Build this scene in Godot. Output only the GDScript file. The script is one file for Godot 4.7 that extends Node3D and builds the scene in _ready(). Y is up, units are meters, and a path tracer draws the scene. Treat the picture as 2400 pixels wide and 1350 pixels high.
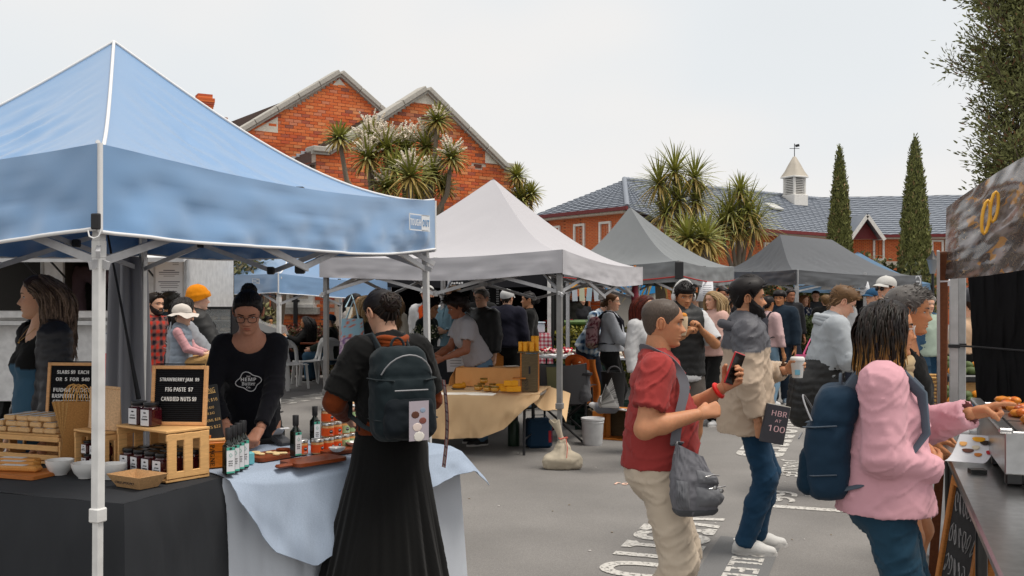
extends Node3D
const F:=2333.0
const HORIZON:=700.0
const EYE:=1.55
const U:=Vector3(0.345,0,-0.94)
const W:=Vector3(0.94,0,0.345)
var rng:=RandomNumberGenerator.new()
var noise:=FastNoiseLite.new()
var used:={}
var mats:={}
var tex:={}
var meshes:={}
func at(px: float,py: float,d: float) -> Vector3:
	return Vector3((px-1200.0)/F*d,EYE+(HORIZON-py)/F*d,-d)
func gp(px: float,d: float,y:=0.0) -> Vector3:
	return Vector3((px-1200.0)/F*d,y,-d)
func hx(s: String) -> Color:
	return Color(s).srgb_to_linear()
class MB:
	var v:=PackedVector3Array()
	var n:=PackedVector3Array()
	var c:=PackedColorArray()
	var uv:=PackedVector2Array()
	var ix:=PackedInt32Array()
	var col:=Color.WHITE
	var xf:=Transform3D()
	var nb:=Basis()
	var mirror:=false
	func place(t: Transform3D) -> MB:
		xf=t
		nb=t.basis.inverse().transposed()
		mirror=t.basis.determinant()<0.0
		return self
	func add(p: Vector3,nn: Vector3,u:=Vector2.ZERO) -> int:
		v.push_back(xf*p)
		n.push_back((nb*nn).normalized())
		c.push_back(col)
		uv.push_back(u)
		return v.size()-1
	func t3(a: int,b: int,d: int) -> void:
		ix.push_back(a)
		if mirror:
			ix.push_back(b)
			ix.push_back(d)
		else:
			ix.push_back(d)
			ix.push_back(b)
	func quad(a: Vector3,b: Vector3,d: Vector3,e: Vector3,u0:=Vector2.ZERO,u1:=Vector2.ONE) -> void:
		var nn:=(d-a).cross(e-b)
		var i:=add(a,nn,Vector2(u0.x,u1.y))
		add(b,nn,Vector2(u1.x,u1.y))
		add(d,nn,Vector2(u1.x,u0.y))
		add(e,nn,Vector2(u0.x,u0.y))
		t3(i,i+1,i+2)
		t3(i,i+2,i+3)
	func tri(a: Vector3,b: Vector3,d: Vector3) -> void:
		var nn:=(b-a).cross(d-a)
		var i:=add(a,nn)
		add(b,nn)
		add(d,nn)
		t3(i,i+1,i+2)
	func box(o: Vector3,s: Vector3,bs:=Basis(),bev:=0.0) -> MB:
		var h:=s*0.5
		if bev<=0.0:
			var p:=[]
			for k in 8:
				p.append(o+bs*Vector3(h.x*(1 if k & 1 else -1),h.y*(1 if k & 2 else -1),h.z*(1 if k & 4 else -1)))
			quad(p[4],p[5],p[7],p[6])
			quad(p[1],p[0],p[2],p[3])
			quad(p[5],p[1],p[3],p[7])
			quad(p[0],p[4],p[6],p[2])
			quad(p[6],p[7],p[3],p[2])
			quad(p[0],p[1],p[5],p[4])
			return self
		var e:=minf(bev,minf(h.x,minf(h.y,h.z))*0.9)
		var ax:=[Vector3(1,0,0),Vector3(0,1,0),Vector3(0,0,1)]
		var hh:=[h.x,h.y,h.z]
		for i in 3:
			var a:Vector3=ax[i]
			var b:Vector3=ax[(i+1) % 3]
			var d:Vector3=ax[(i+2) % 3]
			var ha:float=hh[i]
			var hb:float=hh[(i+1) % 3]
			var hd:float=hh[(i+2) % 3]
			for sg in [1.0,-1.0]:
				var q:=[a*sg*ha-b*(hb-e)-d*(hd-e),a*sg*ha+b*(hb-e)-d*(hd-e),a*sg*ha+b*(hb-e)+d*(hd-e),a*sg*ha-b*(hb-e)+d*(hd-e)]
				if sg<0:
					q.reverse()
				quad(o+bs*q[0],o+bs*q[1],o+bs*q[2],o+bs*q[3])
				for sb in [1.0,-1.0]:
					var r:=[a*sg*ha+b*sb*(hb-e)-d*(hd-e),a*sg*(ha-e)+b*sb*hb-d*(hd-e),a*sg*(ha-e)+b*sb*hb+d*(hd-e),a*sg*ha+b*sb*(hb-e)+d*(hd-e)]
					if sg*sb<0:
						r.reverse()
					quad(o+bs*r[0],o+bs*r[1],o+bs*r[2],o+bs*r[3])
		for k in 8:
			var s1:=1.0 if k & 1 else -1.0
			var s2:=1.0 if k & 2 else -1.0
			var s3:=1.0 if k & 4 else -1.0
			var x:=o+bs*Vector3(s1*h.x,s2*(h.y-e),s3*(h.z-e))
			var y:=o+bs*Vector3(s1*(h.x-e),s2*h.y,s3*(h.z-e))
			var z:=o+bs*Vector3(s1*(h.x-e),s2*(h.y-e),s3*h.z)
			if s1*s2*s3>0:
				tri(x,y,z)
			else:
				tri(x,z,y)
		return self
	func bar(a: Vector3,b: Vector3,wd: float,th: float,up:=Vector3.UP,bev:=0.0) -> MB:
		var z:=(b-a).normalized()
		var x:=up.cross(z)
		if x.length()<0.01:
			x=Vector3.RIGHT.cross(z) if absf(z.x)<0.9 else Vector3.FORWARD.cross(z)
		x=x.normalized()
		return box((a+b)*0.5,Vector3(wd,th,(b-a).length()),Basis(x,z.cross(x),z),bev)
	func tube(pts: Array,radii: Variant,sides:=8,caps:=true,flat:=1.0,up:=Vector3.UP) -> MB:
		var m:=pts.size()
		var first:=v.size()
		var px:=Vector3.ZERO
		for i in m:
			var p:Vector3=pts[i]
			var dz:Vector3=(Vector3(pts[mini(i+1,m-1)])-Vector3(pts[maxi(i-1,0)])).normalized()
			var x:=px-dz*px.dot(dz)
			if i==0 or x.length()<0.001:
				x=up.cross(dz)
				if x.length()<0.05:
					x=Vector3(1,0,0.1).cross(dz)
			x=x.normalized()
			px=x
			var y:=dz.cross(x)
			var r:float=radii[i] if radii is Array else radii
			for k in sides:
				var t:=TAU*k/sides
				add(p+x*cos(t)*r+y*sin(t)*r*flat,x*cos(t)*flat+y*sin(t))
		for i in m-1:
			for k in sides:
				var a:=first+i*sides+k
				var b:=first+i*sides+(k+1) % sides
				t3(a,b,b+sides)
				t3(a,b+sides,a+sides)
		if caps:
			for e in 2:
				var i:=0 if e==0 else m-1
				var q:Vector3=(Vector3(pts[0])-Vector3(pts[1])) if e==0 else (Vector3(pts[m-1])-Vector3(pts[m-2]))
				var mid:=add(pts[i],q)
				var ring:=v.size()
				for k in sides:
					v.push_back(v[first+i*sides+k])
					n.push_back(n[mid])
					c.push_back(col)
					uv.push_back(Vector2.ZERO)
				for k in sides:
					if e==0:
						t3(mid,ring+(k+1) % sides,ring+k)
					else:
						t3(mid,ring+k,ring+(k+1) % sides)
		return self
	func lathe(o: Vector3,prof: Array,sides:=20,bs:=Basis(),squash:=1.0) -> MB:
		for i in prof.size()-1:
			var a:Vector2=prof[i]
			var b:Vector2=prof[i+1]
			var t:=b-a
			var nn:=Vector2(t.y,-t.x).normalized()
			var na:=nn
			var nb2:=nn
			if i>0:
				var q:Vector2=(a-Vector2(prof[i-1]))
				var qn:=Vector2(q.y,-q.x).normalized()
				if qn.dot(nn)>0.6:
					na=(nn+qn).normalized()
			if i<prof.size()-2:
				var q2:Vector2=(Vector2(prof[i+2])-b)
				var qn2:=Vector2(q2.y,-q2.x).normalized()
				if qn2.dot(nn)>0.6:
					nb2=(nn+qn2).normalized()
			var first:=v.size()
			for k in sides+1:
				var th:=TAU*k/sides
				var e:=Vector3(cos(th),0,-sin(th)*squash)
				var en:=Vector3(cos(th),0,-sin(th)/squash)
				add(o+bs*(e*a.x+Vector3(0,a.y,0)),bs*(en*na.x+Vector3(0,na.y,0)),Vector2(float(k)/sides,1.0-float(i)/(prof.size()-1)))
				add(o+bs*(e*b.x+Vector3(0,b.y,0)),bs*(en*nb2.x+Vector3(0,nb2.y,0)),Vector2(float(k)/sides,1.0-float(i+1)/(prof.size()-1)))
			for k in sides:
				var i0:=first+k*2
				if a.x>0.00001:
					t3(i0,i0+2,i0+3)
				if b.x>0.00001:
					t3(i0,i0+3,i0+1)
		return self
	func ball(o: Vector3,r: Vector3,sides:=12,bs:=Basis()) -> MB:
		var rows:=maxi(4,sides/2)
		var first:=v.size()
		for j in rows+1:
			for k in sides+1:
				var th:=PI*j/rows
				var ph:=TAU*k/sides
				var e:=Vector3(sin(th)*cos(ph),-cos(th),-sin(th)*sin(ph))
				add(o+bs*(e*r),bs*(e/r),Vector2(float(k)/sides,1.0-float(j)/rows))
		for j in rows:
			for k in sides:
				var a:=first+j*(sides+1)+k
				t3(a,a+1,a+sides+2)
				t3(a,a+sides+2,a+sides+1)
		return self
	func grid(nu: int,nv: int,f: Callable,cf: Variant=null) -> MB:
		var first:=v.size()
		var p:=PackedVector3Array()
		for j in nv+1:
			for i in nu+1:
				p.push_back(f.call(float(i)/nu,float(j)/nv))
		for j in nv+1:
			for i in nu+1:
				var du:=p[j*(nu+1)+mini(i+1,nu)]-p[j*(nu+1)+maxi(i-1,0)]
				var dv:=p[mini(j+1,nv)*(nu+1)+i]-p[maxi(j-1,0)*(nu+1)+i]
				if cf != null:
					col=cf.call(float(i)/nu,float(j)/nv)
				add(p[j*(nu+1)+i],du.cross(dv),Vector2(float(i)/nu,1.0-float(j)/nv))
		for j in nv:
			for i in nu:
				var a:=first+j*(nu+1)+i
				t3(a,a+1,a+nu+2)
				t3(a,a+nu+2,a+nu+1)
		return self
	func sheet(nu: int,nv: int,f: Callable,th: float) -> MB:
		var p:=PackedVector3Array()
		for j in nv+1:
			for i in nu+1:
				p.push_back(f.call(float(i)/nu,float(j)/nv))
		var q:=PackedVector3Array()
		for j in nv+1:
			for i in nu+1:
				var du:=p[j*(nu+1)+mini(i+1,nu)]-p[j*(nu+1)+maxi(i-1,0)]
				var dv:=p[mini(j+1,nv)*(nu+1)+i]-p[maxi(j-1,0)*(nu+1)+i]
				q.push_back(p[j*(nu+1)+i]-du.cross(dv).normalized()*th)
		grid(nu,nv,func(a,b):return p[roundi(b*nv)*(nu+1)+roundi(a*nu)])
		grid(nu,nv,func(a,b):return q[roundi(b*nv)*(nu+1)+roundi((1.0-a)*nu)])
		for i in nu:
			quad(p[i+1],p[i],q[i],q[i+1])
			var k:=nv*(nu+1)+i
			quad(p[k],p[k+1],q[k+1],q[k])
		for j in nv:
			var k:=j*(nu+1)
			quad(p[k],p[k+nu+1],q[k+nu+1],q[k])
			k+=nu
			quad(p[k+nu+1],p[k],q[k],q[k+nu+1])
		return self
	func prism(poly: Array,a: Vector3,x: Vector3,y: Vector3,depth: Vector3) -> MB:
		var pk:=PackedVector2Array(poly)
		var tr:=Geometry2D.triangulate_polygon(pk)
		var front:=-depth
		for s in 2:
			var base:=v.size()
			for q in pk:
				add(a+x*q.x+y*q.y+(depth if s==1 else Vector3.ZERO),front if s==0 else depth)
			for k in range(0,tr.size(),3):
				var pa:=pk[tr[k]]
				var ccw:=(pk[tr[k+1]]-pa).cross(pk[tr[k+2]]-pa)>0
				if ccw==(s==0):
					t3(base+tr[k],base+tr[k+1],base+tr[k+2])
				else:
					t3(base+tr[k],base+tr[k+2],base+tr[k+1])
		for k in pk.size():
			var q0:=pk[k]
			var q1:=pk[(k+1) % pk.size()]
			var p0:=a+x*q0.x+y*q0.y
			var p1:=a+x*q1.x+y*q1.y
			quad(p0+depth,p1+depth,p1,p0)
		return self
	func append(o: MB,t: Transform3D) -> MB:
		place(t)
		var first:=v.size()
		for i in o.v.size():
			v.push_back(t*o.v[i])
			n.push_back((nb*o.n[i]).normalized())
			c.push_back(o.c[i]*col)
			uv.push_back(o.uv[i])
		for i in range(0,o.ix.size(),3):
			ix.push_back(first+o.ix[i])
			if mirror:
				ix.push_back(first+o.ix[i+2])
				ix.push_back(first+o.ix[i+1])
			else:
				ix.push_back(first+o.ix[i+1])
				ix.push_back(first+o.ix[i+2])
		place(Transform3D())
		return self
	func mesh() -> ArrayMesh:
		var m:=ArrayMesh.new()
		if v.is_empty():
			return m
		var a:=[]
		a.resize(Mesh.ARRAY_MAX)
		a[Mesh.ARRAY_VERTEX]=v
		a[Mesh.ARRAY_NORMAL]=n
		a[Mesh.ARRAY_COLOR]=c
		a[Mesh.ARRAY_TEX_UV]=uv
		a[Mesh.ARRAY_INDEX]=ix
		m.add_surface_from_arrays(Mesh.PRIMITIVE_TRIANGLES,a)
		return m
class Sdf:
	var cell:=0.012
	var o:=Vector3.ZERO
	var nx:=0
	var ny:=0
	var nz:=0
	var f:=PackedFloat32Array()
	func _init(lo: Vector3,hi: Vector3,ce: float) -> void:
		cell=ce
		o=lo
		nx=int((hi.x-lo.x)/ce)+2
		ny=int((hi.y-lo.y)/ce)+2
		nz=int((hi.z-lo.z)/ce)+2
		f.resize(nx*ny*nz)
		f.fill(0.3)
	func cap(a: Vector3,b: Vector3,ra: float,rb: float,k:=0.03,fl:=Vector3.ZERO,fk:=1.0,cut:=false) -> void:
		var e:=maxf(ra,rb)+k+cell*2.0
		var lo:=(a.min(b)-Vector3(e,e,e)-o)/cell
		var hi:=(a.max(b)+Vector3(e,e,e)-o)/cell
		var x0:=maxi(0,int(lo.x))
		var x1:=mini(nx-1,int(hi.x)+1)
		var y0:=maxi(0,int(lo.y))
		var y1:=mini(ny-1,int(hi.y)+1)
		var z0:=maxi(0,int(lo.z))
		var z1:=mini(nz-1,int(hi.z)+1)
		var ab:=b-a
		var l2:=maxf(ab.length_squared(),0.0000001)
		var inv:=ab/l2
		var ln:=sqrt(l2)
		var dr:=rb-ra
		var fk1:=fk-1.0
		for z in range(z0,z1+1):
			for y in range(y0,y1+1):
				var i:=(z*ny+y)*nx+x0
				var p:=Vector3(o.x+x0*cell,o.y+y*cell,o.z+z*cell)-a
				for x in range(x0,x1+1):
					var tt:=p.dot(inv)
					var t:=clampf(tt,0.0,1.0)
					var q:=p-ab*t
					if fk1 != 0.0:
						q+=fl*(q.dot(fl)*fk1)
					var d:=q.length()-ra-dr*t
					if cut and tt>1.0:
						d=maxf((p-ab*tt).length()-rb,(tt-1.0)*ln)
					var g:=f[i]
					var h:=k-absf(d-g)
					if h>0.0:
						f[i]=minf(d,g)-h*h/k*0.25
					elif d<g:
						f[i]=d
					i+=1
					p.x+=cell
	func carve(a: Vector3,nn: Vector3) -> void:
		for z in nz:
			for y in ny:
				var i:=(z*ny+y)*nx
				var d:=(Vector3(o.x,o.y+y*cell,o.z+z*cell)-a).dot(nn)
				for x in nx:
					if d>f[i]:
						f[i]=d
					i+=1
					d+=nn.x*cell
	func emit(mb: MB,wr: Variant=null,cf: Variant=null) -> void:
		var id:=PackedInt32Array()
		id.resize(f.size())
		id.fill(-1)
		var vs:=PackedVector3Array()
		var cells:=PackedInt32Array()
		var lim:=cell*1.8
		var sx:=1
		var sy:=nx
		var sz:=nx*ny
		var off:=[0,sx,sy,sx+sy,sz,sx+sz,sy+sz,sx+sy+sz]
		var ed:=[[0,1],[2,3],[4,5],[6,7],[0,2],[1,3],[4,6],[5,7],[0,4],[1,5],[2,6],[3,7]]
		for z in nz-1:
			for y in ny-1:
				var i:=(z*ny+y)*nx-1
				for x in nx-1:
					i+=1
					if absf(f[i])>lim:
						continue
					var pos:=0
					for k in 8:
						if f[i+off[k]]>0.0:
							pos+=1
					if pos==0 or pos==8:
						continue
					var s:=Vector3.ZERO
					var m:=0
					for e in ed:
						var f0:=f[i+off[e[0]]]
						var f1:=f[i+off[e[1]]]
						if (f0>0.0) != (f1>0.0):
							var t:=f0/(f0-f1)
							var k0:int=e[0]
							var k1:int=e[1]
							s+=Vector3(k0 & 1,(k0 >> 1) & 1,k0 >> 2).lerp(Vector3(k1 & 1,(k1 >> 1) & 1,k1 >> 2),t)
							m+=1
					id[i]=vs.size()
					cells.push_back(i)
					vs.push_back(o+(Vector3(x,y,z)+s/m)*cell)
		var tri:=PackedInt32Array()
		for i in cells:
			for ax in 3:
				var st:int=[sx,sy,sz][ax]
				var s1:int=[sy,sz,sx][ax]
				var s2:int=[sz,sx,sy][ax]
				if (f[i]>0.0)==(f[i+st]>0.0):
					continue
				if i-s1-s2<0:
					continue
				var a:=id[i]
				var b:=id[i-s1]
				var c:=id[i-s1-s2]
				var d:=id[i-s2]
				if b<0 or c<0 or d<0:
					continue
				if f[i]<0.0:
					tri.append_array([a,b,c,a,c,d])
				else:
					tri.append_array([a,d,c,a,c,b])
		var ns:=PackedVector3Array()
		for pass_no in (2 if wr != null else 1):
			ns.resize(vs.size())
			ns.fill(Vector3.ZERO)
			for k in range(0,tri.size(),3):
				var nn:=(vs[tri[k+1]]-vs[tri[k]]).cross(vs[tri[k+2]]-vs[tri[k]])
				ns[tri[k]]+=nn
				ns[tri[k+1]]+=nn
				ns[tri[k+2]]+=nn
			if pass_no==0 and wr != null:
				for k in vs.size():
					var nk:=ns[k].normalized()
					vs[k]+=nk*float(wr.call(vs[k],nk))
		var first:=mb.v.size()
		for k in vs.size():
			if cf != null:
				mb.col=cf.call(vs[k])
			mb.add(vs[k],ns[k])
		for k in range(0,tri.size(),3):
			mb.t3(first+tri[k],first+tri[k+1],first+tri[k+2])
func numbered(called: String) -> String:
	var k:int=used.get(called,0)
	used[called]=k+1
	return called if k==0 else "%s_%03d" % [called,k]
func thing(called: String,label: String,category: String,pos:=Vector3.ZERO,turn:=0.0,group:="") -> Node3D:
	var o:=Node3D.new()
	o.name=numbered(called)
	add_child(o)
	o.position=pos
	o.rotation.y=turn
	o.set_meta("label",label)
	o.set_meta("category",category)
	if group:
		o.set_meta("group",group)
	return o
func part(parent: Node3D,called: String,m: Variant,ma: Material,xf:=Transform3D()) -> MeshInstance3D:
	var o:=MeshInstance3D.new()
	o.name=called
	o.mesh=m.mesh() if m is MB else m
	o.material_override=ma
	o.transform=xf
	parent.add_child(o,true)
	return o
func ground_part(called: String,m: Variant,ma: Material) -> MeshInstance3D:
	var o:=part(self,numbered(called),m,ma)
	o.set_meta("kind","structure")
	return o
func copy(o: Node3D,label: String,xf: Transform3D,group:="") -> Node3D:
	var r:Node3D=o.duplicate()
	var base:=String(o.name)
	if base.length()>4 and base.substr(base.length()-4,1)=="_" and base.right(3).is_valid_int():
		base=base.left(base.length()-4)
	r.name=numbered(base)
	add_child(r)
	r.transform=xf
	r.set_meta("label",label)
	if group:
		r.set_meta("group",group)
	return r
func noise_tex(key: String,size: int,freq: float,oct: int,lo: float,hi: float,stretch:=Vector2.ONE,kind:=FastNoiseLite.TYPE_SIMPLEX_SMOOTH) -> ImageTexture:
	if tex.has(key):
		return tex[key]
	var fn:=FastNoiseLite.new()
	fn.seed=hash(key) % 1000
	fn.noise_type=kind
	fn.frequency=freq
	fn.fractal_octaves=oct
	var im:=fn.get_seamless_image(size,size,false,false,0.1,true)
	im.convert(Image.FORMAT_L8)
	var out:=Image.create(size,size,false,Image.FORMAT_RGB8)
	for y in size:
		for x in size:
			var g:=im.get_pixel(int(x*stretch.x) % size,int(y*stretch.y) % size).r
			var q:=lerpf(lo,hi,g)
			out.set_pixel(x,y,Color(q,q,q))
	tex[key]=ImageTexture.create_from_image(out)
	return tex[key]
func weave_tex() -> ImageTexture:
	if tex.has("weave"):
		return tex.weave
	var out:=Image.create(256,256,false,Image.FORMAT_RGB8)
	var r:=RandomNumberGenerator.new()
	r.seed=5
	for y in 256:
		for x in 256:
			var over:=((x/4)+(y/4)) % 2==0
			var q:float=0.93+0.05*sin(PI*((x if over else y) % 4)/3.0)-r.randf_range(0.0,0.07)
			out.set_pixel(x,y,Color(q,q,q))
	tex["weave"]=ImageTexture.create_from_image(out)
	return tex.weave
func wood_tex() -> ImageTexture:
	if tex.has("wood"):
		return tex.wood
	var fn:=FastNoiseLite.new()
	fn.seed=9
	fn.frequency=0.02
	fn.fractal_octaves=3
	var out:=Image.create(256,256,false,Image.FORMAT_RGB8)
	for y in 256:
		for x in 256:
			var g:=fn.get_noise_2d(x*0.35,y*3.5)*0.5+0.5
			var ring:=sin((fn.get_noise_2d(x*0.2+300,y*1.1)*4.0+y*0.05)*6.0)*0.5+0.5
			var q:=0.80+0.14*g+0.06*ring
			out.set_pixel(x,y,Color(q,q*0.97,q*0.92))
	tex["wood"]=ImageTexture.create_from_image(out)
	return tex.wood
func mat(key: String,col: Color,kind:="plain",rough:=0.8,opt:={}) -> StandardMaterial3D:
	if mats.has(key):
		return mats[key]
	var m:=StandardMaterial3D.new()
	m.resource_name=key
	var a:=col.a
	var up:float={"cloth":1.2,"grain":1.25,"wood":1.25,"paint":1.12,"metal":1.12,"skin":1.05,"hair":1.3}.get(kind,1.0)
	m.albedo_color=Color(minf(col.r*up,0.9),minf(col.g*up,0.9),minf(col.b*up,0.9)).linear_to_srgb() if not opt.get("vc",false) else Color.WHITE*minf(1.0,up) if col==Color.WHITE else col.linear_to_srgb()
	m.albedo_color.a=a
	m.roughness=rough
	m.metallic_specular=0.4
	m.uv1_triplanar=true
	match kind:
		"cloth":
			m.albedo_texture=weave_tex()
			m.uv1_scale=Vector3.ONE*opt.get("s",5.0)*1.5
			m.heightmap_enabled=true
			m.heightmap_texture=weave_tex()
			m.heightmap_scale=opt.get("h",0.06)
			m.metallic_specular=0.2
			m.rim_enabled=true
			m.rim=opt.get("rim",0.15)
			m.rim_tint=0.6 if not opt.has("rim") else 0.15
		"grain":
			m.albedo_texture=noise_tex("grain",256,0.08,4,0.78,1.0)
			m.uv1_scale=Vector3.ONE*opt.get("s",1.0)
			m.heightmap_enabled=true
			m.heightmap_texture=noise_tex("grain",256,0.08,4,0.78,1.0)
			m.heightmap_scale=opt.get("h",0.1)
		"wood":
			m.albedo_texture=wood_tex()
			m.uv1_scale=Vector3.ONE*opt.get("s",2.0)
			m.heightmap_enabled=true
			m.heightmap_texture=wood_tex()
			m.heightmap_scale=opt.get("h",0.04)
		"paint":
			m.albedo_texture=noise_tex("scuff",256,0.02,5,0.88,1.0)
			m.uv1_scale=Vector3.ONE*opt.get("s",1.5)
		"metal":
			m.metallic=opt.get("m",0.9)
			m.albedo_texture=noise_tex("scuff",256,0.02,5,0.88,1.0)
			m.uv1_scale=Vector3.ONE*opt.get("s",2.0)
		"skin":
			m.albedo_texture=noise_tex("skin",128,0.06,3,0.94,1.0)
			m.uv1_scale=Vector3.ONE*6.0
			m.subsurf_scatter_enabled=true
			m.subsurf_scatter_strength=0.08
		"hair":
			m.albedo_texture=noise_tex("hairs",128,0.1,2,0.6,1.0)
			m.uv1_scale=Vector3(25,4,25)
	if opt.has("tri"):
		m.uv1_triplanar=opt.tri
	if opt.has("tex"):
		m.albedo_texture=opt.tex
	if opt.get("vc",false):
		m.vertex_color_use_as_albedo=true
	if opt.has("back"):
		m.backlight_enabled=true
		m.backlight=opt.back.linear_to_srgb()
	if opt.has("coat"):
		m.clearcoat_enabled=true
		m.clearcoat=opt.coat
		m.clearcoat_roughness=opt.get("coatr",0.1)
	if opt.has("spec"):
		m.metallic_specular=opt.spec
	if a<1.0:
		m.transparency=BaseMaterial3D.TRANSPARENCY_ALPHA
	mats[key]=m
	return m
func vmat(kind: String,rough:=0.8,opt:={}) -> StandardMaterial3D:
	opt=opt.duplicate()
	opt["vc"]=true
	return mat("vertex_"+kind+str(rough)+str(opt),Color.WHITE,kind,rough,opt)
func text_mesh(s: String,height: float,font:="Droid Sans",bold:=false,depth:=0.001,wide:=1.0) -> TextMesh:
	var key:="text"+s+font+str(bold)+str(height)+str(depth)
	if meshes.has(key):
		return meshes[key]
	var t:=TextMesh.new()
	var sf:=SystemFont.new()
	sf.font_names=PackedStringArray([font])
	sf.font_weight=700 if bold else 400
	t.font=sf
	t.text=s
	t.font_size=24
	t.pixel_size=height/17.0
	t.depth=depth
	t.curve_step=2.0
	meshes[key]=t
	return t
func fit_text(parent: Node3D,s: String,xf: Transform3D,w: float,h: float,m: Material,bold:=true,font:="Droid Sans",depth:=0.001) -> MeshInstance3D:
	var t:=text_mesh(s,0.05,font,bold,depth/h*0.05)
	var bb:=t.get_aabb()
	var k:=Vector3(w/bb.size.x,h/bb.size.y,h/0.05)
	var c:=bb.get_center()*k
	return part(parent,"lettering",t,m,xf*Transform3D(Basis().scaled(k),Vector3(-c.x,-c.y,0)))
const KY:=[-1.0,-0.9,-0.75,-0.6,-0.4,-0.2,0.0,0.15,0.35,0.6,0.8,0.93,1.0]
const KF:=[0.060,0.079,0.080,0.084,0.086,0.086,0.084,0.092,0.092,0.081,0.060,0.036,0.0]
const KB:=[0.010,-0.012,-0.040,-0.060,-0.078,-0.088,-0.094,-0.098,-0.101,-0.096,-0.078,-0.05,-0.008]
const KW:=[0.020,0.038,0.049,0.056,0.062,0.067,0.071,0.073,0.075,0.071,0.058,0.037,0.0]
const NK:=[-0.44,-0.37,-0.29,-0.2,0.0,0.14]
const NP:=[0.0,0.010,0.026,0.022,0.009,0.0]
const HLA:=[0.0,25.0,45.0,60.0,72.0,80.0,90.0,102.0,120.0,145.0,180.0]
const HLY:=[0.60,0.57,0.46,0.30,0.12,-0.12,0.16,-0.05,-0.42,-0.66,-0.72]
func crv(ks: Array,vs: Array,t: float) -> float:
	var m:=ks.size()
	if t<=ks[0]:
		return vs[0]
	for i in m-1:
		if t<=ks[i+1]:
			var u:float=(t-ks[i])/(ks[i+1]-ks[i])
			return cubic_interpolate(vs[i],vs[i+1],vs[maxi(i-1,0)],vs[mini(i+2,m-1)],u)
	return vs[m-1]
func lerps(ks: Array,vs: Array,t: float) -> float:
	if t<=ks[0]:
		return vs[0]
	for i in ks.size()-1:
		if t<=ks[i+1]:
			return lerpf(vs[i],vs[i+1],(t-ks[i])/(ks[i+1]-ks[i]))
	return vs[ks.size()-1]
func gau(x: float,s: float) -> float:
	return exp(-x*x/(2.0*s*s))
func head_pt(yn: float,a: float,fem:=0.0) -> Vector3:
	var wd:=crv(KY,KW,yn)*(1.0-fem*0.06*(1.0 if yn<0 else 0.4))
	var ca:=cos(a)
	var sa:=sin(a)
	var x:=wd*signf(sa)*pow(absf(sa),0.86)
	var y:=yn*0.115
	var z:float
	if ca>0.0:
		z=(crv(KY,KF,yn)-fem*0.002*(1.0 if yn>0.1 else 0.0))*pow(ca,0.84)
		var w:=smoothstep(0.1,0.6,ca)
		var ax:=absf(x)
		z+=w*crv(NK,NP,yn)*(1.0-fem*0.15)*gau(x,0.0075+0.006*clampf((0.1-yn)/0.4,0.0,1.0))
		z+=w*0.006*gau(ax-0.014,0.0055)*gau(y+0.034,0.007)
		z-=w*0.011*gau(ax-0.031,0.015)*gau(y-0.004,0.010)
		z+=w*0.004*gau(ax-0.025,0.02)*gau(y-0.021,0.006)*(1.0-fem*0.6)
		z+=w*0.004*gau(ax-0.046,0.014)*gau(y+0.014,0.014)
		z+=w*0.0065*gau(x,0.016)*gau(y+0.0575,0.0042)
		z+=w*0.0070*gau(x,0.015)*gau(y+0.0685,0.0050)
		z-=w*0.0060*gau(x,0.020)*gau(y+0.0630,0.0022)
		z-=w*0.003*gau(x,0.02)*gau(y+0.079,0.006)
		z+=w*0.006*gau(x,0.017)*gau(y+0.096,0.011)
	else:
		z=crv(KY,KB,yn)*-pow(-ca,0.9)*-1.0
	return Vector3(x,y,z)
func head_dir(p: Vector3) -> Vector3:
	return Vector3(p.x*1.5,p.y*0.9-0.01,p.z*1.1+0.005).normalized()
func head_template(fem: float,fine: bool) -> MB:
	var key:="head%s%s" % [fem,fine]
	if meshes.has(key):
		return meshes[key]
	var mb:=MB.new()
	var rows:=84 if fine else 34
	var cols:=92 if fine else 36
	mb.grid(cols,rows,func(u,v):
		var t:float=(u-0.5)*TAU
		return head_pt(-1.0+2.0*sin(v*PI*0.5) if false else -1.0+2.0*v,t-0.5*sin(t),fem)
	,func(u,v):
		var t:float=(u-0.5)*TAU
		var p:=head_pt(-1.0+2.0*v,t-0.5*sin(t),fem)
		var lip:=gau(p.x,0.017)*(gau(p.y+0.0625,0.0075)) if p.z>0.05 else 0.0
		lip=smoothstep(0.35,0.7,lip)
		var ruddy:=gau(absf(p.x)-0.045,0.02)*gau(p.y+0.02,0.02)*0.5 if p.z>0.0 else 0.0
		return Color.WHITE.lerp(Color(0.86,0.55,0.52),lip*(0.75+0.2*fem)).lerp(Color(1.0,0.84,0.8),ruddy))
	mb.col=Color(1,0.93,0.9)
	for s in [-1.0,1.0]:
		var e:=Vector3(s*0.073,-0.004,-0.012)
		var rim:=[]
		for k in 9:
			var t:=lerpf(-0.7,4.0,k/8.0)
			rim.append(e+Vector3(s*(0.007+0.006*sin(k/8.0*PI)),sin(t)*0.030,-cos(t)*0.018*-1.0-0.004))
		mb.tube(rim,[0.0035,0.0045,0.0048,0.0048,0.0048,0.0048,0.005,0.006,0.0055],7)
		mb.ball(e+Vector3(s*0.001,-0.002,-0.004),Vector3(0.007,0.026,0.015),10)
	meshes[key]=mb
	return mb
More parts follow.
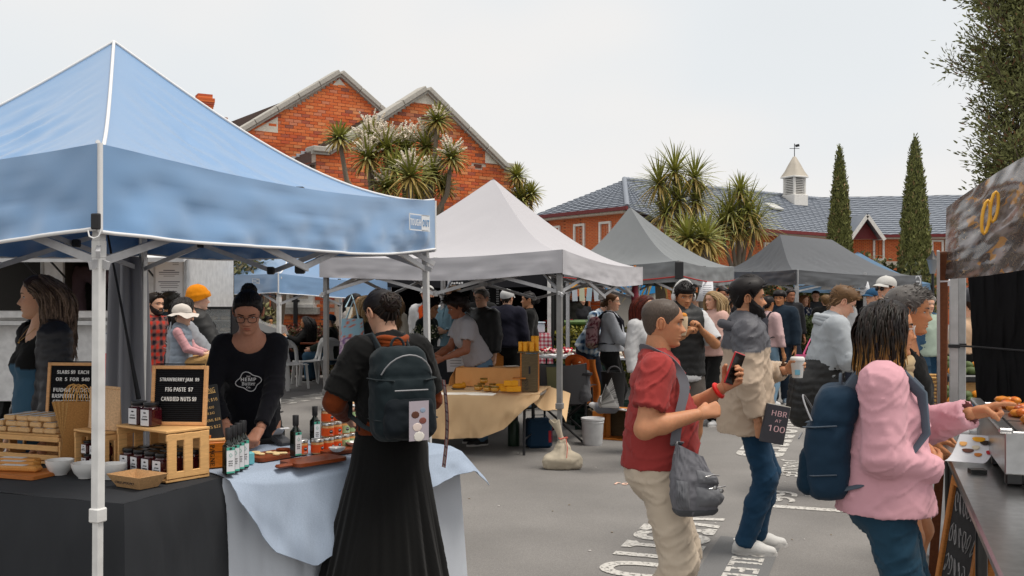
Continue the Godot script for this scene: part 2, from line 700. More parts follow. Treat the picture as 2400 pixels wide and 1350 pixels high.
func face_parts(eyes: MB,brow: MB,fem: float,iris: Color,brow_col: Color,thick:=1.0) -> void:
	for s in [-1.0,1.0]:
		var c:=head_pt(0.02,s*0.37,fem)
		var e:=Vector3(s*0.031,0.0015,c.z-0.003)
		eyes.col=Color(0.62,0.58,0.55)
		eyes.ball(e,Vector3(0.0135,0.0050,0.0085),12)
		eyes.col=iris
		eyes.ball(e+Vector3(0,0.0003,0.0042),Vector3(0.0052,0.0047,0.0055),10)
		eyes.col=brow_col*0.5
		var lash:=[]
		for k in 6:
			var t:=lerpf(-1.0,1.0,k/5.0)
			lash.append(e+Vector3(t*0.0145,0.0058-0.004*t*t,0.0075-0.0065*t*t))
		eyes.tube(lash,0.0016,5)
		brow.col=brow_col
		var bl:=[]
		for k in 6:
			var t:=k/5.0
			var x:=0.011+0.040*t
			var yy:=0.0195+0.005*sin(t*2.4)
			var q:=head_pt(yy/0.115,asin(clampf(pow(x/0.072,1.16),0,1))*s,fem)
			bl.append(Vector3(s*x,yy,q.z+0.001))
		brow.tube(bl,[0.0022*thick,0.0034*thick,0.0036*thick,0.0032*thick,0.0025*thick,0.001],6,true,1.0)
func cap_shell(mb: MB,xf: Transform3D,line: Callable,th: Callable,cols:=40,rows:=14,fem:=0.0) -> void:
	mb.place(xf)
	mb.grid(cols,rows,func(u,v):
		var a:float=(u-0.5)*TAU
		var l:float=line.call(absf(rad_to_deg(a)))
		var yn:float=lerpf(l,1.0,sin(v*PI/2))
		var p:=head_pt(yn,a,fem)
		p.z=minf(p.z,0.097)
		return p+head_dir(p)*float(th.call(a,v,yn,p)))
	mb.place(Transform3D())
func locks(mb: MB,xf: Transform3D,count: int,length: float,c1: Color,c2: Color,o:={}) -> void:
	var amin:float=o.get("amin",20.0)
	var amax:float=o.get("amax",180.0)
	var rad:float=o.get("r",0.008)
	var tip:float=o.get("tip",0.0)
	for k in count:
		var a:=deg_to_rad(rng.randf_range(amin,amax))*(1.0 if rng.randf()<0.5 else -1.0)
		if o.has("side"):
			a=absf(a)*o.side
		var yn:=rng.randf_range(maxf(lerps(HLA,HLY,absf(rad_to_deg(a)))+0.04,o.get("ymin",-0.6)),o.get("ymax",0.97))
		var p0:=head_pt(yn,a,0.0)
		p0+=head_dir(p0)*0.008
		var p:=p0
		var pts:=[]
		var rr:=[]
		var steps:int=o.get("steps",9)
		var ln:=length*rng.randf_range(0.82,1.08)
		var st:=ln/steps
		var wave:=rng.randf()*TAU
		var part_dir:=Vector3(signf(sin(a))*o.get("out",0.5),-0.25,o.get("back",-0.3)).normalized()
		if o.get("bangs",false) and absf(a)<0.9:
			part_dir=Vector3(sin(a)*0.5,0.0,1.0)
		var wp:=xf*p
		for i in steps+1:
			pts.append(wp)
			rr.append(rad*(0.55+0.45*sin(minf(1.0,i/(steps*0.35))*PI/2))*lerpf(1.0,0.35 if tip==0.0 else tip,pow(float(i)/steps,2.0)))
			var t:=minf(1.0,float(i)/(steps*0.45))
			var dirv:Vector3=(xf.basis*part_dir).normalized().lerp(Vector3(0,-1,0),t)
			dirv+=Vector3(sin(wave+i*1.1),0,cos(wave*1.7+i*0.9))*o.get("curl",0.12)
			wp+=dirv.normalized()*st
			var l:=xf.affine_inverse()*wp
			var q:=Vector3(l.x/0.086,(l.y-0.012)/0.125,(l.z+0.004)/0.108)
			if q.length()<1.0:
				var out:=q.normalized()*1.0
				wp=xf*Vector3(out.x*0.086,out.y*0.125+0.012,out.z*0.108-0.004)
			var bq:=(wp-Vector3(0,1.28,-0.01))/Vector3(0.235,0.205,0.15)
			if bq.length()<1.0 and not o.get("free",false):
				var bo:=bq.normalized()
				wp=Vector3(0,1.28,-0.01)+bo*Vector3(0.235,0.205,0.15)
		mb.col=c1.lerp(c2,rng.randf())*rng.randf_range(0.75,1.1)
		if o.has("tips"):
			var first:=mb.v.size()
			mb.tube(pts,rr,5,true,0.7)
			if rng.randf()<o.get("tipshare",1.0):
				var tc:Color=o.tips
				for j in range(first,mb.v.size()):
					var h:=clampf(((xf*p0).y-mb.v[j].y)/(ln*0.9),0,1)
					mb.c[j]=mb.c[j].lerp(tc,smoothstep(0.3,0.9,h))
		else:
			mb.tube(pts,rr,5,true,0.7)
func hand_template(pose: String,fine: bool) -> MB:
	var key:="hand"+pose+str(fine)
	if meshes.has(key):
		return meshes[key]
	var ce:=0.0042 if fine else 0.008
	var s:=Sdf.new(Vector3(-0.075,-0.115,-0.03),Vector3(0.09,0.045,0.2),ce)
	var k:=0.007
	s.cap(Vector3(0,0,-0.02),Vector3(0,0,0.02),0.024,0.026,k,Vector3.UP,1.3)
	for x in [[0.026,0.088],[0.009,0.092],[-0.009,0.088],[-0.025,0.080]]:
		s.cap(Vector3(x[0]*0.45,-0.002,0.012),Vector3(x[0],0,x[1]),0.0165,0.0125,0.012)
	var curls:={"relaxed":[18,28,20],"fist":[78,95,65],"grip":[35,48,35],"flat":[6,8,6],"hold":[52,60,40],"point":[70,85,60]}
	var cu:Array=curls[pose]
	var roots:=[[0.027,0.088,0.070,0.0095],[0.009,0.093,0.078,0.0098],[-0.009,0.089,0.072,0.0092],[-0.026,0.080,0.057,0.0083]]
	for i in 4:
		var p:=Vector3(roots[i][0],0,roots[i][1])
		var ang:=0.0
		var L:float=roots[i][2]
		var r:float=roots[i][3]
		var spread:float=roots[i][0]*2.0*(0.3 if pose in ["fist","hold","grip"] else 1.0)
		for j in 3:
			var extra:=1.0+0.12*i
			if pose=="point" and i==0:
				extra=0.12
			ang+=deg_to_rad(cu[j])*extra
			var q:Vector3=p+Vector3(spread*0.3,-sin(ang),cos(ang)).normalized()*L*[0.46,0.3,0.24][j]
			s.cap(p,q,r*(1.0-0.07*j),r*(0.93-0.07*j),0.004)
			p=q
	var tb:=Vector3(0.020,-0.008,0.022)
	var td:=Vector3(0.75,-0.35,0.75).normalized()
	var t2:=Vector3(0.25,-0.45,0.9).normalized()
	var t3:=Vector3(0.0,-0.4,0.9).normalized()
	if pose in ["fist","hold","point"]:
		td=Vector3(0.55,-0.6,0.75).normalized()
		t2=Vector3(-0.3,-0.65,0.6).normalized()
		t3=Vector3(-0.75,-0.35,0.4).normalized()
	if pose=="grip":
		td=Vector3(0.6,-0.6,0.55).normalized()
		t2=Vector3(0.15,-0.85,0.5).normalized()
		t3=Vector3(-0.1,-0.7,0.7).normalized()
	var a:=tb+td*0.042
	var b:=a+t2*0.032
	s.cap(tb,a,0.017,0.0135,0.012)
	s.cap(a,b,0.0125,0.0112,0.004)
	s.cap(b,b+t3*0.025,0.0110,0.0092,0.004)
	var mb:=MB.new()
	s.emit(mb)
	meshes[key]=mb
	return mb
func ik(a: Vector3,b: Vector3,l1: float,l2: float,hint: Vector3) -> Vector3:
	var d:=b-a
	var L:=clampf(d.length(),0.05,l1+l2-0.002)
	var z:=d.normalized()
	var h:=(hint-z*hint.dot(z)).normalized()
	var x:=(l1*l1-l2*l2+L*L)/(2.0*L)
	return a+z*x+h*sqrt(maxf(0.0,l1*l1-x*x))
func cloth_fold(amp: float,sc:=1.0,seed_off:=0.0) -> Callable:
	return func(p:Vector3,_n:Vector3) -> float:
		var q:=noise.get_noise_3d(p.x*3.0*sc+seed_off,(p.y+p.x*0.5)*6.0*sc,p.z*3.0*sc)
		var r:=maxf(0.0,1.0-absf(noise.get_noise_3d(p.x*3.5*sc-seed_off,(p.y-p.x*0.6-p.z*0.3)*8.0*sc,p.z*3.5*sc+9.0))*3.6)
		var r2:=maxf(0.0,1.0-absf(noise.get_noise_3d(p.x*5.0*sc+seed_off,(p.y+p.x*0.8+p.z*0.5)*9.0*sc,p.z*5.0*sc-9.0))*5.0)
		return amp*(q*0.6+r*r*0.9+r2*r2*0.5-0.3)
func puffer(amp:=0.007,pitch:=0.062) -> Callable:
	return func(p:Vector3,_n:Vector3) -> float:
		var w:=absf(sin(PI*(p.y+0.012*noise.get_noise_3d(p.x*9.0,0,p.z*9.0))/pitch))
		return amp*(sqrt(w)-0.6)+0.004*noise.get_noise_3d(p.x*22.0,p.y*22.0,p.z*22.0)
var hands:={}
var heads:={}
func person(s: Dictionary) -> Node3D:
	var d:float=s.d
	var H:float=s.get("H",1.68)
	var sc:=H/1.70
	var node:=thing("person",s.label,"person",gp(s.px,d,s.get("y",0.0)),deg_to_rad(s.t),s.get("group",""))
	rng.seed=hash(s.label)
	var fine:bool=d<7.0
	var mid:bool=d<12.0
	var cell:float=s.get("cell",0.0105 if d<5.2 else 0.0125 if fine else 0.019 if mid else 0.027)
	var S:=Transform3D(Basis().scaled(Vector3.ONE*sc),Vector3.ZERO)
	var fem:float=s.get("fem",0.0)
	var sit:bool=s.get("sit",false)
	var so:=float(hash(s.label) % 97)
	var hc:Vector3=Vector3(0,0.50 if sit else 0.93,0)+s.get("shift",Vector3.ZERO)
	var B:=Basis(Vector3.RIGHT,deg_to_rad(s.get("lean",0.0)))*Basis(Vector3.BACK,deg_to_rad(s.get("tilt",0.0)))*Basis(Vector3.UP,deg_to_rad(s.get("twist",0.0)))
	var T:=func(x:float,y:float,z:float) -> Vector3:return hc+B*Vector3(x,y-0.93,z)
	var fwd:Vector3=B*Vector3(0,0,1)
	var fat:float=s.get("fat",0.0)
	var sw:float=s.get("sw",0.158 if fem>0.0 else 0.178)
	var sh:={1:T.call(sw,1.375,-0.012),-1:T.call(-sw,1.375,-0.012)}
	var hb:=B*Basis(Vector3.UP,deg_to_rad(s.get("hyaw",0.0)))*Basis(Vector3.RIGHT,deg_to_rad(s.get("hpitch",0.0)))*Basis(Vector3.BACK,deg_to_rad(s.get("hroll",0.0)))
	if s.has("lean"):
		hb=Basis(Vector3.UP,deg_to_rad(s.get("hyaw",0.0)))*Basis(Vector3.RIGHT,deg_to_rad(s.get("hpitch",0.0)+s.lean*0.4))*Basis(Vector3.BACK,deg_to_rad(s.get("hroll",0.0)))
	var npv:Vector3=T.call(0,1.475,0.0)
	var hs:float=s.get("hs",1.0)
	var hx2:=Transform3D(hb.scaled(Vector3.ONE*hs),npv+hb*Vector3(0,0.108,0.012)*hs)
	var wr:={}
	var el:={}
	for k in [1,-1]:
		var tgt:Vector3=s.get("al" if k==1 else "ar",Vector3(k*0.245,0.83,0.05) if not sit else Vector3(k*0.12,0.62,0.36))
		var hint:Vector3=s.get("hl" if k==1 else "hr",Vector3(k*0.5,-0.25,-1.0))
		var l1:=0.285
		var l2:=0.255
		var dd:Vector3=tgt-sh[k]
		if dd.length()>l1+l2-0.004:
			tgt=sh[k]+dd.normalized()*(l1+l2-0.004)
		wr[k]=tgt
		el[k]=ik(sh[k],tgt,l1,l2,hint)
	var hipj:={}
	var knee:={}
	var ank:={}
	for k in [1,-1]:
		hipj[k]=hc+Vector3(k*0.082,-0.04,0)
		var foot:Vector3=s.get("fl" if k==1 else "fr",Vector3(k*0.10,0,0.02*k) if not sit else Vector3(k*0.13,0,0.42))
		ank[k]=foot+Vector3(0,0.075,-0.03)
		knee[k]=ik(hipj[k],ank[k],0.435,0.415,Vector3(k*0.08,0.3 if sit else 0.0,1))
	var lo:=Vector3(-0.5,-0.02,-0.5)
	var hi:=Vector3(0.5,1.75,0.5)
	for k in [1,-1]:
		lo=lo.min(wr[k]-Vector3.ONE*0.1).min(Vector3(0,-0.02,0))
		hi=hi.max(wr[k]+Vector3.ONE*0.1)
	lo=lo.min(hx2.origin-Vector3.ONE*0.25)
	var skc:Color=s.get("skin",hx("c9987c"))
	var top:Dictionary=s.get("top",{"ty":"long","c":Color(0.05,0.05,0.06)})
	var bot:Dictionary=s.get("bot",{"ty":"pants","c":Color(0.03,0.035,0.05)})
	var skin:=MB.new().place(S)
	skin.col=skc
	var sg:=Sdf.new(lo,hi,cell)
	sg.cap(T.call(0,1.36,-0.02),npv+hb*Vector3(0,0.055,0.0),0.066,0.052+0.006*(1.0-fem),0.03)
	if top.has("neck"):
		sg.cap(T.call(0,1.18,0.0),T.call(0,1.34,-0.01),0.135,0.115,0.05,fwd,1.4)
		sg.cap(T.call(-sw*0.8,1.37,-0.012),T.call(sw*0.8,1.37,-0.012),0.052,0.052,0.05)
	sg.cap(hc+Vector3(0,-0.02,-0.01),T.call(0,1.1,-0.005),0.105,0.10,0.05,fwd,1.35)
	sg.cap(T.call(0,1.1,-0.005),T.call(0,1.3,-0.012),0.10,0.105,0.05,fwd,1.4)
	sg.cap(T.call(-sw*0.8,1.365,-0.012),T.call(sw*0.8,1.365,-0.012),0.042,0.042,0.05)
	var sleeve:float={"tee":0.62,"tank":0.0,"vest":0.0,"long":2.0}.get(top.ty,2.0)
	sleeve=top.get("sleeve",sleeve)
	var at_:float=1.0+fat*1.5
	for k in [1,-1]:
		if sleeve<1.0:
			sg.cap(sh[k],el[k],0.053*at_,0.043*at_,0.035)
			sg.cap(el[k],el[k].lerp(wr[k],0.35),0.043*at_,0.044*at_,0.03)
			sg.cap(el[k].lerp(wr[k],0.35),wr[k],0.044*at_,0.028,0.02)
		else:
			sg.cap(sh[k],el[k],0.042,0.034,0.03)
			sg.cap(el[k],wr[k],0.036 if sleeve<2.0 else 0.03,0.028,0.02)
	var leglen:float=bot.get("len",0.0)
	for k in [1,-1]:
		if bot.ty=="shorts" or leglen>0.15:
			sg.cap(hipj[k],knee[k],0.082*at_,0.056*at_,0.03)
			sg.cap(knee[k],knee[k].lerp(ank[k],0.35),0.056*at_,0.058*at_,0.03)
			sg.cap(knee[k].lerp(ank[k],0.35),ank[k],0.058*at_,0.037,0.03)
		else:
			sg.cap(hipj[k],knee[k],0.065,0.045,0.03)
			sg.cap(knee[k],ank[k],0.045,0.037,0.03)
	sg.emit(skin)
	var head:=head_template(1.0 if fem>0.5 else 0.0,mid)
	skin.col=skc
	skin.append(head,S*hx2)
	skin.col=skc
	for k in [1,-1]:
		var pose:String=s.get("pl" if k==1 else "pr","relaxed")
		var ht:=hand_template(pose,fine)
		var z:Vector3=s.get("dl" if k==1 else "dr",(wr[k]-el[k]).normalized()).normalized()
		var palm:Vector3=s.get("ml" if k==1 else "mr",Vector3(-k,0,0.2))
		var y:=-(palm-z*palm.dot(z)).normalized()
		var x:=y.cross(z)
		var bb:=Basis(x,y,z) if k==-1 else Basis(-x,y,z)
		var ht_xf:=Transform3D(bb,wr[k]+z*0.012)
		skin.append(ht,S*ht_xf)
		hands["%s%s" % [s.get("key",""),"l" if k==1 else "r"]]=Transform3D(Basis(Vector3.UP,deg_to_rad(s.t)),node.position)*S*Transform3D(Basis(x,y,z),wr[k]+z*0.012)
	heads[s.get("key","")]=Transform3D(Basis(Vector3.UP,deg_to_rad(s.t)),node.position)*S*hx2
	part(node,"body",skin,vmat("skin",0.55))
	if d<16.0:
		var ey:=MB.new().place(S*hx2)
		var br:=MB.new().place(S*hx2)
		var hcol:Color=s.get("browc",s.get("hairc",Color(0.02,0.015,0.012)))
		face_parts(ey,br,1.0 if fem>0.5 else 0.0,s.get("iris",Color(0.02,0.012,0.008)),hcol,s.get("browt",1.0))
		part(node,"eyes",ey,vmat("plain",0.2))
		part(node,"eyebrows",br,vmat("hair",0.8))
	if bot.ty != "none":
		var bg:=Sdf.new(lo.min(Vector3(-0.5,-0.02,-0.5)),Vector3(hi.x,maxf(1.15,hc.y+0.25),hi.z),cell)
		var lw:float=bot.get("loose",0.012)
		if bot.ty=="skirt":
			var hem:=leglen
			bg.cap(hc+Vector3(0,0.10,0),hc+Vector3(0,-0.06,0),0.135+fat,0.175+fat,0.05,Vector3(0,0,1),1.2)
			bg.cap(hc+Vector3(0,-0.06,0),Vector3(hc.x,hem,hc.z)+bot.get("sweep",Vector3.ZERO),0.175+fat,bot.get("flare",0.27),0.05,Vector3(0,0,1),1.1,true)
		else:
			bg.cap(hc+Vector3(0,0.09,0),hc+Vector3(0,-0.03,-0.015),0.138+fat,0.152+fat,0.05,Vector3(0,0,1),1.22)
			bg.cap(hc+Vector3(-0.06,-0.05,-0.055),hc+Vector3(0.06,-0.05,-0.055),0.085+fat*0.5,0.085+fat*0.5,0.04)
			for k in [1,-1]:
				if bot.ty=="shorts":
					var t:float=clampf((hipj[k].y-leglen)/maxf(hipj[k].y-knee[k].y,0.05),0.2,1.0)
					var e:Vector3=hipj[k].lerp(knee[k],t)
					bg.cap(hipj[k],e,0.088+lw+fat*0.5,0.078+lw,0.03,Vector3.ZERO,1.0,true)
				else:
					bg.cap(hipj[k],knee[k],0.084+lw*0.5+fat*0.3,0.062+lw,0.03)
					bg.cap(knee[k],knee[k].lerp(ank[k],0.4),0.062+lw,0.060+lw,0.03)
					bg.cap(knee[k].lerp(ank[k],0.4),ank[k]+Vector3(0,bot.get("lift",-0.02),0),0.060+lw,0.046+lw*1.6,0.03,Vector3.ZERO,1.0,true)
		if top.ty != "none" and top.get("hem",0.88)<1.0 and not sit:
			bg.carve(T.call(0,top.get("hem",0.88)+0.05,0),B*Vector3(0,1,0))
		var bm:=MB.new().place(S)
		bm.col=bot.get("c",Color.WHITE) if not bot.has("cf") else Color.WHITE
		var amp:float=bot.get("amp",0.006)
		var fold:Callable=bot.get("w",cloth_fold(amp,1.0,so))
		if bot.ty=="skirt":
			fold=func(p:Vector3,_n:Vector3) -> float:
				var a:=atan2(p.x,p.z)
				return amp*smoothstep(1.0,0.3,p.y)*(noise.get_noise_3d(cos(a)*2.6+so,p.y*0.5,sin(a)*2.6)*1.6+0.7*noise.get_noise_3d(cos(a)*6.0,p.y*0.8+so,sin(a)*6.0))
		bg.emit(bm,fold,bot.get("cf"))
		part(node,bot.get("name","trousers" if bot.ty=="pants" else bot.ty),bm,vmat(bot.get("kind","cloth"),bot.get("rough",0.9),{"s":bot.get("ws",8.0)}))
	if top.ty != "none":
		var tg:=Sdf.new(lo,hi,cell)
		var tk:float=top.get("tk",0.012)
		var hemy:float=top.get("hem",0.88)
		var bel:float=s.get("belly",0.0)
		var hw:float=top.get("hemr",0.158+tk+fat)
		tg.cap(T.call(0,1.08,0.0),T.call(0,hemy,0.0),0.136+tk+fat,hw+0.008,0.05,fwd,1.08,true)
		tg.cap(T.call(0,1.05,0.0),T.call(0,1.27,0.0),0.132+tk+fat,0.152+tk-fem*0.012,0.06,fwd,1.32)
		if bel>0.0:
			tg.cap(T.call(0,1.02,0.05),T.call(0,1.12,0.05),0.10+bel,0.10+bel,0.08)
		tg.cap(T.call(-sw*0.82,1.368,-0.012),T.call(sw*0.82,1.368,-0.012),0.055+tk,0.055+tk,0.06)
		tg.cap(T.call(0,1.33,-0.012),T.call(0,top.get("collar",1.415),-0.02),0.10+tk,0.060+tk*0.8,0.05)
		if fem>0.5:
			for k in [1,-1]:
				tg.cap(T.call(k*0.065,1.235,0.075),T.call(k*0.06,1.22,0.085),0.055+tk,0.055+tk,0.05)
		for k in [1,-1]:
			if sleeve>=2.0:
				tg.cap(sh[k],el[k],0.056+tk+fat*0.4,0.046+tk*1.1+fat*0.3,0.035)
				var cuff:float=top.get("cuff",0.93)
				tg.cap(el[k],el[k].lerp(wr[k],cuff),0.046+tk*1.1+fat*0.3,0.034+tk*top.get("cuffk",1.0),0.02,Vector3.ZERO,1.0,true)
			elif sleeve>1.0:
				tg.cap(sh[k],el[k],0.056+tk,0.046+tk*1.2,0.035)
				tg.cap(el[k],el[k].lerp(wr[k],sleeve-1.0),0.046+tk*1.2,0.042+tk,0.02,Vector3.ZERO,1.0,true)
			elif sleeve>0.0:
				tg.cap(sh[k],sh[k].lerp(el[k],sleeve),0.058*at_+tk,0.056*at_+tk*1.4,0.035,Vector3.ZERO,1.0,true)
		if sleeve==0.0:
			for k in [1,-1]:
				tg.carve(T.call(k*(sw*(0.72 if top.ty=="tank" else 0.98)),1.3,0),B*Vector3(k,0.12,0))
		tg.carve(T.call(0,hemy,0),B*Vector3(0,-1,0)) if not sit else null
		if top.has("neck"):
			var nr:float=top.neck
			var c2:Vector3=T.call(0,1.45,0.06)
			var gi:=0
			for z in tg.nz:
				for y in tg.ny:
					for x in tg.nx:
						var g:=nr-(tg.o+Vector3(x,y,z)*tg.cell-c2).length()
						if g>tg.f[gi]:
							tg.f[gi]=g
						gi+=1
		var tm:=MB.new().place(S)
		tm.col=top.get("c",Color.WHITE) if not top.has("cf") else Color.WHITE
		tg.emit(tm,top.get("w",cloth_fold(top.get("amp",0.007),1.0,so+5.0)),top.get("cf"))
		part(node,top.get("name","shirt"),tm,vmat(top.get("kind","cloth"),top.get("rough",0.9),{"s":top.get("ws",8.0)}))
		if top.has("over"):
			var ov:Dictionary=top.over
			var og:=Sdf.new(lo,hi,cell)
			var ok:float=ov.get("tk",0.02)
			var oh:float=ov.get("hem",0.9)
			og.cap(T.call(0,1.08,0.0),T.call(0,oh,0.0),0.136+ok+fat,ov.get("hemr",0.158+ok+fat),0.05,fwd,1.25,true)
			og.cap(T.call(0,1.05,0.0),T.call(0,1.27,0.0),0.134+ok+fat,0.154+ok,0.06,fwd,1.3)
			og.cap(T.call(-sw*0.8,1.37,-0.012),T.call(sw*0.8,1.37,-0.012),0.056+ok,0.056+ok,0.06)
			if ov.get("sleeves",false):
				for k in [1,-1]:
					og.cap(sh[k],el[k],0.056+ok,0.046+ok,0.035)
					og.cap(el[k],el[k].lerp(wr[k],0.92),0.046+ok,0.034+ok,0.02,Vector3.ZERO,1.0,true)
			elif ov.has("sleeve"):
				for k in [1,-1]:
					og.cap(sh[k],sh[k].lerp(el[k],ov.sleeve),0.060+ok,0.062+ok,0.035,Vector3.ZERO,1.0,true)
			else:
				for k in [1,-1]:
					og.carve(T.call(k*(sw+0.005),1.3,0),B*Vector3(k,0.1,0))
			og.cap(T.call(0,1.33,-0.015),T.call(0,ov.get("collar",1.43),-0.025),0.10+ok,0.066+ok*0.8,0.05)
			var gap:float=ov.get("gap",0.05)
			var gi2:=0
			var inv:=B.inverse()
			for z in og.nz:
				for y in og.ny:
					for x in og.nx:
						var q:Vector3=inv*(og.o+Vector3(x,y,z)*og.cell-hc)
						if q.z>0.02:
							var g2:float=gap-absf(q.x)+(q.y+0.93-1.2)*ov.get("vee",0.15)
							if g2>og.f[gi2]:
								og.f[gi2]=g2
						gi2+=1
			var om:=MB.new().place(S)
			om.col=ov.c if not ov.has("cf") else Color.WHITE
			og.emit(om,ov.get("w",cloth_fold(0.008,1.0,so+3.0)),ov.get("cf"))
			part(node,ov.get("name","jacket"),om,vmat(ov.get("kind","cloth"),ov.get("rough",0.8),{"s":8.0}))
	for k in [1,-1]:
		var f0:Vector3=ank[k]-Vector3(0,0.075,-0.03)
		var turn_out:=Basis(Vector3.UP,deg_to_rad(k*8.0+s.get("ft",0.0)))
		var shm:=MB.new()
		var sg2:=Sdf.new(Vector3(-0.09,-0.01,-0.13),Vector3(0.09,0.14,0.22),0.008 if fine else 0.014)
		var sk:="shoe%s%s" % [fine,s.get("shoec",Color(0.02,0.02,0.02))]
		if not meshes.has(sk):
			sg2.cap(Vector3(0,0.035,-0.065),Vector3(0,0.032,0.06),0.036,0.044,0.02)
			sg2.cap(Vector3(0,0.032,0.06),Vector3(0,0.026,0.135),0.043,0.032,0.02)
			sg2.cap(Vector3(0,0.07,-0.045),Vector3(0,0.05,0.04),0.038,0.034,0.03)
			sg2.carve(Vector3(0,0.012,0),Vector3(0,-1,0))
			shm.col=s.get("shoec",Color(0.02,0.02,0.02))
			sg2.emit(shm)
			shm.col=s.get("solec",Color(0.55,0.54,0.52))
			var sole:=[]
			for q in 20:
				var a:=TAU*q/20.0
				sole.append(Vector2(sin(a)*(0.040+0.008*maxf(0.0,cos(a))),0.035+cos(a)*0.138))
			shm.prism(sole,Vector3(0,0.022,0),Vector3(-1,0,0),Vector3(0,0,1),Vector3(0,-0.022,0))
			if fine:
				shm.col=Color(0.6,0.6,0.6)
				for q in 5:
					shm.tube([Vector3(-0.022,0.086-q*0.0085,0.018+q*0.016),Vector3(0,0.094-q*0.0085,0.022+q*0.016),Vector3(0.022,0.086-q*0.0085,0.018+q*0.016)],0.003,5)
			meshes[sk]=shm
		var placed:=MB.new()
		placed.append(meshes[sk],S*Transform3D(turn_out,f0))
		part(node,"shoe",placed,vmat("plain",0.6))
		if s.has("sockc"):
			var sm:=MB.new().place(S)
			sm.col=s.sockc
			sm.tube([ank[k]+Vector3(0,-0.02,0),ank[k]+Vector3(0,0.05,0),knee[k].lerp(ank[k],0.72)],[0.045,0.042,0.046],12)
			part(node,"sock",sm,vmat("cloth",0.9))
	dress_head(node,s,S,hx2,fem,fine,mid)
	return node
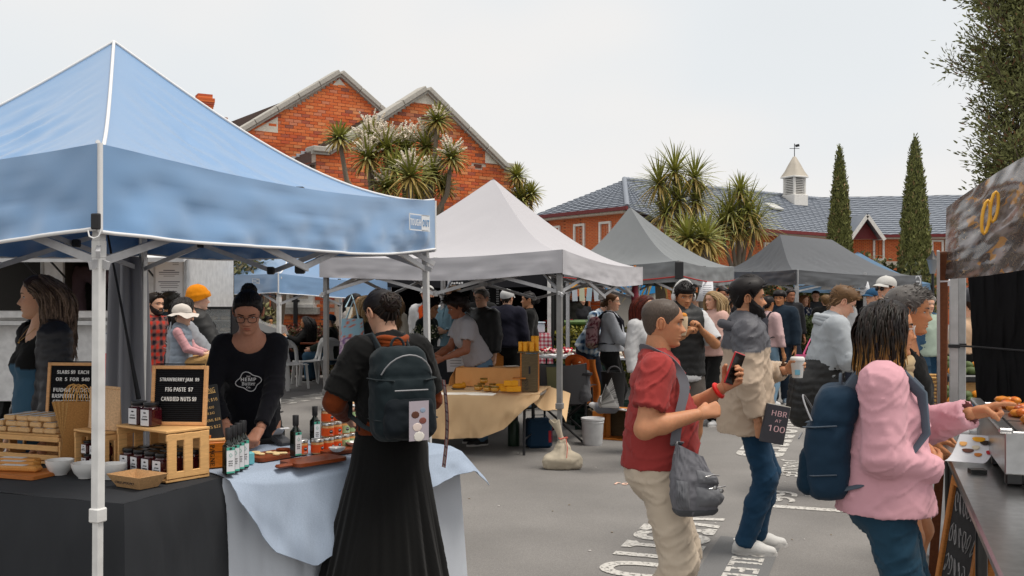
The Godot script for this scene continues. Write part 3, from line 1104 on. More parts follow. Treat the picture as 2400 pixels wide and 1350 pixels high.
func dress_head(node: Node3D,s: Dictionary,S: Transform3D,hx2: Transform3D,fem: float,fine: bool,mid: bool) -> void:
	var X:=S*hx2
	var hst:String=s.get("hair","short")
	var c1:Color=s.get("hairc",Color(0.02,0.015,0.012))
	var c2:Color=s.get("hairc2",c1*1.6)
	var hm:=MB.new()
	hm.col=c1
	var so:=float(hash(s.label) % 89)
	var fm:=1.0 if fem>0.5 else 0.0
	var cols:=72 if fine else 40
	var rws:=30 if fine else 14
	var line:=func(a):return lerps(HLA,HLY,a)
	var mult:=1.0 if fine else 0.45 if mid else 0.22
	var body_x:=hx2
	match hst:
		"bald":
			pass
		"buzz":
			cap_shell(hm,X,func(a):return lerps([0,20,45,60,75,82,90,102,120,145,180],[0.76,0.7,0.44,0.30,0.10,-0.08,0.16,-0.02,-0.36,-0.52,-0.55],a),func(_a,v,yn,p):return 0.0008+0.0035*smoothstep(0.0,0.35,v)+0.0016*noise.get_noise_3d(p.x*90,p.y*90,p.z*90),cols,rws,fm)
		"short","side","curly","afro","fringe":
			var th:float=s.get("hairt",{"short":0.016,"side":0.022,"curly":0.036,"afro":0.075,"fringe":0.03}[hst]) if not s.has("hat") else 0.007
			var rough:float={"short":0.004,"side":0.002,"curly":0.014,"afro":0.02,"fringe":0.006}[hst]
			var fr:float={"short":45.0,"side":18.0,"curly":38.0,"afro":26.0,"fringe":30.0}[hst]
			var l2:=line
			if hst=="fringe":
				l2=func(a):return minf(lerps(HLA,HLY,a),0.30) if a<60 else lerps(HLA,HLY,a)
			if hst=="afro":
				l2=func(a):return lerps(HLA,HLY,a)-0.1
			cap_shell(hm,X,l2,func(a,v,yn,p):
				var side:=0.55+0.45*smoothstep(-0.1,0.6,yn) if hst != "afro" else 1.0
				var front:=1.0+0.4*gau(a,0.7)*smoothstep(0.3,0.9,yn) if hst=="side" else 1.0
				return -0.001+th*side*front*smoothstep(0.0,0.22,v)+rough*noise.get_noise_3d(p.x*fr+so,p.y*fr,p.z*fr*0.6)*smoothstep(0.0,0.15,v),cols,rws,fm)
			if mid and not s.has("hat"):
				var tuft:=MB.new()
				for k in int((90 if hst=="side" else 260)*mult):
					var a:=rng.randf_range(-PI,PI)
					var yn:=rng.randf_range(lerps(HLA,HLY,absf(rad_to_deg(a)))+0.03,0.98)
					var p:=head_pt(yn,a,fm)
					var dr:=head_dir(p)
					var q:=p+dr*th*0.55
					var tdir:=(Vector3(-sin(a)*0.2,0.15,1.0 if yn>0.5 else -0.3).normalized()*0.8+dr*0.45+Vector3(rng.randf_range(-0.6,0.6),rng.randf_range(-0.5,0.3),rng.randf_range(-0.6,0.6))*(0.5 if hst=="side" else 1.0)).normalized()
					if yn<0.2:
						tdir=(Vector3(0,-1,-0.4)+dr*0.3).normalized()
					tuft.col=c1.lerp(c2,rng.randf())
					var L:=th*rng.randf_range(0.8,1.3)*(0.7 if hst=="side" else 1.0)+0.008
					tuft.tube([q,q+tdir*L*0.5+dr*0.004,q+tdir*L],[0.004,0.0032,0.0006],4,false)
				if hst=="side":
					for k in 220:
						var a:=rng.randf_range(-1.6,1.6)
						var p:=head_pt(rng.randf_range(lerps(HLA,HLY,absf(rad_to_deg(a)))+0.02,0.96),a,0.0)
						var pts:=[]
						for i in 6:
							var q:=p.lerp(Vector3(p.x*0.6,0.05,-0.1),i/5.0)+Vector3(0,0.05,0)*sin(PI*i/5.0)
							var e:=Vector3(q.x/0.092,(q.y-0.012)/0.136,(q.z-0.004)/0.115).normalized()*rng.randf_range(0.99,1.03)
							pts.append(Vector3(e.x*0.092,e.y*0.136+0.012,e.z*0.115+0.004))
						tuft.col=c1.lerp(c2,rng.randf())
						tuft.tube(pts,[0.002,0.0045,0.005,0.005,0.004,0.002],4,false)
				hm.col=Color.WHITE
				hm.append(tuft,X)
		"long","bob","wavy":
			var ln:float=s.get("hairlen",0.42 if hst != "bob" else 0.27)
			cap_shell(hm,X,line,func(_a,v,_yn,p):return -0.001+0.013*smoothstep(0.0,0.2,v)+0.002*noise.get_noise_3d(p.x*40+so,p.y*10,p.z*40),cols,rws,fm)
			var lk:=MB.new()
			var o:={"r":0.0055 if fine else 0.012,"curl":0.10 if hst=="bob" else 0.18 if hst=="wavy" else 0.1,"steps":11 if fine else 7,"amin":28.0,"free":hst=="bob"}
			o.merge(s.get("hairo",{}),true)
			locks(lk,body_x,int(900*mult)+30,ln,c1,c2,o)
			hm.col=Color.WHITE
			hm.append(lk,S)
		"bun","tail":
			cap_shell(hm,X,line,func(a,v,yn,p):return -0.001+0.012*smoothstep(0.0,0.2,v)+0.003*noise.get_noise_3d(p.x*14+so,p.y*60,p.z*14),cols,rws,fm)
			var bp:Vector3=s.get("bunp",Vector3(0,0.03,-0.125))
			var br:float=s.get("bunr",0.042)
			var lk:=MB.new()
			if hst=="bun":
				for k in int(70*mult)+10:
					var ax:=Vector3(rng.randf_range(-1,1),rng.randf_range(-1,1),rng.randf_range(-1,1)).normalized()
					var e1:=ax.cross(Vector3(0.3,0.8,0.2)).normalized()
					var e2:=ax.cross(e1)
					var pts:=[]
					var t0:=rng.randf()*TAU
					for i in 7:
						var t:=t0+i*0.55
						pts.append(bp+(e1*cos(t)+e2*sin(t))*br*rng.randf_range(0.86,1.04))
					lk.col=c1.lerp(c2,rng.randf())
					lk.tube(pts,0.0065 if fine else 0.011,5)
			else:
				for k in int(60*mult)+8:
					var pts:=[]
					var j:=Vector3(rng.randf_range(-1,1),rng.randf_range(-1,1),rng.randf_range(-1,1))*0.022
					var ln2:float=s.get("hairlen",0.3)
					for i in 7:
						var t:=i/6.0
						pts.append(bp+j*(0.6+t*0.8)+Vector3(0,0.01-ln2*t*t,-0.035*sin(t*2.2)))
					lk.col=c1.lerp(c2,rng.randf())
					lk.tube(pts,[0.006,0.008,0.008,0.008,0.007,0.006,0.002],5)
			for k in int(240*mult):
				var a:=rng.randf_range(-PI,PI)
				var yn:=rng.randf_range(lerps(HLA,HLY,absf(rad_to_deg(a)))+0.02,0.96)
				var p:=head_pt(yn,a,fm)
				var pts:=[]
				for i in 6:
					var q:=p.lerp(bp,i/5.0)
					var e:=Vector3(q.x/0.084,(q.y-0.01)/0.124,(q.z+0.003)/0.107)
					if e.length()<1.0:
						e=e.normalized()*1.01
						q=Vector3(e.x*0.084,e.y*0.124+0.01,e.z*0.107-0.003)
					pts.append(q)
				lk.col=c1.lerp(c2,rng.randf())
				lk.tube(pts,[0.001,0.0045,0.005,0.005,0.004,0.003],4,false)
			hm.col=Color.WHITE
			hm.append(lk,X)
	if hm.v.size()>0:
		part(node,"hair",hm,vmat("hair",0.5,{"spec":0.35}))
	if s.has("beard"):
		var bm:=MB.new().place(X)
		var bt:float=s.beard
		bm.col=s.get("beardc",c1)
		var nb2:=cols
		bm.grid(nb2,20,func(u,v):
			var a:float=(u-0.5)*deg_to_rad(186.0)
			var ad:=absf(rad_to_deg(a))
			var topl:=lerps([0,16,24,34,60,80,93],[-0.66,-0.64,-0.5,-0.42,-0.28,-0.02,0.1],ad)
			var yn:float=lerpf(-1.02,topl,v)
			var p:=head_pt(maxf(yn,-1.0),a,0.0)
			var dr:=Vector3(p.x,-0.02-0.05*(1.0-v),p.z*0.9).normalized()
			var q:=p+dr*(-0.001+bt*smoothstep(0.0,0.25,1.0-v)*lerpf(1.0,0.35,ad/93.0)+0.004*noise.get_noise_3d(p.x*70,p.y*70,p.z*70)*smoothstep(0.0,0.2,1.0-v))
			return q)
		for sd in [-1.0,1.0]:
			var mo:=[]
			for k in 6:
				var x:=0.001+0.026*k/5.0
				var yy:=-0.047-0.016*pow(k/5.0,2.0)
				var q:=head_pt(yy/0.115,asin(clampf(pow(x/0.06,1.16),0,1))*sd,0.0)
				mo.append(Vector3(sd*x,yy,q.z+0.002))
			bm.tube(mo,[0.005,0.006,0.006,0.006,0.005,0.003],6)
		part(node,"beard",bm,vmat("hair",0.7))
	if s.has("glasses"):
		var gm:=MB.new().place(X)
		var gt:float=s.get("glasst",0.0016)
		var dark:bool=s.get("shades",false)
		for sd in [-1.0,1.0]:
			var loop:=[]
			for k in 17:
				var t:=TAU*k/16.0
				loop.append(Vector3(sd*0.033+signf(cos(t))*0.024*pow(absf(cos(t)),0.7),-0.001+signf(sin(t))*0.0185*pow(absf(sin(t)),0.7),0.099-0.008*absf(cos(t))*(1.0 if cos(t)*sd>0 else 0.2)))
			gm.tube(loop,gt,6)
			gm.tube([Vector3(sd*0.057,0.005,0.09),Vector3(sd*0.074,0.006,0.06),Vector3(sd*0.079,0.006,-0.005),Vector3(sd*0.078,-0.012,-0.03)],gt,6)
			if dark:
				gm.ball(Vector3(sd*0.033,-0.001,0.095),Vector3(0.025,0.0185,0.003),12)
		gm.tube([Vector3(-0.010,0.004,0.098),Vector3(0,0.007,0.101),Vector3(0.010,0.004,0.098)],gt,6)
		part(node,"sunglasses" if dark else "glasses",gm,mat("frame%s" % s.glasses,s.glasses,"plain",0.25))
	if s.has("hat"):
		var h:Dictionary=s.hat
		var tm:=MB.new()
		tm.col=h.c
		match h.ty:
			"cap":
				cap_shell(tm,X,func(a):return lerps([0,60,100,140,180],[0.42,0.36,0.22,0.08,0.02],a),func(_a,v,_yn,p):return 0.016+0.010*sin(v*PI*0.5)+0.002*noise.get_noise_3d(p.x*20,p.y*20,p.z*20),36,12,fm)
				var bk:=Basis(Vector3.UP,PI) if h.get("back",false) else Basis()
				tm.place(X*Transform3D(bk,Vector3.ZERO))
				tm.col=h.get("vc",h.c)
				tm.sheet(14,8,func(u,v):
					var a:float=(u-0.5)*2.3
					var r:float=lerpf(0.100,0.172-0.030*pow(absf(u-0.5)*2.0,2.0),v)
					return Vector3(sin(a)*minf(r,0.098+0.01*v)*0.86,0.052-0.02*v*v-0.022*pow(absf(sin(a)),2.0),cos(a)*r),0.003)
				tm.col=h.c
				tm.place(X)
				tm.ball(Vector3(0,0.142,-0.006),Vector3(0.009,0.005,0.009),8)
			"beanie":
				cap_shell(tm,X,func(a):return lerps([0,60,100,180],[0.30,0.12,-0.12,-0.34],a),func(a,v,_yn,p):return 0.020+0.014*smoothstep(0.35,1.0,v)+(0.006 if v<0.26 else 0.0)+0.002*sin(a*42.0)+0.004*noise.get_noise_3d(p.x*22,p.y*22,p.z*22),84 if fine else 60,16,fm)
			"sunhat":
				cap_shell(tm,X,func(a):return 0.30,func(_a,v,_yn,p):return 0.014+0.012*sin(v*PI*0.5)+0.003*noise.get_noise_3d(p.x*25,p.y*25,p.z*25),36,10,fm)
				tm.place(X)
				tm.sheet(40,6,func(u,v):
					var a:float=u*TAU
					var r:float=lerpf(0.092,0.185,v)
					return Vector3(sin(a)*r*0.92,0.036-0.045*v+0.016*sin(a*3.0+1.0)*v+0.012*sin(a*7.0)*v,cos(a)*r),0.003)
		part(node,"cap" if h.ty=="cap" else h.ty if h.ty=="beanie" else "sun_hat",tm,vmat("cloth",0.9,{"s":12.0}))
func _ready() -> void:
	rng.seed=11
	noise.seed=4
	noise.frequency=1.0
	noise.fractal_octaves=2
	var cam:=Camera3D.new()
	cam.name="camera"
	cam.projection=Camera3D.PROJECTION_FRUSTUM
	cam.near=0.1
	cam.size=0.1*1350.0/F
	cam.frustum_offset=Vector2(0,0.1*25.0/F)
	cam.far=500.0
	cam.position=Vector3(0,EYE,0)
	add_child(cam)
	cam.current=true
	var env:=Environment.new()
	env.background_mode=Environment.BG_SKY
	env.tonemap_mode=Environment.TONE_MAPPER_LINEAR
	env.tonemap_exposure=2.0
	env.sdfgi_enabled=true
	env.ssao_enabled=true
	env.ssil_enabled=true
	var sky:=Sky.new()
	var pano:=PanoramaSkyMaterial.new()
	var fn:=FastNoiseLite.new()
	fn.seed=21
	fn.frequency=1.3
	fn.fractal_octaves=4
	var im:=Image.create(512,256,false,Image.FORMAT_RGBF)
	for y in 256:
		for x in 512:
			var th:=PI*(y+0.5)/256.0
			var ph:=TAU*(x+0.5)/512.0
			var dv:=Vector3(sin(th)*sin(ph),cos(th),sin(th)*cos(ph))
			if y<130:
				var q:=fn.get_noise_3d(dv.x,dv.y*2.2,dv.z)*0.5+0.5
				var c:=Color(0.775,0.765,0.755).lerp(Color(0.70,0.745,0.78),smoothstep(0.48,0.75,q)*0.7)
				c=c*(0.98+0.10*(1.0-q))
				im.set_pixel(x,y,c)
			else:
				im.set_pixel(x,y,Color(0.17,0.165,0.16))
	pano.panorama=ImageTexture.create_from_image(im)
	sky.sky_material=pano
	env.sky=sky
	env.background_energy_multiplier=0.555
	var we:=WorldEnvironment.new()
	we.environment=env
	add_child(we)
	var sun:=DirectionalLight3D.new()
	sun.name="sun"
	sun.light_energy=0.5
	sun.light_angular_distance=25.0
	sun.light_color=Color(1.0,0.97,0.93)
	sun.shadow_enabled=true
	sun.rotation_degrees=Vector3(-70,70,0)
	add_child(sun)
	shared_materials()
	build_ground()
	build_buildings()
	build_trees()
	build_tents()
	build_left_stalls()
	build_middle()
	build_right_stall()
	build_crowd()
func build_ground() -> void:
	var im:=Image.create(1024,1024,false,Image.FORMAT_RGB8)
	var r:=RandomNumberGenerator.new()
	r.seed=3
	for y in 1024:
		for x in 1024:
			var q:=0.86+r.randf_range(-0.13,0.08)
			if r.randf()<0.02:
				q+=0.14
			im.set_pixel(x,y,Color(q,q*0.99,q*0.975))
	var ma:=StandardMaterial3D.new()
	ma.resource_name="asphalt"
	ma.albedo_color=Color(0.33,0.32,0.313).linear_to_srgb()
	ma.albedo_texture=ImageTexture.create_from_image(im)
	ma.uv1_triplanar=true
	ma.uv1_world_triplanar=true
	ma.uv1_scale=Vector3.ONE*0.35
	ma.roughness=0.9
	ma.heightmap_enabled=true
	ma.heightmap_texture=ma.albedo_texture
	ma.heightmap_scale=0.15
	ma.detail_enabled=true
	ma.detail_blend_mode=BaseMaterial3D.BLEND_MODE_MUL
	ma.detail_albedo=noise_tex("patches",512,0.012,5,0.84,1.0)
	ma.detail_uv_layer=BaseMaterial3D.DETAIL_UV_2
	ma.uv2_triplanar=true
	ma.uv2_world_triplanar=true
	ma.uv2_scale=Vector3.ONE*0.11
	var g:=shape()
	for i in 20:
		for j in 20:
			var x0:=-200.0+i*20.0
			var z0:=-330.0+j*18.0
			g.quad(V(x0,0,z0+18),V(x0+20,0,z0+18),V(x0+20,0,z0),V(x0,0,z0))
	ground_part("ground",g,ma)
	var pt:=Image.create(512,512,false,Image.FORMAT_RGBA8)
	var pn:=FastNoiseLite.new()
	pn.seed=8
	pn.frequency=0.05
	pn.fractal_octaves=4
	for y in 512:
		for x in 512:
			var w:=pn.get_noise_2d(x,y)+r.randf_range(-0.25,0.25)
			pt.set_pixel(x,y,Color(0.93,0.92,0.90,1.0) if w>-0.36 else Color(0.5,0.49,0.48,0.0))
	var pm:=StandardMaterial3D.new()
	pm.resource_name="road_paint"
	pm.albedo_color=Color(0.62,0.615,0.60).linear_to_srgb()
	pm.albedo_texture=ImageTexture.create_from_image(pt)
	pm.transparency=BaseMaterial3D.TRANSPARENCY_ALPHA_SCISSOR
	pm.alpha_scissor_threshold=0.5
	pm.uv1_triplanar=true
	pm.uv1_world_triplanar=true
	pm.uv1_scale=Vector3.ONE*1.2
	pm.roughness=0.85
	mats["road_paint"]=pm
	for w in [["AUTHORISED",gp(1895,13.4),0.46,4.0],["JUBILEE",gp(1887,9.5),0.22,0.92],["66",gp(1872,7.95),0.26,0.44],["VISITORS",gp(1700,7.0),0.50,2.3],["JUBILEE",gp(1810,6.35),0.24,0.95],["VISITORS",gp(860,16.8),0.5,2.3]]:
		var tm:=text_mesh(w[0],w[2],"Droid Sans",true,0.001)
		var bb:=tm.get_aabb()
		var sx:float=w[3]/bb.size.x
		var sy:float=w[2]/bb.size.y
		var o:Vector3=w[1]-W*w[2]*0.5-U*w[3]*0.5+V(0,0.005,0)
		var mi:=part(self,numbered("road_lettering"),tm,pm,Transform3D(Basis(-U*sx,W*sy,Vector3.UP),o-(-U*sx*bb.get_center().x+W*sy*bb.get_center().y)))
		mi.set_meta("kind","structure")
	var pink:=mat("pink_marker",hx("e7b6a2"),"grain",0.9,{"s":3.0})
	var p91:=text_mesh("91",0.09,"Droid Sans",true,0.001)
	var m91:=part(self,numbered("road_lettering"),p91,pink,Transform3D(Basis(W,-U,Vector3.UP)*Basis(V(0,0,1),PI),gp(1456,8.32)+V(0,0.005,0)))
	m91.set_meta("kind","structure")
	for l in [[gp(1780,7.46),2.6],[gp(700,19.5),3.2],[gp(2300,6.7),1.2],[gp(1400,5.35),0.6]]:
		var lm:=shape()
		var a:Vector3=l[0]+V(0,0.004,0)
		var ln:float=l[1]
		for k in 12:
			lm.quad(a+W*ln*k/12.0-U*0.05,a+W*ln*(k+1)/12.0-U*0.05,a+W*ln*(k+1)/12.0+U*0.05,a+W*ln*k/12.0+U*0.05)
		ground_part("bay_line",lm,pm)
	var patch:=shape()
	var pa:=gp(1812,6.3)+V(0,0.003,0)
	patch.quad(pa-U*1.1-W*0.34,pa-U*1.1+W*0.05,pa+U*0.08+W*0.05,pa+U*0.08-W*0.34)
	ground_part("asphalt_patch",patch,mat("asphalt_dark",Color(0.15,0.15,0.15),"grain",0.9,{"s":4.0}))
	var lit:=shape()
	for k in 40:
		var d:=rr(5.0,13.0)
		var p:=gp(rr(1050,2000),d,0.004)
		lit.col=Color(0.6,0.58,0.55) if rng.randf()<0.5 else Color(0.25,0.2,0.14)
		lit.ball(p,V(rr(0.004,0.012),0.003,rr(0.003,0.008)),6)
	var li:=part(self,"litter",lit,vmat("plain",0.9))
	li.set_meta("kind","stuff")
	li.set_meta("label","tiny scraps and leaf bits scattered on the asphalt")
	li.set_meta("category","litter")
const BRICKS:=["d4703f","cc6538","da7c4a","c05c3c","ac5a44","cc8060","de9060","985a4a"]
func brick_wall(th: Node3D,o: Vector3,e: Vector3,poly: Array,y_from: float,holes: Array,sure: Callable,base_dark:=1.0) -> void:
	var n:=e.cross(Vector3.UP)
	var pk:=PackedVector2Array(poly)
	var slab:=shape()
	slab.prism(poly,o-n*0.012,e,Vector3.UP,-n*0.22)
	var wall:=part(th,"wall",slab,mats.mortar)
	var lo:=V2(INF,INF)
	var hi:=-lo
	for p in pk:
		lo=lo.min(p)
		hi=hi.max(p)
	var bmats:=[]
	for h in BRICKS:
		bmats.append(mat("brick"+h,hx(h),"grain",0.92,{"s":2.0,"h":0.3}))
	if not meshes.has("brick"):
		meshes["brick"]=shape().box(Vector3.ZERO,V(0.224,0.074,0.03),Basis(),0.004).mesh()
		meshes["half_brick"]=shape().box(Vector3.ZERO,V(0.108,0.074,0.03),Basis(),0.004).mesh()
	var rest:=shape()
	var row:=0
	var y:=lo.y+0.043
	var picked:=[]
	var others:=[]
	var bs:=Basis(e,Vector3.UP,n)
	while y<hi.y:
		var x:=lo.x+(0.058 if row % 2 else 0.117)
		while x<hi.x-0.05:
			var half:=row % 2==1 and x<lo.x+0.1
			if y>y_from and Geometry2D.is_point_in_polygon(V2(x,y),pk) and Geometry2D.is_point_in_polygon(V2(x,y+0.045),pk):
				var ok:=true
				for h: Rect2 in holes:
					if h.grow(0.03).has_point(V2(x,y)):
						ok=false
				if ok:
					var bk:=[V2(x,y),half,rng.randi() % bmats.size() if rng.randf()<0.55 else rng.randi() % 3,rr(-0.004,0.004)]
					if sure.call(x,y):
						picked.append(bk)
					else:
						others.append(bk)
			x+=0.175 if half else 0.234
		y+=0.084
		row+=1
	for k in picked.size():
		var b:Array=picked[k]
		var p:Vector2=b[0]
		var pos:Vector3=o+e*p.x+Vector3.UP*p.y+n*(b[3]-0.006)
		if k<300:
			part(wall,"brick",meshes["half_brick" if b[1] else "brick"],bmats[b[2]],Transform3D(bs,pos))
		else:
			others.append(b)
	for b in others:
		var p:Vector2=b[0]
		rest.col=(hx(BRICKS[b[2]]))
		rest.box(o+e*p.x+Vector3.UP*p.y+n*(b[3]-0.006),V(0.108 if b[1] else 0.224,0.074,0.03),bs)
	if rest.v.size():
		var rp:=part(wall,"bricks",rest,vmat("grain",0.92,{"s":2.0}))
		rp.set_meta("kind","stuff")
func coping(th: Node3D,pts: Array,n: Vector3,m: Material) -> void:
	for i in pts.size()-1:
		var a:Vector3=pts[i]
		var b:Vector3=pts[i+1]
		var L:=(b-a).length()
		var cnt:=maxi(1,roundi(L/0.75))
		for k in cnt:
			var p:=a.lerp(b,(k+0.01)/cnt)
			var q:=a.lerp(b,(k+0.99)/cnt)
			var mb:=shape()
			var up:=(b-a).cross(n).normalized()
			if up.y<0:
				up=-up
			mb.bar(p+up*0.06-n*0.08,q+up*0.06-n*0.08,0.42,0.13,up,0.015)
			mb.bar(p-up*0.03+n*0.03,q-up*0.03+n*0.03,0.1,0.06,up)
			part(th,"coping_stone",mb,m)
func window(th: Node3D,o: Vector3,e: Vector3,w: float,h: float,cols: int,rows: int,blind:=false) -> void:
	var n:=e.cross(Vector3.UP)
	var bs:=Basis(e,Vector3.UP,n)
	var wm=mats.window_paint
	var wn:=Node3D.new()
	wn.name="window"
	th.add_child(wn,true)
	var f:=shape()
	for s in [-1.0,1.0]:
		f.box(o+e*s*(w/2+0.06)+n*0.03,V(0.12,h+0.24,0.12),bs)
		f.box(o+Vector3.UP*s*(h/2+0.06)+n*0.03,V(w,0.12,0.12),bs)
	part(wn,"frame",f,wm)
	var mu:=shape()
	for k in range(1,cols):
		mu.box(o+e*(-w/2+w*k/cols)-n*0.02,V(0.028,h,0.04),bs)
	for k in range(1,rows):
		mu.box(o+Vector3.UP*(-h/2+h*k/rows)-n*0.022,V(w,0.028 if k*2 != rows else 0.06,0.04),bs)
	if not blind:
		part(wn,"muntins",mu,wm)
	var gl:=mat("window_glass",Color(0.035,0.04,0.045),"plain",0.08,{"spec":0.6})
	for i in cols:
		for j in rows:
			if blind:
				continue
			var g:=shape().box(o+e*(-w/2+w*(i+0.5)/cols)+Vector3.UP*(-h/2+h*(j+0.5)/rows)-n*0.045,V(w/cols,h/rows,0.01),bs)
			part(wn,"pane",g,gl)
	if blind:
		part(wn,"blind",shape().box(o-n*0.045+Vector3.UP*0.1,V(w,h-0.2,0.01),bs),mat("blind",Color(0.55,0.54,0.5),"cloth",0.9,{"s":2.0}))
		part(wn,"pane",shape().box(o-n*0.045-Vector3.UP*(h/2-0.05),V(w,0.1,0.01),bs),gl)
	part(wn,"sill",shape().box(o-Vector3.UP*(h/2+0.16)+n*0.07,V(w+0.34,0.09,0.22),bs,0.01),wm)
func tile_roof(th: Node3D,a: Vector3,b: Vector3,c: Vector3,d: Vector3,rows: int,cols: int,wave: float,m: Material,called:="roof_tiles") -> MeshInstance3D:
	var mb:=shape()
	var nn:=(b-a).cross(d-a).normalized()
	if nn.y<0:
		nn=-nn
	for r in rows:
		var t0:=float(r)/rows
		var t1:=(r+1.06)/rows
		var sh:=rr(0.9,1.06)
		mb.col=Color(sh,sh,sh)
		mb.grid(cols,2,func(u,v):
			var t:float=lerpf(t0,t1,v)
			var q:=a.lerp(d,t).lerp(b.lerp(c,t),u)
			var wv:=absf(sin(u*cols*PI/4.0))*wave
			return q+nn*(0.05*(1.0-v)+wv+(0.0 if v>0 else 0.0)))
		mb.grid(cols,1,func(u,v):
			var q:=a.lerp(d,t0).lerp(b.lerp(c,t0),u)
			return q+nn*(lerpf(-0.01,0.05,v)+absf(sin(u*cols*PI/4.0))*wave))
	var o:=part(th,called,mb,m)
	o.set_meta("kind","stuff")
	return o
func build_buildings() -> void:
	var stone:=mat("coping_stone",Color(0.42,0.40,0.36),"grain",0.95,{"s":0.9,"h":0.4})
	var slate:=mat("old_slate",Color(0.26,0.20,0.18),"grain",0.9,{"vc":true,"s":0.8})
	var e:=V(0.802,0,-0.596)
	var n:=e.cross(Vector3.UP)
	var A:=V(-4.63,0,-23.5)
	var hall:=thing("brick_hall","orange brick hall with a stone-coped gable behind the cabbage trees","building",A)
	var poly:=[V2(0,0),V2(5.87,0),V2(5.87,5.02),V2(5.5,5.02),V2(3.04,6.78),V2(0.32,4.98),V2(0,4.98)]
	brick_wall(hall,Vector3.ZERO,e,poly,1.2,[Rect2(2.9,6.1,0.26,0.1),Rect2(4.52,5.0,0.26,0.1)],func(x,y):return y>4.3 and x<4.6)
	var Y:=Vector3.UP
	coping(hall,[e*-0.12+Y*5.02,e*0.32+Y*5.02,e*3.04+Y*6.84,e*5.5+Y*5.08,e*6.0+Y*5.06],n,stone)
	for v in [[3.03,6.15],[4.65,5.05]]:
		part(hall,"air_vent",shape().box(e*v[0]+Y*v[1]-n*0.005,V(0.24,0.09,0.02),Basis(e,Y,n)),mat("vent_terracotta",Color(0.12,0.035,0.02),"grain",0.9))
	for q in [[3.04,6.62,0.42],[1.62,5.72,0.36],[5.0,5.28,0.3]]:
		var tri:=[V2(-q[2],-0.12),V2(q[2],-0.12),V2(0.0,0.16)] if q[0]==3.04 else [V2(-q[2],-0.13),V2(0.12,-0.13),V2(0.12,0.2)] if q[0]<3 else [V2(-0.12,-0.13),V2(q[2],-0.13),V2(-0.12,0.2)]
		part(hall,"kneeler_stone",shape().prism(tri,e*q[0]+Y*q[1]+n*0.012,e,Y,-n*0.05),mats.pale_stone)
	var back:=-n*4.0
	tile_roof(hall,e*-1.1+Y*4.05,e*-1.1+Y*4.05+back,e*3.04+Y*6.6+back,e*3.04+Y*6.6,30,30,0.0,slate,"roof_slates")
	tile_roof(hall,e*6.0+Y*4.7+back,e*6.0+Y*4.7,e*3.04+Y*6.6,e*3.04+Y*6.6+back,24,30,0.0,slate,"roof_slates")
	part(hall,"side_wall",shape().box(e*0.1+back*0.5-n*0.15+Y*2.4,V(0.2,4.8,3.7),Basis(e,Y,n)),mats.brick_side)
	var A2:=A-n*3.0
	var hall2:=thing("brick_hall","taller brick gable with weathered coping rising behind the front hall","building",A2)
	var poly2:=[V2(-3.2,0),V2(6.2,0),V2(6.2,4.9),V2(2.125,7.62),V2(-3.2,4.05)]
	brick_wall(hall2,Vector3.ZERO,e,poly2,3.6,[],func(x,y):return y>5.6 and x<3.6)
	coping(hall2,[e*-3.3+Y*4.03,e*2.125+Y*7.68,e*6.3+Y*4.88],n,stone)
	part(hall2,"kneeler_stone",shape().prism([V2(-0.5,-0.2),V2(0.16,-0.2),V2(0.16,0.22)],e*0.18+Y*6.1+n*0.012,e,Y,-n*0.05),mats.pale_stone)
	part(hall2,"kneeler_stone",shape().prism([V2(-0.2,-0.1),V2(0.2,-0.1),V2(0.0,0.1)],e*2.125+Y*7.46+n*0.012,e,Y,-n*0.05),mats.pale_stone)
	var fl:=shape()
	for k in 17:
		var t:=k/30.0
		fl.box(e*lerpf(-0.9,3.04,t)+Y*(lerpf(4.2,6.63,t))+n*0.02,V(0.17,0.13,0.02),Basis(e,Y,n))
	part(hall2,"lead_flashing",fl,mat("lead",Color(0.38,0.40,0.43),"grain",0.6))
	tile_roof(hall2,e*-3.3+Y*3.9,e*-3.3+Y*3.9-n*9.0,e*2.125+Y*7.5-n*9.0,e*2.125+Y*7.5,30,30,0.0,slate,"roof_slates")
	tile_roof(hall2,e*6.3+Y*4.75-n*9.0,e*6.3+Y*4.75,e*2.125+Y*7.5,e*2.125+Y*7.5-n*9.0,24,30,0.0,slate,"roof_slates")
	var wp:=gp(560,22.6)
	var we2:=V(0.97,0,0.243)
	var wing:=thing("brick_wing","low brick wing with a white sash window behind the plastic chairs","building",wp)
	var wl:=2.35
	brick_wall(wing,Vector3.ZERO,we2,[V2(0,0),V2(wl,0),V2(wl,3.0),V2(0,3.0)],0.0,[Rect2(1.14,1.45,0.72,1.3)],func(x,y):return y>0.9 and y<2.25 and x>0.3)
	var wn:=we2.cross(Y)
	window(wing,we2*1.5+Y*2.1+wn*0.0,we2,0.5,1.1,1,2)
	part(wing,"sill_stone",shape().box(we2*1.5+Y*1.28+wn*0.06,V(1.0,0.16,0.2),Basis(we2,Y,wn),0.01),stone)
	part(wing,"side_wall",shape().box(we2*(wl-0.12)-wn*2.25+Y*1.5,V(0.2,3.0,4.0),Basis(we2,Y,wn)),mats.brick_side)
	part(wing,"roof",shape().box(we2*wl*0.5-wn*2.1+Y*3.06,V(wl+0.2,0.1,4.4),Basis(we2,Y,wn)),slate)
	var dp:=thing("downpipe","dark cast downpipe with a bracket on the brick wing wall","pipe",gp(694,22.1))
	part(dp,"pipe",shape().tube([V(0,0,0.06),V(0,3.0,0.06)],0.05,10),mats.cast_iron)
	part(dp,"bracket",shape().box(V(0,1.5,0.04),V(0.16,0.05,0.1),Basis(),0.01),mats.cast_iron)
	var fb:=thing("far_house","old slate-roofed house behind the blue tent, far left","building",gp(-60,36.0))
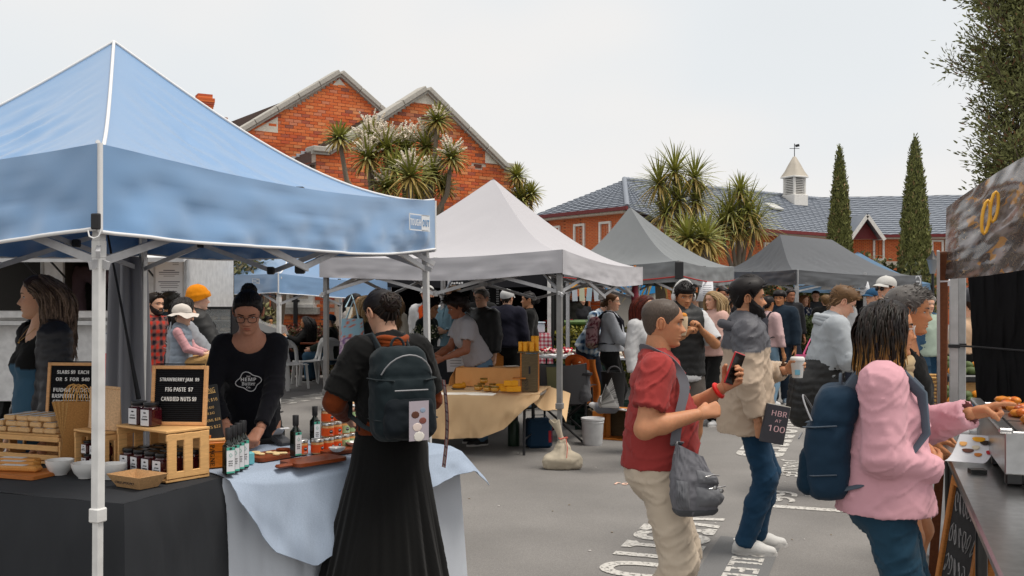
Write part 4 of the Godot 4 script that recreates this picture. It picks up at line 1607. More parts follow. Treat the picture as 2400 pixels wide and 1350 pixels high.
	tile_roof(fb,V(-4,6.9,0.0),V(4.0,6.9,-2.4),V(2.8,9.0,-5.0),V(-4,9.0,-3.0),26,24,0.0,mat("lichen_slate",Color(0.34,0.30,0.25),"grain",0.95,{"vc":true,"s":0.6}),"roof_slates")
	part(fb,"wall",shape().box(V(-0.3,3.4,-1.8),V(7.6,6.8,0.4),Basis(Vector3.UP,0.29)),mats.brick_side)
	part(fb,"flue",shape().lathe(V(2.25,8.8,-4.3),[V2(0.13,0),V2(0.13,0.42),V2(0.2,0.42),V2(0.2,0.5),V2(0.0,0.55)],12),mats.flue_clay)
	var ch:=thing("chimney_house","red brick chimney stack with corbelled top above the blue canopy","chimney",at(478,270,33.0)*V(1,0,1))
	var cb:=Basis(Vector3.UP,0.5)
	var cy:=1.55+430.0/F*33.0
	for k in 14:
		var wd:=0.42+(0.0 if k<4 else minf(0.17,(k-4)*0.03))-(0.12 if k>11 else 0.0)
		part(ch,"brick_course",shape().box(V(0,cy-0.25+k*0.068,0),V(wd,0.062,wd),cb),mat("brick"+BRICKS[k % 5],hx(BRICKS[k % 5]),"grain",0.92,{"s":2.0,"h":0.3}))
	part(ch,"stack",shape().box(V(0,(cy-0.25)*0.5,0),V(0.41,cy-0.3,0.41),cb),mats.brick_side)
	part(ch,"ridge_roof",shape().bar(V(-1.5,cy-0.55,-1.5),V(1.2,cy-1.2,-1.0),1.2,0.1),slate)
	part(ch,"pot",shape().lathe(at(525,290,33.0)-ch.position,[V2(0.09,-0.3),V2(0.09,0.1),V2(0.13,0.1),V2(0.13,0.2),V2(0.06,0.2)],12),mats.flue_clay)
	var m:=V(0.79,0,-0.61)
	var e2:=V(-0.61,0,-0.79)
	var P0:=V(5.64,0,-48.7)
	var b3:=thing("tiled_building","two-storey brick building with hipped blue-grey tiled roof and sash windows","building",P0)
	var tile:=mat("blue_tile",Color(0.26,0.29,0.34),"grain",0.5,{"vc":true,"s":1.0})
	var bt:=Image.create(256,256,false,Image.FORMAT_RGB8)
	var r:=RandomNumberGenerator.new()
	r.seed=4
	for j in 32:
		for i in 12:
			var c:=Color(BRICKS[r.randi() % 4]).lerp(Color("c9673c"),0.5)
			bt.fill_rect(Rect2i(i*22+(11 if j % 2 else 0),j*8,21,7),c)
	bt.fill_rect(Rect2i(0,0,1,256),Color("b89880"))
	for j in 32:
		bt.fill_rect(Rect2i(0,j*8+7,256,1),Color("b89880"))
	var far_brick:=mat("far_brick",Color(0.95,0.90,0.86),"plain",0.95,{"tex":ImageTexture.create_from_image(bt)})
	far_brick.uv1_world_triplanar=true
	far_brick.uv1_scale=Vector3.ONE*0.37
	var L:=15.6
	part(b3,"end_wall",shape().prism([V2(0,0),V2(6.6,0),V2(6.6,5.95),V2(0,5.95)],e2*6.6,-e2,Y,m*0.3),far_brick)
	part(b3,"side_wall",shape().prism([V2(0,0),V2(L+2,0),V2(L+2,5.25),V2(0,5.25)],m*0.25,m,Y,e2*0.3),far_brick)
	var apex:=e2*3.3+m*3.0+Y*7.85
	var rend:=e2*3.3+m*22.0+Y*7.85
	tile_roof(b3,e2*7.1-m*0.5+Y*5.95,-e2*0.5-m*0.5+Y*5.95,apex,apex,17,40,0.03,tile)
	tile_roof(b3,-e2*1.3+m*1.6+Y*5.22,-e2*1.3+m*(L+1.2)+Y*5.22,rend,apex,22,120,0.035,tile)
	tile_roof(b3,-e2*0.5-m*0.5+Y*5.95,-e2*1.3+m*1.6+Y*5.22,apex,apex,17,20,0.03,tile)
	tile_roof(b3,e2*8.0+m*20+Y*5.2,e2*7.1-m*0.5+Y*5.95,apex,rend,10,40,0.03,tile)
	var rt:=shape()
	for k in 60:
		rt.tube([apex.lerp(rend,k/60.0)+Y*0.05,apex.lerp(rend,(k+1.05)/60.0)+Y*0.09],0.13,8)
	for k in 16:
		var h0:=apex.lerp(-e2*0.5-m*0.5+Y*5.95,k/16.0)
		rt.tube([h0+Y*0.1,apex.lerp(-e2*0.5-m*0.5+Y*5.95,(k+1.05)/16.0)+Y*0.06],0.13,8)
	part(b3,"ridge_tiles",rt,tile)
	var gut:=mat("maroon_gutter",hx("6d2526"),"paint",0.5)
	part(b3,"gutter",shape().bar(e2*7.2-m*0.6+Y*5.92,-e2*0.6-m*0.6+Y*5.92,0.14,0.18),gut)
	part(b3,"gutter",shape().bar(-e2*1.38+m*1.6+Y*5.18,-e2*1.38+m*(L+1.2)+Y*5.18,0.14,0.18),gut)
	part(b3,"soffit",shape().bar(e2*6.9-m*0.25+Y*5.78,-e2*0.2-m*0.25+Y*5.78,0.5,0.1),mats.soffit)
	part(b3,"soffit",shape().bar(-e2*0.7+m*1.6+Y*5.08,-e2*0.7+m*(L+1.2)+Y*5.08,0.9,0.1),mats.soffit)
	for k in 3:
		window(b3,e2*(5.45-k*1.95)+Y*4.45-m*0.0,-e2,0.62,1.7,3,4,k==0)
	for x in [5.2,8.3,10.9,13.4]:
		window(b3,m*x+Y*3.9-e2*0.0,m,0.62,1.3,3,4)
	for q in [[-e2*0.15-m*0.08+e2*6.2,5.8],[-e2*0.2+m*3.0,5.1],[-e2*0.2+m*4.3,5.1]]:
		part(b3,"downpipe",shape().tube([q[0],q[0]+Y*q[1]],0.05,8),gut)
	var sl:=apex.lerp(rend,0.62).lerp(-e2*1.3+m*11+Y*5.22,0.42)
	part(b3,"skylight",shape().box(sl+Y*0.15,V(0.9,0.12,0.8),Basis(m,Y.slerp(-e2,0.3).normalized(),m.cross(Y.slerp(-e2,0.3).normalized())),0.02),mat("skylight_frame",Color(0.5,0.5,0.48),"paint",0.4))
	var b4:=thing("tiled_building","long tiled brick building with a small gable behind the two cypresses","building",gp(1900,59.5))
	var x4:=Vector3.RIGHT
	part(b4,"wall",shape().prism([V2(-1,0),V2(14,0),V2(14,5.3),V2(-1,5.3)],V(0,0,0),x4,Y,V(0,0,-0.3)),far_brick)
	tile_roof(b4,V(-2.2,5.2,0.7),V(14.5,5.45,0.7),V(14.5,8.2,-4.0),V(-5.0,7.85,-4.0),20,110,0.035,tile)
	tile_roof(b4,V(14.5,5.2,-8.5),V(-4,5.2,-8.5),V(-5.0,7.85,-4.0),V(14.5,8.2,-4.0),8,40,0.035,tile)
	part(b4,"gutter",shape().bar(V(1.9,5.22,0.75),V(14.4,5.36,0.75),0.14,0.16),gut)
	part(b4,"soffit",shape().bar(V(-1,5.1,0.35),V(14,5.2,0.35),0.6,0.08),mats.soffit)
	part(b4,"string_course",shape().bar(V(-1,3.6,0.03),V(14,3.6,0.03),0.1,0.35),mats.soffit)
	window(b4,V(4.05,4.5,0),x4,0.45,1.1,2,4)
	window(b4,V(6.5,2.6,0),x4,0.6,1.1,2,3)
	window(b4,V(7.55,4.45,0),x4,0.5,1.0,1,1)
	part(b4,"render_panel",shape().box(V(9.6,4.4,0.03),V(3.2,1.5,0.08)),mats.soffit)
	part(b4,"downpipe",shape().box(V(8.55,4.5,0.12),V(0.14,1.6,0.1)),gut)
	var gb:=V(2.75,5.15,1.5)
	part(b4,"dormer_roof",shape().bar(gb+V(-0.5,0.62,0.3),gb+V(-0.5,0.62,-3.0),1.75,0.1,V(-0.8,0.55,0)),tile)
	part(b4,"dormer_roof",shape().bar(gb+V(0.5,0.62,0.3),gb+V(0.5,0.62,-3.0),1.75,0.1,V(0.8,0.55,0)),tile)
	part(b4,"bargeboard",shape().bar(gb+V(0,1.22,0.33),gb+V(-1.0,-0.2,0.33),0.06,0.2,V(-0.8,0.55,0)),mats.window_paint)
	part(b4,"bargeboard",shape().bar(gb+V(0,1.22,0.33),gb+V(1.0,-0.2,0.33),0.06,0.2,V(0.8,0.55,0)),mats.window_paint)
	part(b4,"dormer_wall",shape().prism([V2(-0.8,-0.1),V2(0.8,-0.1),V2(0,1.05)],gb+V(0,0,-0.3),x4,Y,V(0,0,-0.2)),gut)
	part(b4,"vent_pipe",shape().box(V(6.9,6.9,-1.8),V(0.28,0.7,0.28)),mats.window_paint)
	var cp:=thing("cupola","white louvred roof cupola with a copper spire and weathervane","cupola",at(1862,480,61.0))
	var wp2=mats.window_paint
	part(cp,"base",shape().box(V(0,0.25,0),V(1.15,0.7,1.15),Basis(Y,0.5),0.03),wp2)
	for k in 9:
		part(cp,"louvre",shape().box(V(0,0.68+k*0.105,0),V(0.88,0.04,0.88),Basis(Y,0.5)),wp2)
	for sx in [-1,1]:
		for sz in [-1,1]:
			part(cp,"corner_post",shape().box(Basis(Y,0.5)*V(sx*0.42,1.15,sz*0.42),V(0.12,1.1,0.12),Basis(Y,0.5)),wp2)
	part(cp,"core",shape().box(V(0,1.1,0),V(0.7,1.0,0.7),Basis(Y,0.5)),mat("cupola_dark",Color(0.2,0.19,0.18),"plain",0.9))
	part(cp,"cornice",shape().box(V(0,1.68,0),V(1.2,0.1,1.2),Basis(Y,0.5),0.02),wp2)
	part(cp,"spire",shape().lathe(V(0,1.73,0),[V2(0.82,0),V2(0.6,0.3),V2(0.36,0.75),V2(0.1,1.2),V2(0.0,1.25)],4,Basis(Y,0.5+PI/4)),mat("spire_copper",Color(0.42,0.38,0.32),"grain",0.7,{"s":2.0}))
	part(cp,"weathervane",shape().tube([V(0,2.9,0),V(0,3.75,0)],0.025,6).bar(V(-0.3,3.45,0),V(0.3,3.45,0),0.03,0.03).bar(V(0.05,3.6,0),V(0.3,3.66,0),0.02,0.16),mats.cast_iron)
func sword_leaf(mb: MB,o: Vector3,dir: Vector3,L: float,w: float,droop: float,col: Color) -> void:
	var side:=dir.cross(Vector3.UP)
	if side.length()<0.05:
		side=Vector3.RIGHT
	side=side.normalized()
	mb.col=col
	var prev:=o
	var pd:=dir
	var pw:=w*0.6
	for k in 3:
		var nd:=(pd+Vector3.DOWN*droop*(0.25+0.4*k)).normalized()
		var q:=prev+nd*L/3.0
		var nw:float=w*[1.0,0.75,0.08][k]
		var nrm:=side.cross(nd).normalized()
		var c:=nrm*w*-0.18
		var i:=mb.add(prev-side*pw*0.5,nrm)
		mb.add(prev-c,nrm)
		mb.add(prev+side*pw*0.5,nrm)
		mb.add(q-side*nw*0.5,nrm)
		mb.add(q-c*(nw/w),nrm)
		mb.add(q+side*nw*0.5,nrm)
		mb.t3(i,i+1,i+4)
		mb.t3(i,i+4,i+3)
		mb.t3(i+1,i+2,i+5)
		mb.t3(i+1,i+5,i+4)
		prev=q
		pd=nd
		pw=nw
func rosette(tree: Node3D,o: Vector3,r: float,flower:=0.0,old:=0.3) -> void:
	var mb:=shape()
	var m:=int(95)
	for k in m:
		var t:=float(k)/m
		var ph:=k*2.39996
		var el:=lerpf(1.45,-0.75,pow(t,0.85))
		var dir:=V(cos(el)*cos(ph),sin(el),cos(el)*sin(ph))
		var g:=rr(0.7,1.25)
		var c:=Color(0.24,0.25,0.065)*g
		if t>1.0-old*rr(0.5,1.2):
			c=Color(0.42,0.30,0.09)*g
		elif rng.randf()<0.25:
			c=Color(0.34,0.33,0.12)*g
		sword_leaf(mb,o+dir*0.03,dir,r*rr(0.85,1.15),0.055,rr(0.1,0.35)+0.5*maxf(0.0,t-0.6),c)
	var lp:=part(tree,"leaf_rosette",mb,vmat("plain",0.55,{"back":Color(0.2,0.2,0.04)}))
	lp.set_meta("kind","stuff")
	if flower>0.0:
		var fm:=shape()
		for b in 26:
			var ph:=rng.randf()*TAU
			var el:=rr(0.1,1.4)
			var dir:=V(cos(el)*cos(ph),sin(el),cos(el)*sin(ph))
			var L:=flower*rr(0.6,1.0)
			for k in 22:
				var t:=rr(0.15,1.0)
				var p:=o+V(0,r*0.25,0)+dir*L*t
				fm.col=Color(0.85,0.76,0.64)*rr(0.75,1.1)
				var dd:=(dir*0.5+V(rr(-1,1),rr(-0.7,1),rr(-1,1))).normalized()
				fm.tube([p,p+dd*0.10*(1.2-t)],[0.020,0.008],4)
		var fp:=part(tree,"flower_panicle",fm,vmat("plain",0.9))
		fp.set_meta("kind","stuff")
func cordyline(label: String,base: Vector3,hs: Array,d0: float) -> void:
	var tree:=thing("cabbage_tree",label,"tree",base,0.0,"cabbage trees")
	var bark=mats.cordyline_bark
	var trunk:=shape()
	var tips:=[]
	for h in hs:
		var d:float=d0+(h[3] if h.size()>3 else 0.0)
		tips.append(at(h[0],h[1],d)-base)
	var mid:=Vector3.ZERO
	for t in tips:
		mid+=t/tips.size()
	var fork:=V(mid.x*0.3,mid.y*0.42,mid.z*0.3)
	trunk.tube([Vector3.ZERO,fork*0.5+V(0.04,0,0.05),fork],[0.16,0.13,0.11],10)
	for t: Vector3 in tips:
		var k1:=fork.lerp(t,0.4)+V(0,-0.1,0.03)
		var k2:=fork.lerp(t,0.75)+V((t.x-fork.x)*0.15,-0.1,0)
		trunk.tube([fork,k1,k2,t],[0.085,0.07,0.055,0.045],8)
	part(tree,"trunk",trunk,bark)
	for i in hs.size():
		rosette(tree,tips[i],hs[i][2]/F*d0,hs[i][4] if hs[i].size()>4 else 0.0,0.3)
func needles(mb: MB,p: Vector3,out: Vector3,L: float,w: float,col: Color,face:=Vector3.ZERO) -> void:
	var s:=out.cross(face+V(rr(-1,1),rr(-1,1),rr(-1,1))*0.7).normalized()
	mb.col=col
	var nn:=s.cross(out).normalized()
	var i:=mb.add(p-s*w*0.5,nn)
	mb.add(p+s*w*0.5,nn)
	mb.add(p+out*L*0.6+s*w*0.45,nn)
	mb.add(p+out*L,nn)
	mb.add(p+out*L*0.6-s*w*0.45,nn)
	mb.t3(i,i+1,i+2)
	mb.t3(i,i+2,i+4)
	mb.t3(i+4,i+2,i+3)
func cypress(label: String,base: Vector3,h: float,rad: float) -> void:
	var tree:=thing("cypress_tree",label,"tree",base,0.0,"columnar cypresses")
	part(tree,"trunk",shape().tube([Vector3.ZERO,V(0,h*0.9,0)],[0.14,0.02],8),mats.cordyline_bark)
	var prof:=func(t:float) -> float:return rad*(0.9*pow(1.0-t,0.62)*(1.0-0.25*exp(-t*18.0))+0.03)
	var so:=base.x*7.0
	var lump:=func(t:float,a:float) -> float:return 1.0+0.22*n3(cos(a)*2.2+so,t*11.0,sin(a)*2.2)+0.1*n3(cos(a)*6+so,t*32.0,sin(a)*6)
	var mb:=shape()
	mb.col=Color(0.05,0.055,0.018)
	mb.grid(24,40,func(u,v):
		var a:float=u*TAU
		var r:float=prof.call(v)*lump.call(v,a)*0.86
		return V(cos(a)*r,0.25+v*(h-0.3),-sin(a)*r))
	for k in 16000:
		var t:=1.0-sqrt(rng.randf())
		var a:=rng.randf()*TAU
		var depth:=rr(0.86,1.06)
		var r:float=prof.call(t)*lump.call(t,a)*depth
		var o:=V(cos(a),0,-sin(a))
		var dir:=(o*0.25+Vector3.UP*rr(0.4,1.2)+V(rr(-1,1),0,rr(-1,1))*0.6).normalized()
		var g:=rr(0.65,1.25)
		var c:=Color(0.165,0.175,0.055)*g
		if n3(cos(a)*3+so,t*14,sin(a)*3+7)>0.42 and rng.randf()<0.5:
			c=Color(0.30,0.21,0.10)*g
		needles(mb,o*r+V(0,0.25+t*(h-0.25),0),dir,rr(0.06,0.15),rr(0.03,0.06),c,-o-Vector3.UP*0.5)
	part(tree,"crown",mb,vmat("plain",0.8)).set_meta("kind","stuff")
func leafy(tree: Node3D,called: String,c: Vector3,r: Vector3,count: int,size: float,cols: Array,hollow:=0.5) -> void:
	var mb:=shape()
	for k in count:
		var dv:=V(rng.randfn(),rng.randfn(),rng.randfn()).normalized()
		var q:=pow(rng.randf(),0.4)*(1.0-hollow)+hollow
		var lumpy:=1.0+0.35*n3(dv.x*2.5+c.x,dv.y*2.5,dv.z*2.5+c.z)
		var p:=c+dv*r*q*lumpy
		var cc:Color=cols[rng.randi() % cols.size()]*rr(0.7,1.25)
		needles(mb,p,(dv*0.3+V(rng.randfn(),rng.randfn(),rng.randfn())).normalized(),size*rr(0.7,1.2),size*0.45,cc,-dv)
	part(tree,called,mb,vmat("plain",0.6,{"back":Color(0.03,0.04,0.01)})).set_meta("kind","stuff")
func build_trees() -> void:
	cordyline("flowering cabbage tree with many heads against the brick hall gable",gp(950,21.0),[[795,325,42,-0.5],[862,372,62,0.3,0.5],[905,350,60,0.5,0.6],[950,352,60,0.8,0.6],[905,440,58,0.2,0.4],[962,415,72,-0.8,0.45],[1000,345,52,0.6,0.6],[1025,285,45,0.4,0.3],[1015,410,52,0.2,0.35],[1058,372,46,0.0,0.45],[1042,440,36,0.3],[985,470,60,0.4],[870,330,55,0.9,0.6],[925,395,60,0.3]],21.0)
	cordyline("thin cabbage tree at the right corner of the brick hall",gp(1228,26.0),[[1212,415,34],[1224,468,50],[1245,455,34],[1215,470,40]],26.0)
	cordyline("tall double-headed cabbage tree in front of the tiled roof",gp(1590,30.0),[[1545,432,70],[1582,402,70],[1628,418,68],[1590,470,85],[1560,500,75],[1632,470,60],[1612,555,72],[1640,575,75],[1600,590,70]],30.0)
	cordyline("shorter round-headed cabbage tree beside the black tent",gp(1735,31.0),[[1735,448,48],[1712,500,75],[1752,495,78],[1695,528,70],[1768,530,72],[1730,540,72],[1660,570,62]],31.0)
	var palm:=thing("cabbage_tree","low cabbage tree drooping leaves under the dark grey tent edge","tree",gp(1545,19.0),0.0,"cabbage trees")
	part(palm,"trunk",shape().tube([Vector3.ZERO,V(0.05,1.2,0),V(0.0,2.1,0)],[0.13,0.11,0.09],9),mats.cordyline_bark)
	rosette(palm,V(0,2.15,0),0.95,0.0,0.4)
	for q in [1612,1640]:
		var st:=thing("tree_trunk","pale ringed trunk standing behind the dark grey tent" if q==1612 else "darker slim trunk just right of the pale ringed trunk","tree",gp(q,18.5))
		part(st,"trunk",shape().tube([Vector3.ZERO,V(0.04,1.0,0),V(0.0 if q==1612 else 0.1,2.6,0)],[0.13,0.11,0.1],9),mats.cordyline_bark)
		rosette(st,V(0.0 if q==1612 else 0.1,2.65,0),0.5,0.0,0.5)
	cypress("slim dark cypress left of the small roof gable",gp(1968,42.0),1.55+362.0/F*42.0,0.72)
	cypress("taller slim cypress right of the small roof gable",gp(2145,38.0),1.55+384.0/F*38.0,0.80)
	var con:=thing("conifer_tree","tall shaggy conifer with drooping sprays at the top right corner","tree",gp(2420,17.0))
	part(con,"trunk",shape().tube([Vector3.ZERO,V(0.05,3.0,0),V(0,9.0,0)],[0.3,0.24,0.1],10),mats.cordyline_bark)
	var cm:=shape()
	var br:=shape()
	for k in 300:
		var y:=rr(2.6,9.5)
		var a:=rr(0,TAU)
		var reach:=(1.0+0.35*noise.get_noise_2d(y*2.0,a*2.0))*rr(0.75,1.0)*(1.0 if y>3.4 else 0.8)
		reach*=0.92+0.45*maxf(0.0,noise.get_noise_2d(y*0.9+3.0,cos(a)))
		var o:=V(cos(a),0,-sin(a))
		var p0:=V(0,y,0)
		var p1:=p0+o*reach*0.6+V(0,0.25,0)
		var p2:=p0+o*reach+V(0,0.55,0)
		br.tube([p0,p1,p2],[0.03,0.02,0.008],5)
		for j in 190:
			var t:=rr(0.25,1.05)
			var c:=p0.lerp(p1,t*2.0) if t<0.5 else p1.lerp(p2,(t-0.5)*2.0)
			var off:=V(rng.randfn(),rng.randfn(),rng.randfn())*0.13
			var g:=rr(0.6,1.3)
			var col:=Color(0.19,0.20,0.075)*g
			if rng.randf()<0.05:
				col=Color(0.2,0.10,0.05)*g
			needles(cm,c+off,(o*0.4+V(0,0.7,0)+off*6.0).normalized(),rr(0.05,0.11),rr(0.018,0.034),col,-o-Vector3.UP*0.4)
	part(con,"branches",br,mats.cordyline_bark)
	part(con,"crown",cm,vmat("plain",0.8)).set_meta("kind","stuff")
	var green:=[Color(0.09,0.095,0.035),Color(0.15,0.14,0.05),Color(0.19,0.15,0.08)]
	for q in [[640,21.5,2.9,1.0,"bare-branched bush showing above the blue canopy before the brick wall"],[525,15.5,2.0,0.8,"olive bush behind the menu board and the orange beanie"],[590,19.5,1.1,0.5,"twiggy bush behind the small blue tent, beside the van"]]:
		var sb:=thing("bush",q[4],"bush",gp(q[0],q[1]))
		var tw:=shape()
		for k in 14:
			var a:=rng.randf()*TAU
			var top:=V(cos(a)*q[3]*rng.randf(),q[2]*rr(0.8,1.25),sin(a)*q[3]*rng.randf())
			tw.tube([V(rr(-0.1,0.1),0,0),top*0.5+V(rr(-0.2,0.2),0.1,0),top],[0.05,0.03,0.008],5)
		part(sb,"stems",tw,mats.cordyline_bark)
		leafy(sb,"leaves",V(0,q[2],0),V(q[3],q[3]*0.75,q[3]),2600,0.09,green,0.2)
	for q in [[820,20.5,"reddish low hedge along the brick wing behind the seats",[Color(0.10,0.03,0.02),Color(0.07,0.06,0.02)],1.0],[1390,17.5,"clipped yellow-green hedge behind the flower table",[Color(0.22,0.20,0.03),Color(0.10,0.11,0.03)],1.05],[1890,19.0,"dark green bush between the far tent poles",[Color(0.05,0.07,0.02),Color(0.09,0.10,0.03)],1.2]]:
		var hg:=thing("hedge",q[2],"hedge",gp(q[0],q[1]),0.15)
		var mb:=shape()
		var half:float=1.7 if q[0] != 1890 else 0.7
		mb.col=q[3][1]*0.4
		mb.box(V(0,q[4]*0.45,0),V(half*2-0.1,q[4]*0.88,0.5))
		for k in 5200:
			var p:=V(rr(-half,half),rr(0.05,q[4]),rr(-0.3,0.3))
			if absf(p.z)<0.24 and p.y<q[4]-0.08:
				p.z=0.28*signf(p.z)
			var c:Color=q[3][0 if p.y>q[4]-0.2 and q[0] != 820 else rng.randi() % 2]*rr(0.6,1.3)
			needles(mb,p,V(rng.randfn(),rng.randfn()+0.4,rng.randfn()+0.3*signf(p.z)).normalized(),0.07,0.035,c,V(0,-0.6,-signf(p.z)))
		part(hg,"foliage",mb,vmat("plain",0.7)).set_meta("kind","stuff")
	var fg:=thing("green_shrubs","dark green trees in the distance under the far black tent","bush",gp(1950,33.0))
	leafy(fg,"leaves",V(0,1.6,0),V(4.0,1.5,0.8),5000,0.2,[Color(0.05,0.06,0.02),Color(0.11,0.10,0.03)],0.0)
func canopy(tent: Node3D,cs: Array,apex: Vector3,vh: float,sag: float,m: Material,pip: Material,wr: float,ns:=26,apex2:=Vector3.INF,skip:=[]) -> void:
	var so:=apex.x*3.7
	tent.set_meta("centre",(cs[0]+cs[1]+cs[2]+cs[3])*0.25)
	for i in 4:
		var a:Vector3=cs[i]
		var b:Vector3=cs[(i+1) % 4]
		var pa:=apex
		var pb:=apex
		if apex2 != Vector3.INF:
			pa=apex if a.distance_to(apex)<a.distance_to(apex2) else apex2
			pb=apex if b.distance_to(apex)<b.distance_to(apex2) else apex2
		var mid:Vector3=(cs[0]+cs[2])*0.5
		var out:Vector3=((a+b)*0.5-mid)*V(1,0,1)
		out=out.normalized()
		var f:=func(u:float,v:float) -> Vector3:
			var e:=a.lerp(b,u)
			e.y-=0.05*sin(PI*u)
			var p:=e.lerp(pa.lerp(pb,u),v)
			p.y-=sag*sin(PI*pow(v,0.8))*(1.0+0.35*sin(PI*u)*(1.0-v))
			var foldn:=n3(p.x*1.3+so,p.z*5.5+p.x*2.0,p.y*2.0)+0.5*n3(p.x*4.0+so,p.z*9.0,p.y*3.0)
			p.y+=wr*foldn*sin(PI*clampf(v*1.1,0,1))*sin(PI*u)
			return p
		part(tent,"canopy_panel",shape().sheet(ns,ns,f,0.002),m)
		var g:=func(u:float,v:float) -> Vector3:
			var e:=a.lerp(b,u)
			e.y-=0.05*sin(PI*u)
			var slack:=(1.0-v)
			e+=Vector3.DOWN*vh*slack*(1.0-0.03*sin(u*9.0+so))
			e+=out*(0.02*slack+wr*1.6*slack*n3(u*7.0+so,v*1.2,i*3.0)+wr*n3(u*3.0,v*7.0,i+so)*0.5)*smoothstep(0.0,0.06,u)*smoothstep(0.0,0.06,1.0-u)
			e+=out*0.004
			return e
		if not i in skip:
			part(tent,"valance",shape().sheet(ns*2,10,g,0.002),m)
		if pip:
			var hem:=[]
			for k in 41:
				hem.append(g.call(k/40.0,0.0)+out*0.004)
			part(tent,"piping",shape().tube(hem,0.008,6),pip)
			var ridge:=[]
			for k in 25:
				ridge.append(f.call(0.0,k/24.0)+V(0,0.006,0))
			part(tent,"piping",shape().tube(ridge,0.009,6),pip)
			part(tent,"piping",shape().tube([g.call(0.0,0.0)+out*0.008,g.call(0.0,0.5)+out*0.008,g.call(0.0,1.0)+out*0.008],0.010,6),pip)
func truss(tent: Node3D,cs: Array,vh: float,m: Material,joint: Material,inner:=true) -> void:
	for i in 4:
		var a:Vector3=cs[i]+V(0,-0.06,0)
		var b:Vector3=cs[(i+1) % 4]+V(0,-0.06,0)
		var mid:Vector3=(cs[0]+cs[2])*0.5
		var inw:=(mid-(a+b)*0.5)*V(1,0,1)
		inw=inw.normalized()*0.03
		var dn:=V(0,-(vh+0.10),0)
		var M:=(a+b)*0.5
		for q in [[a,M+dn],[a+dn,M],[M,b+dn],[M+dn,b]]:
			part(tent,"truss_bar",shape().bar(q[0]+inw,q[1]+inw,0.014,0.032),m)
			inw*=1.35
		for q in [M,M+dn,a.lerp(M,0.5)+dn*0.5,M.lerp(b,0.5)+dn*0.5]:
			part(tent,"joint",shape().box(q+inw*0.8,V(0.05,0.055,0.05),Basis(),0.008),joint)
	if inner:
		var c:Vector3=(cs[0]+cs[1]+cs[2]+cs[3])*0.25
		for i in 4:
			part(tent,"roof_strut",shape().bar(cs[i]+V(0,-0.42,0),c.lerp(cs[i],0.45)+V(0,0.12,0),0.016,0.03),m)
			part(tent,"roof_strut",shape().bar(c.lerp(cs[i],0.45)+V(0,0.10,0),c+V(0,0.75,0),0.016,0.03),m)
func tent_leg(tent: Node3D,top: Vector3,foot: Vector3,w: float,m: Material,clamp_y: float,joint: Material,e: Vector3,lower: Material=null) -> void:
	var cc:=Vector3.ZERO
	if tent.has_meta("centre"):
		cc=((Vector3(tent.get_meta("centre"))-top)*V(1,0,1)).normalized()*0.07
	top+=cc
	foot+=cc
	var dirv:=(top-foot).normalized()
	var sp:=foot+dirv*clamp_y
	var leg:=part(tent,"leg",shape().bar(sp,top,w,w,e,0.003),m)
	part(leg,"lower_tube",shape().bar(foot+V(0,0.005,0),sp+dirv*0.05,w*0.8,w*0.8,e,0.002),lower if lower else m)
	part(leg,"foot_plate",shape().box(foot+V(0,0.008,0),V(0.10,0.012,0.10),Basis(),0.003),joint)
	part(leg,"clamp",shape().bar(sp-dirv*0.025,sp+dirv*0.03,w*1.35,w*1.35,e,0.005),m)
	part(leg,"slider",shape().bar(top-dirv*0.40,top-dirv*0.33,w*1.12,w*1.12,e,0.004),m)
